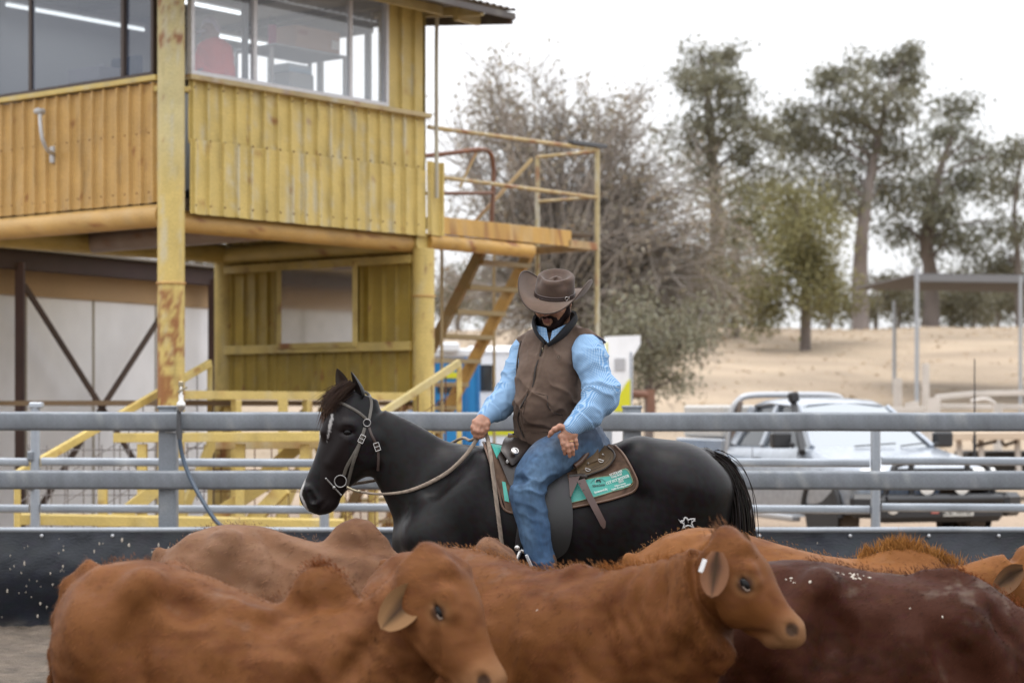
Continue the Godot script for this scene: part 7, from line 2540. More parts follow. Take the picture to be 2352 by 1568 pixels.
func make_saddle(b: Blob) -> void:
	var pad := thing("saddle_pad", "brown felt saddle pad with teal printed panel under the stock saddle", "saddle pad", hp(1300, 1020) * Vector3(1, 1, 1))
	var up := [[1110, 1014], [1150, 1020], [1220, 1024], [1300, 1024], [1370, 1018], [1412, 1022], [1434, 1045], [1447, 1068]]
	var lo := [[1163, 1172], [1190, 1176], [1230, 1178], [1270, 1174], [1314, 1164], [1390, 1149], [1444, 1132], [1463, 1110]]
	var felt := func(p): return shade(Color(0.125, 0.075, 0.05), 1.0 + 0.6 * noise(p, 40.0) + 0.3 * noise(p, 12.0))
	part("felt", recolor(drape(b, up, lo, 0.016, 0.012, 30, 20), felt), M.cloth, pad)
	part("felt", recolor(drape(b, up, lo, 0.016, 0.012, 20, 12, true), felt), M.cloth, pad)
	var mb := MB.new()
	var edge := [[1110, 1014], [1126, 1062], [1145, 1126], [1163, 1172], [1230, 1178], [1270, 1174], [1314, 1164], [1390, 1149], [1440, 1134], [1458, 1124], [1464, 1108], [1456, 1085], [1434, 1045], [1412, 1022]]
	strap(mb, b, edge, 0.011, 0.018, 0.8, 6)
	part("binding", recolor(mb, func(p): return shade(Color(0.15, 0.085, 0.055), 1.0 + 0.2 * noise(p, 30.0))), M.leather, pad)
	var teal := Color(0.06, 0.4, 0.33)
	var tc := func(p): return shade(teal, 1.0 + 0.16 * noise(p, 9.0) + 0.06 * noise(p, 50.0))
	var tu := [[1313, 1112], [1339, 1101], [1372, 1094], [1405, 1089], [1438, 1074], [1453, 1099]]
	var tl := [[1312, 1154], [1342, 1147], [1372, 1139], [1408, 1128], [1438, 1119], [1454, 1104]]
	var tp := part("teal_panel", recolor(drape(b, tu, tl, 0.0195, 0.003, 24, 10), tc), M.vinyl, pad)
	mb = MB.new()
	strap(mb, b, [[1313, 1113], [1339, 1102], [1372, 1095], [1405, 1090], [1437, 1076], [1452, 1100], [1449, 1114], [1408, 1127], [1372, 1138], [1342, 1146], [1313, 1153]], 0.0025, 0.0205, 0.6, 6)
	part("gold_piping", recolor(mb, func(p): return Color(0.35, 0.3, 0.14)), M.plain, pad)
	part("teal_panel", recolor(drape(b, [[1153, 1104], [1157, 1105], [1161, 1106]], [[1159, 1149], [1164, 1150], [1170, 1152]], 0.0195, 0.003, 6, 6), tc), M.vinyl, pad)
	part("teal_panel", recolor(drape(b, [[1127, 1017], [1145, 1020], [1163, 1024]], [[1141, 1050], [1146, 1052], [1152, 1052]], 0.0195, 0.003, 8, 8), tc), M.vinyl, pad)
	# the print
	var words := [["VETERANS", 1400.5, 1091.5, 1429.5, 1081.2, 0.0075, 1, 0], ["Camp Draft", 1404.5, 1096.0, 1429.0, 1088.2, 0.0065, 1, 1], ["CUT OUT WINNER", 1393.0, 1110.5, 1445.0, 1092.5, 0.0085, 1, 0], ["2025", 1421.0, 1106.5, 1432.5, 1102.8, 0.0075, 1, 0], ["Wilson Downs", 1412.0, 1116.2, 1437.5, 1109.0, 0.005, 1, 0], ["Equine Breeding Services", 1405.0, 1124.0, 1448.5, 1111.0, 0.005, 1, 0], ["Sponsored By", 1365.0, 1131.0, 1395.5, 1122.8, 0.0068, 1, 0], ["Wilson Downs", 1361.0, 1116.0, 1389.5, 1112.6, 0.0072, 0, 1]]
	for q in words:
		var a := on_horse(b, q[1], q[2], 0.0215)
		var c := on_horse(b, q[3], q[4], 0.0215)
		var x := (c - a).normalized()
		var nn := b.normal((a + c) * 0.5)
		var y := nn.cross(x).normalized()
		nn = x.cross(y)
		var before := tp.get_child_count()
		lettering(q[0], q[5] * 1.25, Transform3D(Basis(x, y, nn), (a + c) * 0.5 + nn * 0.0012 + y * q[5] * 0.3), M.print_white if q[6] == 1 else M.print_dark, tp, "printed_words", "Droid Serif", 0.0008, 700)
		var o: MeshInstance3D = tp.get_child(before)
		var wide: float = o.mesh.get_aabb().size.x
		if wide > 0.0:
			var s := a.distance_to(c) / wide
			o.transform.basis = Basis(x * s, y * 1.15, nn)
	mb = MB.new()
	var lc := on_horse(b, 1373.5, 1104.5, 0.0225)
	ring(mb, lc, 0.0125, 0.0009, Basis(), PI * 0.35, PI * 1.7)
	mb.col = Color(0.75, 0.75, 0.72)
	part("emblem_ring", recolor(mb, func(p): return Color(0.75, 0.78, 0.75)), M.plain, tp)
	mb = MB.new()   # running horse's head and neck in dark, its face pale
	var s := 0.072 * 9.7 / F
	mb.prism(PackedVector2Array([Vector2(-60, 40), Vector2(-20, 60), Vector2(40, 70), Vector2(85, 85), Vector2(70, 40), Vector2(95, -10), Vector2(70, -40), Vector2(45, 10), Vector2(10, 30), Vector2(-30, -20), Vector2(-45, 5), Vector2(-75, 20)]), Transform3D(Basis(Vector3(s, 0, 0), Vector3(0, s, 0), Vector3(0, 0, 1)), lc + Vector3(0, 0, 0.0005)), 0.001)
	part("emblem_horse", mb, M.print_dark, tp)
	mb = MB.new()
	for q in [[1357, 1108, 1366, 1098], [1381, 1098, 1391, 1105]]:
		mb.rod(on_horse(b, q[0], q[1], 0.0215), on_horse(b, q[2], q[3], 0.0215), 0.0008, -1.0, 4)
	part("emblem_roof_lines", mb, M.print_dark, tp)

	# the saddle itself
	var t := thing("stock_saddle", "dark brown leather stock saddle with knee pads, flaps and hanging strap", "saddle", hp(1260, 1020))
	var dark := func(p): return shade(Color(0.03, 0.021, 0.017), 1.0 + 0.5 * noise(p, 8.0) + 0.2 * noise(p, 30.0))
	var tan := func(p): return shade(Color(0.15, 0.098, 0.052), 1.0 + 0.35 * noise(p, 9.0) + 0.1 * noise(p, 40.0))
	var blk := func(p): return shade(Color(0.0145, 0.0135, 0.0145), 1.0 + 0.3 * noise(p, 8.0))
	# seat, low between pommel and cantle
	mb = MB.new()
	var rows := []
	for i in 25:
		var f := i / 24.0
		var row := PackedVector3Array()
		for j in 17:
			var a := lerpf(-1.0, 1.0, j / 16.0)
			var x := lerpf(1165, 1372, f)
			var y := 1010.0 + 14.0 * sin(PI * f) - 12.0 * smoothstep(0.75, 1.0, f) - 8.0 * smoothstep(0.25, 0.0, f)
			var ww := lerpf(0.1, 0.2, smoothstep(0.0, 0.7, f))
			row.append(hp(x, y, 0.0) + Vector3(0, -0.1 * a * a * a * a - 0.02 * a * a, a * ww))
		rows.append(row)
	mb.sheet(rows, [], 0.02)
	part("seat", recolor(mb, tan), M.leather, t)
	for far in [false, true]:
		part("flap", recolor(drape(b, [[1195, 1085], [1205, 1150], [1212, 1220], [1225, 1290]], [[1302, 1086], [1311, 1135], [1316, 1187], [1312, 1234], [1300, 1266], [1272, 1286]], 0.03, 0.006, 20, 14, far), blk), M.leather, t)
		part("front_flap", recolor(drape(b, [[1143, 1046], [1160, 1020], [1190, 1000], [1225, 1008]], [[1170, 1112], [1190, 1122], [1220, 1100], [1245, 1060]], 0.03, 0.006, 16, 12, far), dark), M.leather, t)
		part("knee_pad", recolor(drape(b, [[1150, 1032], [1158, 1008], [1178, 994], [1204, 1000], [1226, 1008]], [[1168, 1060], [1177, 1067], [1190, 1058], [1206, 1040], [1225, 1016]], 0.042, 0.012, 20, 14, far, 0.014), dark), M.leather, t)
		part("skirt", recolor(drape(b, [[1321, 1060], [1338, 1040], [1358, 1018], [1380, 1018], [1400, 1027], [1411, 1041]], [[1328, 1093], [1343, 1091], [1364, 1084], [1388, 1075], [1403, 1063], [1411, 1049]], 0.033, 0.007, 20, 12, far), tan), M.leather, t)
	mb = MB.new()
	strap(mb, b, [[1329, 1094], [1343, 1092], [1364, 1085], [1388, 1076], [1403, 1064], [1412, 1048], [1408, 1035], [1396, 1025]], 0.009, 0.034, 0.7)
	part("skirt_edge", recolor(mb, dark), M.leather, t)
	mb = MB.new()
	strap(mb, b, [[1331, 1086], [1345, 1084], [1364, 1077], [1385, 1068], [1397, 1058], [1404, 1046]], 0.0018, 0.0405, 0.6)
	strap(mb, b, [[1332, 1080], [1345, 1078], [1363, 1071], [1382, 1063], [1393, 1054]], 0.0015, 0.0405, 0.6)
	part("tooled_line", recolor(mb, dark), M.leather, t)
	mb = MB.new()
	mb.tube(curve([hp(1364, 996, 0.06), hp(1360, 1012, 0.15), hp(1350, 1036, 0.2), hp(1334, 1058, 0.235), hp(1320, 1070, 0.25)], 6), PackedFloat32Array([0.013]), 10)
	mb.tube(curve([hp(1364, 996, 0.06), hp(1366, 990, 0.0), hp(1364, 996, -0.06), hp(1350, 1036, -0.2)], 6), PackedFloat32Array([0.013]), 10)
	part("cantle", recolor(mb, func(p): return shade(Color(0.1, 0.05, 0.028), 1.0 + 0.3 * noise(p, 12.0))), M.leather, t)
	# conchos, rings, keeper
	for q in [[1183, 1034, 0.0185, 0.075], [1322, 1069, 0.011, 0.045], [1385, 1043, 0.004, 0.042], [1351, 1063, 0.004, 0.042]]:
		mb = MB.new()
		var at := on_horse(b, q[0], q[1], q[3])
		var nn := b.normal(at)
		var xf := Transform3D(Basis(nn.cross(Vector3.UP).normalized(), nn, nn.cross(Vector3.UP).normalized().cross(nn)), at)
		var r: float = q[2]
		mb.lathe(PackedVector2Array([Vector2(r, -0.006), Vector2(r, 0.002), Vector2(r * 0.9, 0.004), Vector2(r * 0.85, 0.0025), Vector2(r * 0.62, 0.0025), Vector2(r * 0.58, 0.005), Vector2(r * 0.3, 0.007), Vector2(0, 0.0075)]), xf, 22)
		if r > 0.015:
			for k in 12:
				var a := TAU * k / 12.0
				mb.ball(xf * Vector3(cos(a) * r * 0.74, 0.003, sin(a) * r * 0.74), Vector3(1, 1, 1) * 0.002, Basis(), 6)
		part("concho", mb, M.silver, t)
	for q in [[1380.5, 1055], [1350.5, 1075.5]]:
		mb = MB.new()
		var at := on_horse(b, q[0], q[1], 0.045)
		ring(mb, at, 0.0105, 0.0018, Basis(Vector3(0, 0, 1), -0.3), PI, TAU, 1.15)
		mb.rod(at + Vector3(-0.012, 0.004, 0), at + Vector3(0.0115, -0.003, 0), 0.0018, -1.0, 6)
		part("dee_ring", mb, M.silver, t)
	mb = MB.new()
	var k0 := on_horse(b, 1165, 1044, 0.045)
	var k1 := on_horse(b, 1165, 1059, 0.045)
	mb.rod(k0, k1, 0.002, -1.0, 6)
	mb.ball(k0, Vector3.ONE * 0.0045, Basis(), 8)
	ring(mb, k1, 0.005, 0.0015)
	part("keeper", mb, M.silver, t)
	mb = MB.new()
	strap(mb, b, [[1308, 1094], [1332, 1092], [1342, 1093], [1346, 1090]], 0.022, 0.045, 0.35)
	part("latigo_keeper", recolor(mb, dark), M.leather, t)
	var brown := func(p): return shade(Color(0.078, 0.042, 0.034), 1.0 + 0.2 * noise(p, 12.0))
	part("strap", recolor(drape(b, [[1306, 1096], [1307, 1110], [1309, 1138]], [[1332, 1093], [1325, 1110], [1311, 1141]], 0.046, 0.004, 8, 6), brown), M.leather, t)
	mb = drape(b, [[1325, 1104], [1342, 1135], [1362, 1172], [1380, 1206]], [[1343, 1098], [1358, 1130], [1375, 1164], [1391, 1196]], 0.049, 0.004, 14, 6)
	mb.add(drape(b, [[1380, 1206], [1383, 1209.5], [1386, 1213]], [[1391, 1196], [1391, 1203], [1390, 1210]], 0.049, 0.004, 4, 6))
	var st := part("strap", recolor(mb, brown), M.leather, t, "long brown strap with pointed end hanging free")
	for q in [[1332, 1109], [1341, 1124]]:
		mb = MB.new()
		mb.ball(on_horse(b, q[0], q[1], 0.0535), Vector3(0.0028, 0.0028, 0.001), Basis(), 8)
		part("hole", mb, M.black, st)
	# stirrup
	mb = MB.new()
	mb.tube(curve([hp(1196, 1262, 0.33), hp(1184, 1300, 0.335), hp(1178, 1378, 0.34), hp(1190, 1392, 0.34), hp(1225, 1392, 0.34), hp(1236, 1380, 0.335), hp(1226, 1312, 0.335), hp(1212, 1272, 0.33), hp(1196, 1262, 0.33)], 6), PackedFloat32Array([0.009]), 8)
	part("stirrup_iron", mb, M.silver, t)
	mb = MB.new()
	for px in [1188.0, 1190.0]:
		mb.ball(hp(px - 2.0, 1257, 0.335), Vector3(0.01, 0.01, 0.006), Basis(), 10)
	mb.lathe(PackedVector2Array([Vector2(0.012, 0.0), Vector2(0.011, 0.004), Vector2(0.006, 0.003), Vector2(0, 0.005)]), Transform3D(Basis(Vector3(1, 0, 0), Vector3(0, 0, 1), Vector3(0, -1, 0)), hp(1188, 1257, 0.345)), 16)
	part("concho", mb, M.silver, t)
	mb = MB.new()
	strap(mb, b, [[1205, 1150], [1198, 1200], [1192, 1245], [1190, 1275]], 0.035, 0.05, 0.25)
	part("stirrup_leather", recolor(mb, blk), M.leather, t)

func make_bridle(b: Blob) -> void:
	var t := thing("bridle", "worn grey brown leather bridle with steel ring bit on the horse's head", "bridle", hp(830, 1000))
	var grey := func(p): return shade(Color(0.105, 0.093, 0.078), 1.0 + 0.3 * noise(p, 30.0))
	var brn := func(p): return shade(Color(0.062, 0.042, 0.036), 1.0 + 0.3 * noise(p, 30.0))
	for q in [["headstall", [[826, 896], [843, 902], [851, 914], [853, 932], [848, 962]], 0.015, 0.004, grey], ["brow_band", [[770, 922], [787, 926], [807, 936], [826, 948], [842, 962]], 0.014, 0.004, grey], ["cheek_strap", [[838, 981], [831, 1005], [822, 1026], [812, 1044], [797, 1070], [790, 1090]], 0.0165, 0.004, grey], ["cheek_strap", [[827, 1014], [820, 1036], [811, 1062], [803, 1092], [797, 1116]], 0.016, 0.008, grey], ["throat_lash", [[847, 980], [855, 1001], [866, 1025], [869, 1049], [868, 1080]], 0.013, 0.004, brn]]:
		var mb := MB.new()
		strap(mb, b, q[1], q[2], q[3], 0.28)
		part(q[0], recolor(mb, q[4]), M.leather, t)
	for q in [[843, 970, 0.0165, 0.0028], [782, 1104, 0.0275, 0.003]]:
		var mb := MB.new()
		ring(mb, on_horse(b, q[0], q[1], 0.014), q[2], q[3])
		part("bit_ring" if q[1] > 1000 else "ring", mb, M.steel, t)
	for q in [[831, 1007, 0.45], [866, 1025, -0.32]]:
		var mb := MB.new()
		var c := on_horse(b, q[0], q[1], 0.013)
		var bs := Basis(Vector3(0, 0, 1), -q[2])
		var pts := [Vector3(-0.012, -0.018, 0), Vector3(0.012, -0.018, 0), Vector3(0.012, 0.018, 0), Vector3(-0.012, 0.018, 0)]
		for i in 4:
			mb.rod(c + bs * pts[i], c + bs * pts[(i + 1) % 4], 0.0018, -1.0, 6)
		mb.rod(c + bs * Vector3(-0.012, 0.0, 0), c + bs * Vector3(0.012, 0, 0), 0.0014, -1.0, 6)
		part("buckle", mb, M.silver, t)
	var mb := MB.new()
	for i in 5:
		var f := (i + 0.5) / 5.0
		mb = MB.new()
		mb.ball(on_horse(b, lerpf(820, 800, f), lerpf(1036, 1105, f), 0.0145), Vector3(0.0018, 0.0018, 0.001), Basis(), 6)
		part("strap_hole", mb, M.black, t)
	mb = MB.new()
	var p0 := on_horse(b, 749, 1098, 0.02)
	var p1 := on_horse(b, 783, 1135, 0.02)
	mb.rod(p0, p1, 0.0042, -1.0, 8)
	mb.ball(p0, Vector3.ONE * 0.0055, Basis(), 8)
	mb.ball(p1, Vector3.ONE * 0.0055, Basis(), 8)
	mb.ball(p0.lerp(p1, 0.55), Vector3.ONE * 0.009, Basis(), 10)
	part("bit_bar", mb, M.steel, t)

	var r := thing("reins", "braided tan rope reins from the bit to the rider's right hand", "reins", hp(1000, 1060))
	var rope := func(p): return shade(Color(0.27, 0.215, 0.17), 1.0 + 0.35 * sin((p.x + p.y) * 520.0) * sin((p.x - p.y) * 400.0) + 0.15 * noise(p, 30.0))
	var path := []
	for q in [[797, 1118, 0.014], [808, 1122, 0.02], [826, 1128, 0.03], [868, 1133, 0.012], [910, 1131, 0.012], [945, 1124, 0.013], [985, 1108, 0.013], [1030, 1082, 0.014], [1068, 1046, 0.016]]:
		var p := on_horse(b, q[0], q[1], q[2])
		if q[0] < 930 and q[0] > 810:
			p = hp(q[0], q[1], lerpf(0.07, 0.13, (q[0] - 810.0) / 120.0))
		path.append(p)
	path.append_array([hp(1095, 1008, 0.13), hp(1107, 988, 0.125)])
	mb = MB.new()
	var c := curve(path, 12)
	var rad := PackedFloat32Array()
	for i in c.size():
		var f := float(i) / (c.size() - 1)
		rad.append(lerpf(0.006, 0.0098, smoothstep(0.3, 0.62, f)) * (1.0 + 0.05 * sin(i * 2.6)))
	mb.tube(c, rad, 9, true, 0.7, Vector3(0, 0, 1))
	part("near_rein", recolor(mb, rope), M.cloth, r)
	mb = MB.new()
	path = [hp(1112, 984, 0.125)]
	for q in [[1120, 1006], [1126, 1040], [1132, 1085], [1139, 1140], [1146, 1195], [1153, 1250]]:
		path.append(on_horse(b, q[0], q[1], 0.034))
	c = curve(path, 14)
	rad = PackedFloat32Array()
	for i in c.size():
		rad.append(0.0098 * (1.0 + 0.05 * sin(i * 2.6)))
	mb.tube(c, rad, 9, true, 0.55, Vector3(0, 0, 1))
	part("rein_end", recolor(mb, rope), M.cloth, r)
	mb = MB.new()
	mb.tube(curve([hp(800, 1112, -0.05), hp(850, 1104, -0.09), hp(884, 1097, -0.12), hp(930, 1085, -0.2), hp(1000, 1040, -0.22), hp(1058, 1006, -0.1), hp(1082, 1010, 0.02), hp(1106, 990, 0.1)], 8), PackedFloat32Array([0.0075, 0.0075]), 8)
	part("far_rein", recolor(mb, rope), M.cloth, r)
	mb = MB.new()
	mb.tube(curve([hp(797, 1117, 0.07), hp(812, 1124, 0.075), hp(826, 1128, 0.078)], 5), PackedFloat32Array([0.006]), 8)
	mb.ball(hp(824, 1127, 0.08), Vector3(0.012, 0.009, 0.009), Basis(), 8)
	part("clip", mb, M.brass, r)

func poly_has(pts: Array, x: float, y: float) -> bool:
	var v := PackedVector2Array()
	for q in pts:
		v.append(Vector2(q[0], q[1]))
	return Geometry2D.is_point_in_polygon(Vector2(x, y), v)

func to_px(p: Vector3) -> Vector2:
	return Vector2(1176.0 + p.x * F / -p.z, 938.0 - (p.y - 1.6) * F / -p.z)

func finger(b: Blob, pts: Array, r0: float, r1: float, k := 0.006) -> void:
	for i in pts.size() - 1:
		var f := float(i) / (pts.size() - 1)
		var g := float(i + 1) / (pts.size() - 1)
		b.cone(pts[i], pts[i + 1], lerpf(r0, r1, f), lerpf(r0, r1, g), k)
		if i > 0:   # knuckle
			b.cone(pts[i], pts[i], lerpf(r0, r1, f) * 1.03, lerpf(r0, r1, f) * 1.03, k)

var fwd := Vector3(-0.34, -0.4, 0.85).normalized()

func head_at(x: float, y: float, z: float) -> Vector3:
	var xx := Vector3.UP.cross(fwd).normalized()
	var uu := fwd.cross(xx)
	return hp(1268, 689, 0.05) + xx * x + uu * y + fwd * z

# the man's own body; what the clothes cover is left plain
func rider_body() -> MB:
	var b := Blob.new()
	b.cone(hp(1330, 1030, 0), hp(1290, 900, 0.0), 0.12, 0.12, 0.05)
	b.cone(hp(1290, 900, 0), hp(1285, 790, 0.0), 0.12, 0.1, 0.05)
	b.cone(hp(1215, 800, -0.1), hp(1355, 802, 0.12), 0.06, 0.06, 0.05)
	b.cone(hp(1282, 775, 0.0), head_at(0, -0.03, -0.03), 0.06, 0.058, 0.02)
	b.cone(hp(1352, 805, 0.16), hp(1386, 905, 0.24), 0.055, 0.045, 0.02)
	b.cone(hp(1386, 905, 0.24), hp(1315, 978, 0.31), 0.045, 0.032, 0.02)
	b.cone(hp(1205, 805, -0.1), hp(1174, 900, -0.02), 0.055, 0.045, 0.02)
	b.cone(hp(1174, 900, -0.02), hp(1114, 957, 0.1), 0.045, 0.032, 0.02)
	for s in [1.0, -1.0]:
		b.cone(hp(1320, 1030, 0.13 * s), hp(1222, 1112, 0.27 * s), 0.07, 0.03, 0.03)
		b.cone(hp(1222, 1112, 0.27 * s), hp(1248, 1310, 0.32 * s), 0.03, 0.04, 0.02)
		b.cone(hp(1248, 1310, 0.32 * s), hp(1252, 1372, 0.33 * s), 0.045, 0.04, 0.02)
	var hbox := AABB(head_at(0, 0, 0), Vector3.ZERO).grow(0.165)
	var mb := b.mesh(0.014, AABB(), hbox)
	for i in mb.v.size():
		mb.c[i] = Color(0.3, 0.15, 0.1)
	# head
	var h := Blob.new()
	h.cone(head_at(0, 0.01, -0.035), head_at(0, 0.01, 0.006), 0.08, 0.07, 0.02)
	h.cone(head_at(0, -0.03, 0.02), head_at(0, -0.075, 0.046), 0.066, 0.05, 0.03)
	h.cone(head_at(0, -0.1, 0.068), head_at(0, -0.1, 0.068), 0.026, 0.026, 0.03)
	h.cone(head_at(-0.052, -0.055, 0.005), head_at(0.052, -0.055, 0.005), 0.03, 0.03, 0.04)
	h.cone(head_at(-0.03, 0.028, 0.082), head_at(0.03, 0.028, 0.082), 0.014, 0.014, 0.02)
	h.cone(head_at(0, 0.02, 0.088), head_at(0, -0.022, 0.112), 0.009, 0.015, 0.012)
	for s in [1.0, -1.0]:
		h.cone(head_at(0.012 * s, -0.026, 0.102), head_at(0.012 * s, -0.024, 0.098), 0.01, 0.01, 0.008)
		h.cut(head_at(0.033 * s, 0.005, 0.1), head_at(0.033 * s, 0.005, 0.1), 0.016, 0.016, 0.012)
		h.cone(head_at(0.033 * s, 0.004, 0.076), head_at(0.033 * s, 0.004, 0.076), 0.013, 0.013, 0.004)
		h.cone(head_at(0.045 * s, -0.022, 0.066), head_at(0.04 * s, -0.03, 0.07), 0.02, 0.018, 0.03)
		h.cone(head_at(0.083 * s, 0.018, -0.012), head_at(0.086 * s, -0.025, -0.004), 0.018, 0.011, 0.008, Vector3(1, 0, 0.3), 0.55)
		h.cut(head_at(0.1 * s, 0.008, 0.0), head_at(0.1 * s, -0.008, 0.0), 0.009, 0.006, 0.006)
	h.cone(head_at(-0.019, -0.055, 0.094), head_at(0.019, -0.055, 0.094), 0.007, 0.007, 0.008)
	h.cone(head_at(-0.015, -0.066, 0.093), head_at(0.015, -0.066, 0.093), 0.008, 0.008, 0.008)
	h.cone(head_at(0, -0.05, -0.03), hp(1282, 765, 0.0), 0.06, 0.062, 0.03)
	var hm := h.mesh(0.0045)
	for i in hm.v.size():
		var p := hm.v[i]
		var c := Color(0.42, 0.22, 0.14)
		var q := p - head_at(0, -0.06, 0.095)
		if q.length() < 0.018 and absf(q.dot(fwd.cross(Vector3.UP.cross(fwd).normalized()))) < 0.013:
			c = Color(0.26, 0.1, 0.08)
		c = shade(c, 1.0 + 0.2 * noise(p, 18.0))
		hm.c[i] = c
	mb.add(hm)
	# near hand, resting on the thigh
	var a := Blob.new()
	var z := 0.332
	var flat := Vector3(0.1, 0.25, 1.0).normalized()
	a.cone(hp(1322, 970, 0.318), hp(1310, 990, z - 0.008), 0.03, 0.034, 0.012, flat, 0.8)
	for q in [[1288, 1001], [1299, 1005], [1310, 1004], [1319, 998]]:
		a.cone(hp(1311, 984, z - 0.006), hp(q[0], q[1], z), 0.02, 0.0125, 0.016, flat, 0.75)
		a.cone(hp(q[0], q[1], z + 0.003), hp(q[0], q[1], z + 0.003), 0.0115, 0.0115, 0.012)
	finger(a, [hp(1288, 1000, z + 0.001), hp(1292.5, 1018, z + 0.011), hp(1295.5, 1030, z + 0.008), hp(1297.5, 1041, z - 0.002)], 0.0108, 0.0082, 0.004)
	finger(a, [hp(1299.5, 1004, z + 0.002), hp(1303.5, 1024, z + 0.013), hp(1306.5, 1036, z + 0.009), hp(1308.5, 1047, z - 0.001)], 0.0108, 0.0082, 0.004)
	finger(a, [hp(1310.5, 1003, z), hp(1313.5, 1021, z + 0.011), hp(1316, 1032, z + 0.008), hp(1317, 1043, z - 0.002)], 0.0102, 0.0078, 0.004)
	finger(a, [hp(1319.5, 997, z - 0.003), hp(1323, 1011, z + 0.005), hp(1324.5, 1020, z + 0.002), hp(1324, 1029, z - 0.006)], 0.0095, 0.0073, 0.004)
	finger(a, [hp(1302, 982, z - 0.006), hp(1286, 979, z + 0.004), hp(1274, 985, z + 0.006), hp(1266, 993, z + 0.002), hp(1261, 1001, z - 0.006)], 0.0145, 0.008, 0.008)
	var am := a.mesh(0.0036)
	# far hand, closed round the reins
	var c := Blob.new()
	c.cone(hp(1119, 950, 0.09), hp(1110, 964, 0.11), 0.029, 0.03, 0.01)
	for q in [[1113, 975, 0.14], [1104, 974, 0.148], [1096, 972, 0.148], [1090, 967, 0.14]]:
		c.cone(hp(1110, 960, 0.112), hp(q[0], q[1], q[2]), 0.021, 0.0125, 0.014)
	var tips := [[1112, 975, 0.142, 1106, 990, 0.15, 1107, 1000, 0.138, 1111, 1000, 0.118], [1103.5, 974, 0.15, 1097.5, 990, 0.158, 1099, 1002, 0.146, 1104, 1003, 0.124], [1096, 972, 0.15, 1090.5, 987, 0.156, 1092, 1000, 0.146, 1097, 1003, 0.126], [1090, 967, 0.142, 1086, 980, 0.15, 1087, 991, 0.142, 1091, 997, 0.126]]
	for i in 4:
		var q: Array = tips[i]
		finger(c, [hp(q[0], q[1], q[2]), hp(q[3], q[4], q[5]), hp(q[6], q[7], q[8]), hp(q[9], q[10], q[11])], 0.0118 - 0.0006 * i, 0.0092)
	finger(c, [hp(1117, 958, 0.12), hp(1120, 972, 0.138), hp(1118, 984, 0.142), hp(1114, 993, 0.14)], 0.0145, 0.0092)
	var cm := c.mesh(0.0036)
	for m in [am, cm]:
		for i in m.v.size():
			var p: Vector3 = m.v[i]
			m.c[i] = shade(Color(0.4, 0.2, 0.13), 1.0 + 0.16 * noise(p, 22.0) + 0.1 * noise(p, 70.0))
			m.v[i] = p + m.n[i] * 0.0006 * noise(p, 120.0)
		mb.add(m)
	return mb

func fold(p: Vector3, along: Vector3, f: float, seed_: float) -> float:   # soft creases running across «along»
	var s := p.dot(along) * f + 1.6 * noise(p + Vector3(seed_, 0, 0), 6.0)
	var r := 1.0 - absf(sin(s))
	return r * r * (1.6 - 0.6 * r)

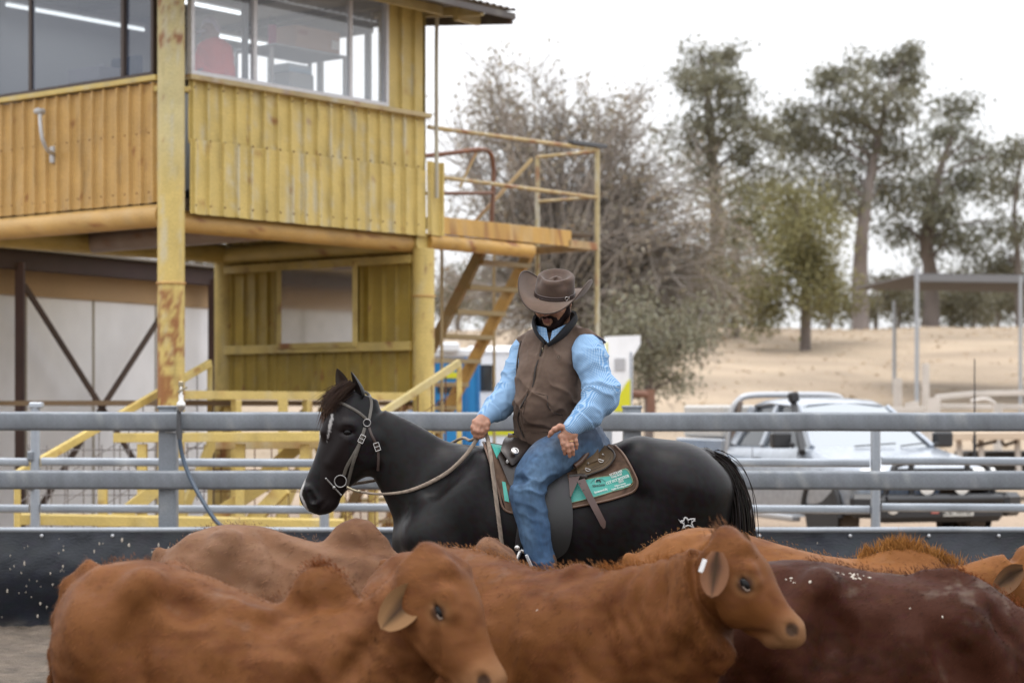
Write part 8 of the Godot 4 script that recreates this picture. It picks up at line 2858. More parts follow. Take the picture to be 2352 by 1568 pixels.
func vest_shape() -> MB:
	var b := Blob.new()
	var S := func(lx: float, ly: float, rx: float, ry: float, hd: float, z: float) -> Array:
		return [hp(lx, ly, z), hp(rx, ry, z), hd]
	b.loft([S.call(1206, 1010, 1356, 1052, 0.13, 0.0), S.call(1190, 1000, 1360, 1036, 0.145, 0.0), S.call(1182, 980, 1358, 1010, 0.152, 0.0), S.call(1179, 950, 1352, 975, 0.155, 0.0), S.call(1184, 905, 1346, 925, 0.15, 0.0), S.call(1189, 860, 1346, 878, 0.145, 0.0), S.call(1190, 825, 1362, 838, 0.142, 0.0), S.call(1194, 795, 1382, 806, 0.132, 0.0), S.call(1205, 774, 1384, 784, 0.112, 0.0), S.call(1226, 757, 1350, 762, 0.09, 0.0), S.call(1240, 744, 1322, 744, 0.072, 0.0)], 0.01, Vector3(0, 0, 1))
	b.cone(hp(1345, 779, 0.09), hp(1374, 785, 0.12), 0.05, 0.028, 0.05)     # over the near shoulder
	b.cone(hp(1225, 780, -0.05), hp(1204, 790, -0.09), 0.05, 0.04, 0.04)
	b.cone(hp(1232, 860, 0.1), hp(1228, 930, 0.12), 0.07, 0.085, 0.08)       # chest and belly turned to the left
	b.cone(hp(1296, 830, 0.12), hp(1290, 900, 0.13), 0.06, 0.06, 0.08)
	b.cut(hp(1372, 830, 0.22), hp(1362, 900, 0.26), 0.06, 0.05, 0.05)       # the armhole's hollow
	var mb := b.mesh(0.0062)
	var pocket := [[1213, 897], [1256, 907], [1257, 926], [1268, 944], [1292, 953], [1292, 986], [1203, 972], [1202, 950], [1206, 920]]
	for i in mb.v.size():
		var p := mb.v[i]
		var q := to_px(p)
		var d := 0.0
		if mb.n[i].z > 0.1:
			if poly_has(pocket, q.x, q.y):
				d += 0.0055
			d += 0.011 * fold(p, Vector3(0.62, 0.78, 0), 30.0, 3.0) * smoothstep(820.0, 900.0, q.y) * smoothstep(1010.0, 960.0, q.y)
			d += 0.008 * fold(p, Vector3(0.8, 0.55, 0), 26.0, 11.0) * smoothstep(900.0, 850.0, q.y)
			# the gap of the zip
			var zx := lerpf(1250.0, 1224.0, clampf((q.y - 786.0) / 98.0, 0, 1))
			if q.y > 884.0:
				zx = lerpf(1224.0, 1190.0, smoothstep(884.0, 945.0, q.y)) + maxf(0.0, q.y - 960.0) * 0.32
			d -= 0.006 * clampf(1.0 - absf(q.x - zx) / 4.5, 0, 1)
			d += 0.004 * clampf(1.0 - absf(absf(q.x - zx) - 7.0) / 4.0, 0, 1)
		d += 0.005 * noise(p, 7.0) + 0.0022 * noise(p, 19.0)
		if q.y > 985.0:
			d += 0.003
		mb.v[i] = p + mb.n[i] * d
	Blob.normals(mb)
	for i in mb.v.size():
		var p := mb.v[i]
		mb.c[i] = shade(Color(0.115, 0.074, 0.053), 1.0 + 0.16 * noise(p, 8.0) + 0.12 * noise(p, 34.0)).lerp(Color(0.16, 0.112, 0.083), clampf(0.5 * noise(p, 4.0), 0, 0.5))
	return mb

func sleeve_shape(near: bool) -> MB:
	var b := Blob.new()
	if near:
		b.cone(hp(1350, 800, 0.16), hp(1356, 822, 0.19), 0.074, 0.082, 0.03)
		b.cone(hp(1356, 822, 0.19), hp(1378, 900, 0.24), 0.082, 0.074, 0.03)
		b.cone(hp(1382, 902, 0.25), hp(1352, 950, 0.285), 0.078, 0.07, 0.03)
		b.cone(hp(1352, 950, 0.285), hp(1324, 972, 0.31), 0.066, 0.048, 0.02)
		b.cone(hp(1326, 970, 0.308), hp(1314, 981, 0.318), 0.044, 0.043, 0.006)
		b.cone(hp(1400, 890, 0.25), hp(1398, 920, 0.25), 0.045, 0.045, 0.05)
	else:
		b.cone(hp(1206, 802, -0.1), hp(1192, 850, -0.06), 0.07, 0.072, 0.03)
		b.cone(hp(1192, 850, -0.06), hp(1172, 898, -0.02), 0.07, 0.066, 0.03)
		b.cone(hp(1172, 898, -0.02), hp(1140, 932, 0.05), 0.066, 0.058, 0.03)
		b.cone(hp(1140, 932, 0.05), hp(1122, 950, 0.085), 0.056, 0.045, 0.02)
		b.cone(hp(1124, 947, 0.083), hp(1114, 958, 0.1), 0.041, 0.04, 0.006)
		b.cone(hp(1168, 920, 0.0), hp(1150, 945, 0.03), 0.05, 0.04, 0.05)
	var mb := b.mesh(0.0056)
	var e := hp(1385, 905, 0.25) if near else hp(1172, 900, -0.02)
	var up := (hp(1352, 800, 0.16) - e).normalized() if near else (hp(1204, 805, -0.1) - e).normalized()
	var fo := (hp(1315, 980, 0.31) - e).normalized() if near else (hp(1114, 958, 0.1) - e).normalized()
	for i in mb.v.size():
		var p := mb.v[i]
		var q := p - e
		var at := clampf(1.0 - q.length() / 0.16, 0, 1)
		var ax := up if q.dot(up) > q.dot(fo) else fo
		var d := 0.0095 * fold(p, (ax + Vector3(0.35, 0.2, 0.1)).normalized(), 42.0, 2.0) * (0.35 + at)
		d += 0.005 * fold(p, Vector3(0.5, -0.8, 0.2), 40.0, 7.0) * clampf(0.4 + noise(p, 9.0), 0, 1)
		d += 0.004 * noise(p, 14.0) - 0.007
		var w2 := q.dot(fo)
		if w2 > 0.152 and q.dot(up) < w2:
			d *= 0.15   # the cuff lies flat
		mb.v[i] = p + mb.n[i] * d
	Blob.normals(mb)
	for i in mb.v.size():
		mb.c[i] = Color(1, 1, 1)
	# cloth coordinates for the small check: along and around the arm
	for i in mb.v.size():
		var q := mb.v[i] - e
		var ax := up if q.dot(up) > q.dot(fo) else fo
		var s := ax.cross(Vector3(0, 0, 1)).normalized()
		mb.u[i] = Vector2(q.dot(ax), q.dot(s) + q.z * 0.8) / 0.028
	return mb

func jeans_shape() -> MB:
	var b := Blob.new()
	var S := func(ax: float, ay: float, bx: float, by: float, hw: float, z: float) -> Array:
		return [hp(ax, ay, z), hp(bx, by, z), hw]
	b.loft([S.call(1318, 975, 1372, 1052, 0.13, 0.08), S.call(1290, 986, 1350, 1062, 0.125, 0.15), S.call(1258, 999, 1325, 1076, 0.115, 0.2), S.call(1226, 1018, 1300, 1088, 0.106, 0.25), S.call(1200, 1048, 1275, 1104, 0.098, 0.285), S.call(1181, 1078, 1253, 1120, 0.09, 0.305), S.call(1170, 1098, 1240, 1130, 0.07, 0.31)], 0.01, Vector3(0, 0, 1))
	b.loft([S.call(1168, 1096, 1248, 1122, 0.08, 0.31), S.call(1167, 1120, 1251, 1134, 0.086, 0.312), S.call(1172, 1148, 1253, 1152, 0.085, 0.314), S.call(1180, 1178, 1258, 1176, 0.081, 0.316), S.call(1189, 1208, 1262, 1205, 0.078, 0.318), S.call(1198, 1242, 1266, 1238, 0.076, 0.32), S.call(1210, 1276, 1271, 1270, 0.075, 0.322), S.call(1222, 1310, 1275, 1304, 0.075, 0.324), S.call(1228, 1336, 1277, 1332, 0.074, 0.326)], 0.035, Vector3(0, 0, 1))
	b.cone(hp(1335, 1030, 0.06), hp(1335, 1030, -0.06), 0.13, 0.13, 0.04)
	b.cone(hp(1320, 1028, -0.13), hp(1212, 1106, -0.31), 0.11, 0.085, 0.03)
	b.cone(hp(1212, 1106, -0.31), hp(1250, 1330, -0.326), 0.08, 0.07, 0.03)
	b.cut(hp(1215, 992, -0.02), hp(1170, 1020, 0.02), 0.05, 0.06, 0.03)
	var mb := b.mesh(0.0075)
	for i in mb.v.size():
		var p := mb.v[i]
		var q := to_px(p)
		var knee := clampf(1.0 - Vector2(q.x - 1238.0, q.y - 1122.0).length() / 75.0, 0, 1)
		var d := 0.013 * fold(p, Vector3(0.25, 0.95, 0.1), 48.0, 5.0) * knee
		d += 0.007 * fold(p, Vector3(0.75, -0.6, 0.1), 34.0, 1.0) * smoothstep(1110.0, 1060.0, q.y)
		d += 0.009 * fold(p, Vector3(0.2, 0.97, 0.1), 38.0, 8.0) * smoothstep(1215.0, 1290.0, q.y)
		d += 0.005 * fold(p, Vector3(0.6, 0.78, 0.1), 26.0, 9.0) * smoothstep(1120.0, 1160.0, q.y)
		d += 0.004 * noise(p, 9.0)
		mb.v[i] = p + mb.n[i] * d
	Blob.normals(mb)
	for i in mb.v.size():
		var p := mb.v[i]
		var q := to_px(p)
		var c := Color(0.028, 0.068, 0.14)
		var worn := clampf(0.45 + 0.5 * noise(p, 6.0), 0, 1) * (smoothstep(1000.0, 1040.0, q.y) * smoothstep(1240.0, 1090.0, q.y)) * clampf(mb.n[i].z * 1.3, 0, 1)
		worn = maxf(worn, 0.55 * clampf(1.0 - absf(q.x - lerpf(1195.0, 1225.0, (q.y - 1150.0) / 150.0)) / 26.0, 0, 1) * smoothstep(1130.0, 1170.0, q.y) * smoothstep(1290.0, 1230.0, q.y))
		c = c.lerp(Color(0.13, 0.22, 0.33), worn * 0.75)
		c = c.lerp(Color(0.16, 0.15, 0.135), 0.35 * smoothstep(1050.0, 1015.0, q.y) * clampf(0.5 + noise(p, 5.0), 0, 1))
		mb.c[i] = shade(c, 1.0 + 0.35 * noise(p, 26.0) + 0.2 * nz.get_noise_3d(p.x * 70.0, p.y * 14.0, p.z * 70.0))
	return mb

func make_hat(t: Node3D) -> void:
	var xx := Vector3(0.91, -0.17, 0.37).normalized()
	var fwd := Vector3(-0.34, -0.3, 0.89).normalized()
	var uu := fwd.cross(xx).normalized()
	xx = uu.cross(fwd).normalized()
	var o := hp(1274, 678, 0.062)
	var felt := func(p): return shade(Color(0.115, 0.072, 0.05), 1.0 + 0.16 * noise(p, 10.0) + 0.14 * noise(p, 60.0))
	var rows := []
	for i in 15:
		var f := i / 14.0
		var row := PackedVector3Array()
		for j in 65:
			var a := TAU * j / 64.0
			var ca := cos(a)
			var sa := sin(a)
			var r0 := Vector2(0.088, 0.1)
			var r1 := Vector2(0.192, 0.182)
			var rs := lerpf(r0.x, r1.x, f)
			var rf := lerpf(r0.y, r1.y, f)
			var side := pow(absf(sa), 2.4)
			var lift := 0.092 * side * pow(f, 1.9) - 0.036 * pow(maxf(ca, 0.0), 2.0) * f * f - 0.008 * pow(maxf(-ca, 0.0), 2.0) * f
			rs -= 0.03 * side * pow(f, 3.0)
			row.append(o + xx * (sa * rs) + fwd * (ca * rf) + uu * lift)
		rows.append(row)
	var mb := MB.new()
	mb.sheet(rows, [], 0.0035)
	var hat := part("hat", recolor(mb, felt), M.felt, t, "wide brimmed brown felt hat with curled sides")
	mb = MB.new()
	var edge := PackedVector3Array()
	for p in rows[14]:
		edge.append(p)
	mb.tube(edge, PackedFloat32Array([0.0035]), 6, false)
	part("brim_edge", recolor(mb, func(p): return Color(0.06, 0.036, 0.026)), M.felt, hat)
	rows = []
	for i in 22:
		var f := i / 21.0
		var row := PackedVector3Array()
		for j in 65:
			var a := TAU * j / 64.0
			var ca := cos(a)
			var sa := sin(a)
			var rs := 0.088
			var rf := 0.1
			var hgt := 0.0
			if f < 0.6:
				var g := f / 0.6
				rs = lerpf(0.0885, 0.084, g)
				rf = lerpf(0.1005, 0.094, g)
				hgt = 0.08 * g
			elif f < 0.76:
				var g := (f - 0.6) / 0.16
				rs = 0.084 - 0.016 * (1.0 - cos(g * PI * 0.5))
				rf = 0.094 - 0.016 * (1.0 - cos(g * PI * 0.5))
				hgt = 0.08 + 0.016 * sin(g * PI * 0.5)
			else:
				var g := (f - 0.76) / 0.24
				rs = 0.068 * (1.0 - g)
				rf = 0.078 * (1.0 - g)
				hgt = 0.096 - 0.026 * smoothstep(0.0, 0.45, g) + 0.012 * smoothstep(0.45, 1.0, g)
			hgt += 0.008 * ca * minf(f * 1.6, 1.0) * -1.0
			var pinch := 1.0 - 0.12 * pow(maxf(ca, 0.0), 3.0) * smoothstep(0.3, 0.6, f)
			var side_pinch := 0.014 * exp(-pow((absf(a - PI * 0.28) if a < PI else absf(a - PI * 1.72)) / 0.35, 2.0)) * smoothstep(0.35, 0.62, f) * smoothstep(0.8, 0.66, f)
			row.append(o + xx * (sa * (rs * pinch - side_pinch * absf(sa))) + fwd * (ca * rf - side_pinch * ca) + uu * hgt)
		rows.append(row)
	mb = MB.new()
	mb.sheet(rows, [], 0.003)
	part("crown", recolor(mb, func(p): return shade(Color(0.078, 0.046, 0.032), 1.0 + 0.2 * noise(p, 12.0) + 0.16 * noise(p, 60.0))), M.felt, hat)
	mb = MB.new()
	for hh in [0.006, 0.016]:
		var band := PackedVector3Array()
		for j in 65:
			var a := TAU * j / 64.0
			band.append(o + xx * (sin(a) * 0.0895) + fwd * (cos(a) * 0.1015) + uu * hh)
		mb.tube(band, PackedFloat32Array([0.005]), 6, false)
	part("hat_band", recolor(mb, func(p): return Color(0.045, 0.026, 0.02)), M.leather, hat)
	mb = MB.new()
	var bp := o + xx * (sin(0.95) * 0.096) + fwd * (cos(0.95) * 0.107) + uu * 0.012
	var bb := Basis(xx * cos(0.95) - fwd * sin(0.95), uu, xx * sin(0.95) + fwd * cos(0.95))
	ring(mb, bp, 0.0085, 0.0018, bb)
	mb.box(bp + bb.x * 0.013, Vector3(0.006, 0.013, 0.004), bb, 0.001)
	part("band_buckle", mb, M.silver, hat)

func make_rider(body: MB, vest: MB, near: MB, far: MB, jeans: MB) -> void:
	var t := thing("person", "person in brown hat, brown vest and blue checked shirt riding the black horse", "person", hp(1290, 1010))
	part("body", body, M.skin, t)
	var s := part("shirt", near, M.gingham, t, "light blue checked shirt")
	part("sleeve", far, M.gingham, s)
	part("jeans", jeans, M.denim, t)
	var v := part("vest", vest, M.canvas, t)
	# shirt collar, its two points; black fleece collar of the vest
	var mb := MB.new()
	for q in [[[1229, 746, 0.075], [1233, 760, 0.115], [1262, 790, 0.165], [1254, 752, 0.135]], [[1300, 744, 0.09], [1290, 756, 0.125], [1262, 790, 0.168], [1268, 760, 0.14]]]:
		var p := []
		for r in q:
			p.append(hp(r[0], r[1], r[2]))
		var rows := []
		for i in 7:
			var row := PackedVector3Array()
			for j in 7:
				var c: Vector3 = (p[0] as Vector3).lerp(p[1], i / 6.0)
				var d: Vector3 = (p[3] as Vector3).lerp(p[2], i / 6.0)
				row.append(c.lerp(d, j / 6.0) + Vector3(0, 0, 0.008 * sin(PI * j / 6.0)))
			rows.append(row)
		mb.sheet(rows, [], 0.004)
	for i in mb.v.size():
		mb.u[i] = Vector2(mb.v[i].x, mb.v[i].y) / 0.028
	part("collar", mb, M.gingham, s)
	mb = MB.new()
	var ca := []
	for q in [[1252, 788, 0.155], [1236, 768, 0.13], [1229, 748, 0.075], [1240, 735, 0.0], [1270, 728, -0.075], [1305, 728, -0.045], [1318, 735, 0.02], [1308, 752, 0.09], [1284, 774, 0.145], [1260, 792, 0.168]]:
		ca.append(hp(q[0], q[1], q[2]))
	var c0 := curve(ca, 6)
	var crow := []
	for i in 9:
		var f := i / 8.0
		var row := PackedVector3Array()
		for j in c0.size():
			var e := smoothstep(0.0, 0.2, float(j) / (c0.size() - 1)) * smoothstep(1.0, 0.8, float(j) / (c0.size() - 1))
			var away := ((c0[j] - hp(1275, 760, 0.02)) * Vector3(1, 0, 1)).normalized()
			row.append(c0[j] + Vector3(0, (f - 0.4) * 0.058 * (0.35 + 0.65 * e), 0) + away * (0.012 * sin(PI * f) + 0.012 * f))
		crow.append(row)
	mb.sheet(crow, [], 0.012)
	part("fleece_collar", recolor(mb, func(p): return shade(Color(0.012, 0.012, 0.014), 1.0 + 0.4 * noise(p, 60.0))), M.cloth, v)
	# zip, seams, emblem, armhole binding: on the vest's own surface
	var surf := func(px: float, py: float, off: float) -> Vector3:
		var best := hp(px, py, 0.1)
		var bd := 1e9
		for i in range(0, vest.v.size(), 1):
			if vest.n[i].z < 0.0:
				continue
			var q := to_px(vest.v[i] + t.position)
			var d := Vector2(q.x - px, q.y - py).length_squared()
			if d < bd:
				bd = d
				best = vest.v[i] + t.position
		var z := best.z + 9.7
		return hp(px, py, z + off)
	for q in [["zip", [[1249, 790], [1240, 815], [1230, 845], [1225, 880], [1210, 908], [1196, 935], [1190, 958], [1194, 980], [1203, 1003]], 0.0042, 0.0, Color(0.035, 0.025, 0.02)],
			["pocket_seam", [[1213, 896], [1234, 902], [1256, 907]], 0.0014, 0.002, Color(0.06, 0.036, 0.027)],
			["pocket_mouth", [[1257, 908], [1257, 926], [1262, 938], [1273, 947], [1292, 953]], 0.0028, 0.001, Color(0.045, 0.028, 0.022)],
			["pocket_seam", [[1212, 897], [1207, 920], [1202, 950]], 0.0014, 0.002, Color(0.06, 0.036, 0.027)],
			["hem_seam", [[1200, 986], [1225, 993], [1265, 990], [1300, 996]], 0.0014, 0.002, Color(0.06, 0.036, 0.027)]]:
		mb = MB.new()
		var p := []
		for r in q[1]:
			p.append(surf.call(float(r[0]), float(r[1]), q[3]))
		var col: Color = q[4]
		mb.tube(curve(p, 6), PackedFloat32Array([q[2]]), 6)
		part(q[0], recolor(mb, func(pp): return col), M.plain, v)
	mb = MB.new()
	var zp: Vector3 = surf.call(1246.0, 800.0, 0.006)
	mb.box(zp, Vector3(0.006, 0.012, 0.005), Basis(), 0.001)
	mb.box(zp + Vector3(0.001, -0.014, 0.001), Vector3(0.005, 0.018, 0.002), Basis(Vector3(0, 0, 1), -0.3), 0.001)
	part("zip_pull", mb, M.brass, v)
	mb = MB.new()
	var em: Vector3 = surf.call(1283.0, 820.0, 0.0035)
	ring(mb, em + Vector3(0, 0.002, 0), 0.0115, 0.0008, Basis(Vector3(0, 1, 0), -0.3), 0.0, TAU, 0.92)
	mb.tube(curve([em + Vector3(-0.006, 0.006, 0.001), em + Vector3(-0.001, 0.001, 0.001), em + Vector3(-0.006, -0.006, 0.001)], 4), PackedFloat32Array([0.0009]), 5)
	mb.tube(curve([em + Vector3(0.001, 0.009, 0.001), em + Vector3(0.0, 0.0, 0.001), em + Vector3(0.004, -0.007, 0.001)], 4), PackedFloat32Array([0.0009]), 5)
	mb.tube(curve([em + Vector3(0.006, 0.004, 0.001), em + Vector3(0.001, 0.001, 0.001), em + Vector3(0.006, -0.003, 0.001)], 4), PackedFloat32Array([0.0009]), 5)
	part("stitched_emblem", recolor(mb, func(p): return Color(0.22, 0.17, 0.13)), M.plain, v)
	mb = MB.new()
	mb.tube(curve([hp(1352, 768, 0.14), hp(1375, 774, 0.19), hp(1391, 786, 0.2)], 8), PackedFloat32Array([0.005]), 6)
	part("armhole_binding", recolor(mb, func(p): return Color(0.012, 0.016, 0.045)), M.plain, v)
	mb = MB.new()
	mb.tube(curve([hp(1196, 782, -0.02), hp(1188, 830, 0.02), hp(1187, 880, 0.03)], 6), PackedFloat32Array([0.004]), 6)
	part("armhole_binding", recolor(mb, func(p): return Color(0.07, 0.05, 0.04)), M.plain, v)
	# the vest's tail behind the hand, faded
	mb = MB.new()
	var rows := []
	for i in 9:
		var row := PackedVector3Array()
		for j in 9:
			var a := hp(1322, 985, 0.2).lerp(hp(1362, 980, 0.12), j / 8.0)
			var c := hp(1330, 1030, 0.215).lerp(hp(1352, 1044, 0.15), j / 8.0)
			row.append(a.lerp(c, i / 8.0) + Vector3(0, 0, 0.012 * sin(j * 1.2 + i * 0.4)))
		rows.append(row)
	mb.sheet(rows, [], 0.006)
	part("vest_tail", recolor(mb, func(p): return shade(Color(0.27, 0.2, 0.145), 1.0 + 0.2 * noise(p, 12.0))), M.canvas, v)
	# beard and hair
	var rng := RandomNumberGenerator.new()
	rng.seed = 9
	var bb := Blob.new()
	bb.cone(head_at(0, -0.098, 0.068), head_at(0, -0.118, 0.066), 0.034, 0.03, 0.02)
	for k in [1.0, -1.0]:
		bb.cone(head_at(0.02 * k, -0.1, 0.062), head_at(0.06 * k, -0.055, 0.018), 0.03, 0.024, 0.02)
		bb.cone(head_at(0.06 * k, -0.055, 0.018), head_at(0.076 * k, 0.0, 0.004), 0.022, 0.014, 0.02)
		bb.cone(head_at(0.01 * k, -0.043, 0.096), head_at(0.03 * k, -0.062, 0.08), 0.008, 0.01, 0.008)
		bb.cone(head_at(0.03 * k, -0.062, 0.08), head_at(0.024 * k, -0.09, 0.076), 0.011, 0.02, 0.012)
	bb.cut(head_at(-0.012, -0.062, 0.108), head_at(0.012, -0.062, 0.108), 0.0065, 0.0065, 0.004)
	mb = bb.mesh(0.0048)
	for i in mb.v.size():
		mb.v[i] += mb.n[i] * (0.002 * noise(mb.v[i], 60.0))
		mb.c[i] = Color(0.017, 0.011, 0.009)
	var strands := hair_on(mb, 5200, rng, 0.014, 0.0007, 0.5, func(p): return Vector3(0, -1, 0.15), func(p, nn): return 1.0, 0.6)
	mb.add(strands)
	part("beard", mb, M.hair, t)
	mb = MB.new()
	for k in [1.0, -1.0]:
		var roots := PackedVector3Array([head_at(0.075 * k, 0.03, -0.01), head_at(0.08 * k, 0.0, -0.04), head_at(0.05 * k, -0.01, -0.09)])
		locks(mb, roots, func(f): return Vector3(0, -1, 0), 260, 0.028, 0.0014, rng, Color(0.015, 0.01, 0.008), Color(0.03, 0.02, 0.015), 0.008, 0.1)
	part("hair", mb, M.hair, t)
	mb = MB.new()
	for k in [1.0, -1.0]:
		mb.ball(head_at(0.033 * k, 0.003, 0.0765), Vector3.ONE * 0.0115, Basis(), 12)
	part("eyes", mb, M.eye, t)
	make_hat(t)
	var z0 := 0.339
	mb = MB.new()
	ring(mb, hp(1312.3, 1013, z0), 0.0118, 0.0016, Basis(Vector3(1, 0, 0), PI * 0.42))
	part("finger_ring", mb, M.gold, t)
	# boots
	for k in [1.0, -1.0]:
		var bo := Blob.new()
		bo.cone(hp(1250, 1290, 0.325 * k), hp(1252, 1375, 0.335 * k), 0.058, 0.05, 0.02)
		bo.cone(hp(1252, 1378, 0.335 * k), hp(1196, 1384, 0.345 * k), 0.042, 0.036, 0.03)
		bo.cone(hp(1196, 1384, 0.345 * k), hp(1158, 1388, 0.35 * k), 0.036, 0.022, 0.02)
		bo.cone(hp(1262, 1392, 0.335 * k), hp(1262, 1402, 0.335 * k), 0.032, 0.03, 0.01)
		mb = bo.mesh(0.011)
		part("boot", recolor(mb, func(p): return shade(Color(0.1, 0.06, 0.04), 1.0 + 0.3 * noise(p, 12.0))), M.leather, t)
	mb = MB.new()
	mb.box(hp(1219, 1296, 0.4), Vector3(0.014, 0.1, 0.012), Basis(Vector3(0, 0, 1), 0.42), 0.004)
	part("spur_strap", mb, M.pale_metal, t)

# the timekeeper at the cabin window
func make_timekeeper() -> void:
	var o := T(0.62, 0.62, 3.63)
	var t := thing("person", "person in orange shirt and pale cap standing with folded arms inside the cabin", "person", o)
	var d := -o.z
	var P := func(px: float, py: float, z: float) -> Vector3:
		return w(px, py, d - z)
	var b := Blob.new()
	b.cone(P.call(484, 82, 0.0), P.call(480, 70, 0.03), 0.088, 0.085, 0.03)
	b.cone(P.call(474, 90, 0.05), P.call(470, 92, 0.06), 0.05, 0.045, 0.03)
	b.cone(P.call(459, 86, 0.09), P.call(458, 89, 0.1), 0.012, 0.014, 0.01)
	b.cone(P.call(488, 95, 0.0), P.call(492, 112, 0.0), 0.055, 0.06, 0.02)
	b.cone(P.call(492, 130, 0.0), P.call(494, 300, 0.0), 0.13, 0.12, 0.05)
	for s in [0.1, -0.1]:
		b.cone(P.call(492, 290, s), P.call(492, 430, s), 0.09, 0.07, 0.03)
		b.cone(P.call(492, 430, s), Vector3(o.x, 3.68, o.z + s), 0.07, 0.05, 0.02)
	b.cone(P.call(452, 172, 0.2), P.call(466, 166, 0.2), 0.04, 0.045, 0.02)
	var mb := b.mesh(0.012)
	part("body", recolor(mb, func(p): return Color(0.26, 0.14, 0.1) if p.y > 5.0 else Color(0.05, 0.06, 0.09)), M.skin, t)
	b = Blob.new()
	b.cone(P.call(490, 118, 0.0), P.call(492, 230, 0.0), 0.15, 0.145, 0.05)
	b.cone(P.call(470, 116, 0.05), P.call(516, 120, -0.02), 0.075, 0.085, 0.05)
	b.cone(P.call(518, 124, 0.05), P.call(524, 170, 0.08), 0.075, 0.07, 0.03)
	b.cone(P.call(524, 172, 0.08), P.call(470, 168, 0.2), 0.066, 0.05, 0.03)
	b.cone(P.call(466, 122, 0.0), P.call(452, 160, 0.12), 0.07, 0.06, 0.03)
	b.cone(P.call(452, 162, 0.14), P.call(500, 180, 0.17), 0.056, 0.05, 0.03)
	mb = b.mesh(0.011)
	for i in mb.v.size():
		mb.v[i] += mb.n[i] * (0.008 * fold(mb.v[i], Vector3(0.3, 0.9, 0.2), 30.0, 2.0))
	Blob.normals(mb)
	part("orange_shirt", recolor(mb, func(p): return Color(0.75, 0.075, 0.04)), M.plain, t)
	b = Blob.new()
	b.cone(P.call(484, 66, 0.0), P.call(482, 58, 0.0), 0.096, 0.08, 0.02)
	b.cut(P.call(484, 100, 0.0), P.call(484, 100, 0.0), 0.13, 0.13, 0.01)
	b.cone(P.call(466, 70, 0.08), P.call(452, 74, 0.14), 0.05, 0.04, 0.02, Vector3(0, 1, 0.2), 0.18)
	mb = b.mesh(0.009)
	part("cap", recolor(mb, func(p): return shade(Color(0.42, 0.34, 0.4), 1.0 + 0.2 * noise(p, 12.0))), M.plain, t)

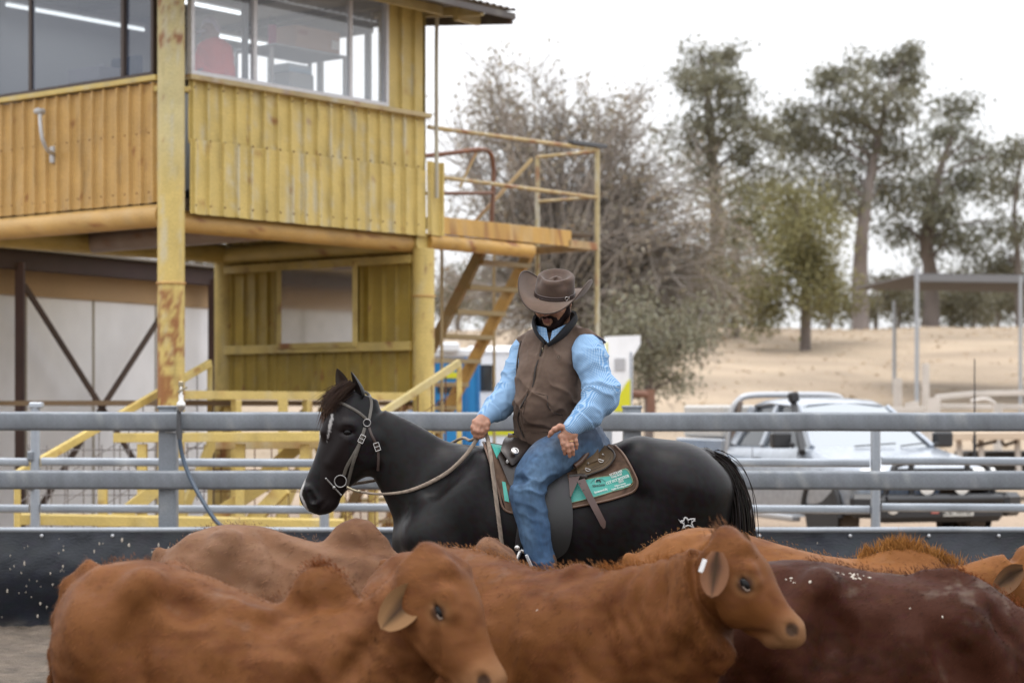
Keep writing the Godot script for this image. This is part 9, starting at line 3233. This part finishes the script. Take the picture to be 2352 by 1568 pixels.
func make_materials() -> void:
	nz.frequency = 1.0
	nz.noise_type = FastNoiseLite.TYPE_SIMPLEX_SMOOTH
	nz.fractal_octaves = 2
	nz.seed = 3
	noise_tex("grain", 512, 0.05, 4, 0.62, 1.0)
	noise_tex("fine", 512, 0.14, 3, 0.7, 1.0)
	noise_tex("blotch", 512, 0.015, 5, 0.6, 1.0)
	noise_tex("soft", 512, 0.01, 4, 0.86, 1.0)
	noise_tex("bump", 512, 0.04, 5, 0.0, 1.0)
	noise_tex("spangle", 512, 0.06, 1, 0.72, 1.0, FastNoiseLite.TYPE_CELLULAR)
	var white := Color(1, 1, 1)
	mat("paint", white, 0.5, 0.0, "grain", Vector3(3, 1.2, 3), "bump", 0.05)
	mat("plain", white, 0.75, 0.0, "grain", Vector3(2, 2, 2))
	mat("panel", white, 0.4, 0.0, "soft", Vector3(0.7, 0.3, 0.7))
	mat("earth", white, 0.95, 0.0, "grain", Vector3(0.35, 0.35, 0.35), "bump", 4.0)
	mat("sand", white, 0.95, 0.0, "fine", Vector3(2.5, 2.5, 2.5), "bump", 1.5)
	mat("leaf", white, 0.7)
	M.leaf.backlight_enabled = true
	M.leaf.backlight = Color(0.6, 0.6, 0.52)
	mat("bark", white, 0.9, 0.0, "grain", Vector3(3, 0.8, 3), "bump", 0.6)
	mat("galv", white, 0.42, 0.35, "spangle", Vector3(9, 9, 9), "bump", 0.02)
	mat("rubber", white, 0.38, 0.0, "grain", Vector3(1.2, 3, 1.2), "bump", 0.12)
	mat("mud", Color(0.42, 0.37, 0.31), 0.9)
	mat("pale_metal", Color(0.55, 0.56, 0.58), 0.35, 0.5, "grain", Vector3(4, 4, 4))
	mat("pale_grey", Color(0.55, 0.54, 0.53), 0.5, 0.0, "grain", Vector3(5, 5, 5))
	mat("steel_dark", Color(0.1, 0.1, 0.105), 0.45, 0.4, "grain", Vector3(6, 6, 6))
	mat("chrome", Color(0.6, 0.58, 0.55), 0.25, 0.9)
	mat("brass", Color(0.42, 0.36, 0.25), 0.35, 0.7, "grain", Vector3(12, 12, 12))
	mat("hose", Color(0.016, 0.035, 0.062), 0.35)
	mat("rust_dark", Color(0.16, 0.07, 0.03), 0.9, 0.0, "grain", Vector3(6, 6, 6))
	mat("wire", Color(0.22, 0.2, 0.2), 0.6, 0.3)
	mat("white_alu", Color(0.72, 0.71, 0.73), 0.45, 0.1, "grain", Vector3(3, 0.6, 3))
	mat("brown_alu", Color(0.075, 0.05, 0.04), 0.4, 0.2, "grain", Vector3(3, 1, 3))
	mat("black", Color(0.02, 0.02, 0.022), 0.6)
	mat("black_gloss", Color(0.03, 0.03, 0.033), 0.35, 0.0, "grain", Vector3(6, 6, 6))
	mat("white", Color(0.75, 0.75, 0.75), 0.6)
	mat("gloss_white", Color(0.85, 0.84, 0.83), 0.08, 0.85, "soft", Vector3(1.2, 1.0, 1.2))
	mat("car", Color(0.36, 0.4, 0.46), 0.3, 0.3, "blotch", Vector3(1, 1, 1))
	M.car.clearcoat_enabled = true
	M.car.clearcoat = 0.6
	M.car.clearcoat_roughness = 0.12
	mat("lens", Color(0.72, 0.72, 0.7), 0.15, 0.2)
	mat("screen", Color(0.34, 0.36, 0.375), 0.05, 0.7)
	mat("car_glass", Color(0.025, 0.03, 0.035), 0.06, 0.0)
	var g := mat("glass", Color(0.86, 0.9, 0.95), 0.03, 0.0)
	g.albedo_color = Color(0.86, 0.9, 0.95, 0.16)
	g.transparency = BaseMaterial3D.TRANSPARENCY_ALPHA
	g.metallic_specular = 0.75
	mat("horse", white, 0.42, 0.0, "fine", Vector3(14, 14, 14), "fine", 0.05)
	M.horse.metallic_specular = 0.3
	M.horse.rim_enabled = true
	M.horse.rim = 0.0
	M.horse.rim_tint = 0.0
	mat("hide", white, 0.58, 0.0, "grain", Vector3(9, 16, 14), "fine", 0.12)
	M.hide.metallic_specular = 0.2
	mat("hide_plain", white, 0.6)
	mat("hair", white, 0.6)
	M.hair.metallic_specular = 0.25
	mat("leather", white, 0.42, 0.0, "fine", Vector3(18, 18, 18), "grain", 0.06)
	mat("cloth", white, 0.95, 0.0, "fine", Vector3(30, 30, 30), "fine", 0.15)
	mat("vinyl", white, 0.45, 0.0, "grain", Vector3(10, 10, 10))
	mat("canvas", white, 0.9, 0.0, "fine", Vector3(26, 26, 26), "fine", 0.07)
	mat("felt", white, 0.95, 0.0, "fine", Vector3(22, 22, 22), "fine", 0.04)
	M.felt.rim_enabled = true
	M.felt.rim = 0.3
	M.felt.rim_tint = 0.6
	mat("denim", white, 0.88, 0.0, "fine", Vector3(40, 22, 40), "fine", 0.08)
	mat("skin", white, 0.55, 0.0, "fine", Vector3(24, 24, 24), "fine", 0.03)
	M.skin.subsurf_scatter_enabled = true
	M.skin.subsurf_scatter_strength = 0.15
	var im := Image.create(64, 64, false, Image.FORMAT_RGB8)
	for y in 64:
		for x in 64:
			var k := int(x % 16 < 8) + int(y % 16 < 8)
			im.set_pixel(x, y, [Color(0.075, 0.195, 0.4), Color(0.17, 0.31, 0.5), Color(0.38, 0.49, 0.6)][k].linear_to_srgb())
	mat("gingham", white, 0.85)
	M.gingham.albedo_texture = ImageTexture.create_from_image(im)
	mat("silver", Color(0.62, 0.6, 0.58), 0.28, 0.9)
	mat("steel", Color(0.3, 0.29, 0.28), 0.35, 0.8)
	mat("gold", Color(0.75, 0.55, 0.25), 0.25, 0.9)
	mat("print_white", Color(0.75, 0.78, 0.75), 0.6)
	mat("print_dark", Color(0.02, 0.03, 0.03), 0.6)
	mat("eye", Color(0.006, 0.005, 0.005), 0.2)
	M.eye.metallic_specular = 0.3
	g = mat("dark_glass", Color(0.1, 0.14, 0.2), 0.03, 0.0)
	g.albedo_color = Color(0.3, 0.36, 0.46, 0.3)
	g.transparency = BaseMaterial3D.TRANSPARENCY_ALPHA
	g.metallic_specular = 0.7
	var e := mat("glow", Color(1, 1, 1), 0.5)
	e.emission_enabled = true
	e.emission = Color(0.95, 0.98, 1.0)
	e.emission_energy_multiplier = 2.2

func _ready() -> void:
	var cam := Camera3D.new()
	cam.name = "camera"
	cam.projection = Camera3D.PROJECTION_FRUSTUM
	cam.near = 1.0
	cam.far = 2500.0
	cam.size = 1566.5 / F
	cam.frustum_offset = Vector2(0, (938.0 - 783.2) / F)
	cam.position = Vector3(0, 1.6, 0)
	var att := CameraAttributesPhysical.new()
	att.exposure_aperture = 2.8
	att.frustum_focus_distance = 9.55
	att.frustum_focal_length = 70.0
	att.frustum_near = 1.0
	att.frustum_far = 2500.0
	cam.attributes = att
	cam.near = 1.0
	cam.far = 2500.0
	add_child(cam)
	var env := Environment.new()
	env.tonemap_mode = Environment.TONE_MAPPER_LINEAR
	env.tonemap_exposure = 0.92
	env.background_mode = Environment.BG_SKY
	var sky := Sky.new()
	var sm := ProceduralSkyMaterial.new()
	sm.sky_horizon_color = Color(0.635, 0.638, 0.642)
	sm.sky_top_color = Color(0.97, 0.98, 1.0)
	sm.sky_curve = 0.4
	sm.sky_energy_multiplier = 1.6
	sm.ground_horizon_color = Color(0.62, 0.54, 0.44)
	sm.ground_bottom_color = Color(0.5, 0.43, 0.35)
	sky.sky_material = sm
	env.sky = sky
	env.background_energy_multiplier = 1.0
	env.sdfgi_enabled = true
	env.ssao_enabled = true
	env.ssil_enabled = true
	var we := WorldEnvironment.new()
	we.name = "world_environment"
	we.environment = env
	add_child(we)
	var sun := DirectionalLight3D.new()
	sun.name = "sun"
	sun.light_energy = 0.4
	sun.light_color = Color(1.0, 0.97, 0.93)
	sun.light_angular_distance = 25.0
	sun.shadow_enabled = true
	sun.sky_mode = DirectionalLight3D.SKY_MODE_LIGHT_ONLY
	sun.rotation_degrees = Vector3(-78, -30, 0)
	add_child(sun)

	make_materials()
	make_ground()
	make_stubble()
	make_trees()
	make_shed()
	make_tower()
	make_cabin()
	make_benches()
	make_yards()
	make_services()
	make_car()
	make_fence()
	make_tap()
	# bodies: their fields are meshed side by side
	var horse := make_horse()
	var calves: Array[Calf] = []
	for q in calf_specs():
		calves.append(build_calf(q))
	var skins := []
	skins.resize(6)
	var jobs: Array[Callable] = [func(): skins[0] = skin_horse(horse), func(): skins[1] = rider_body(), func(): skins[2] = vest_shape(), func(): skins[3] = sleeve_shape(true), func(): skins[4] = sleeve_shape(false), func(): skins[5] = jeans_shape()]
	for k in calves:
		jobs.append(func(): skin_calf(k))
	var threads: Array[Thread] = []
	for j in jobs:
		var th := Thread.new()
		th.start(j)
		threads.append(th)
	for th in threads:
		th.wait_to_finish()
	dress_horse(horse, skins[0])
	make_saddle(horse)
	make_bridle(horse)
	make_rider(skins[1], skins[2], skins[3], skins[4], skins[5])
	make_timekeeper()
	for k in calves:
		finish_calf(k)
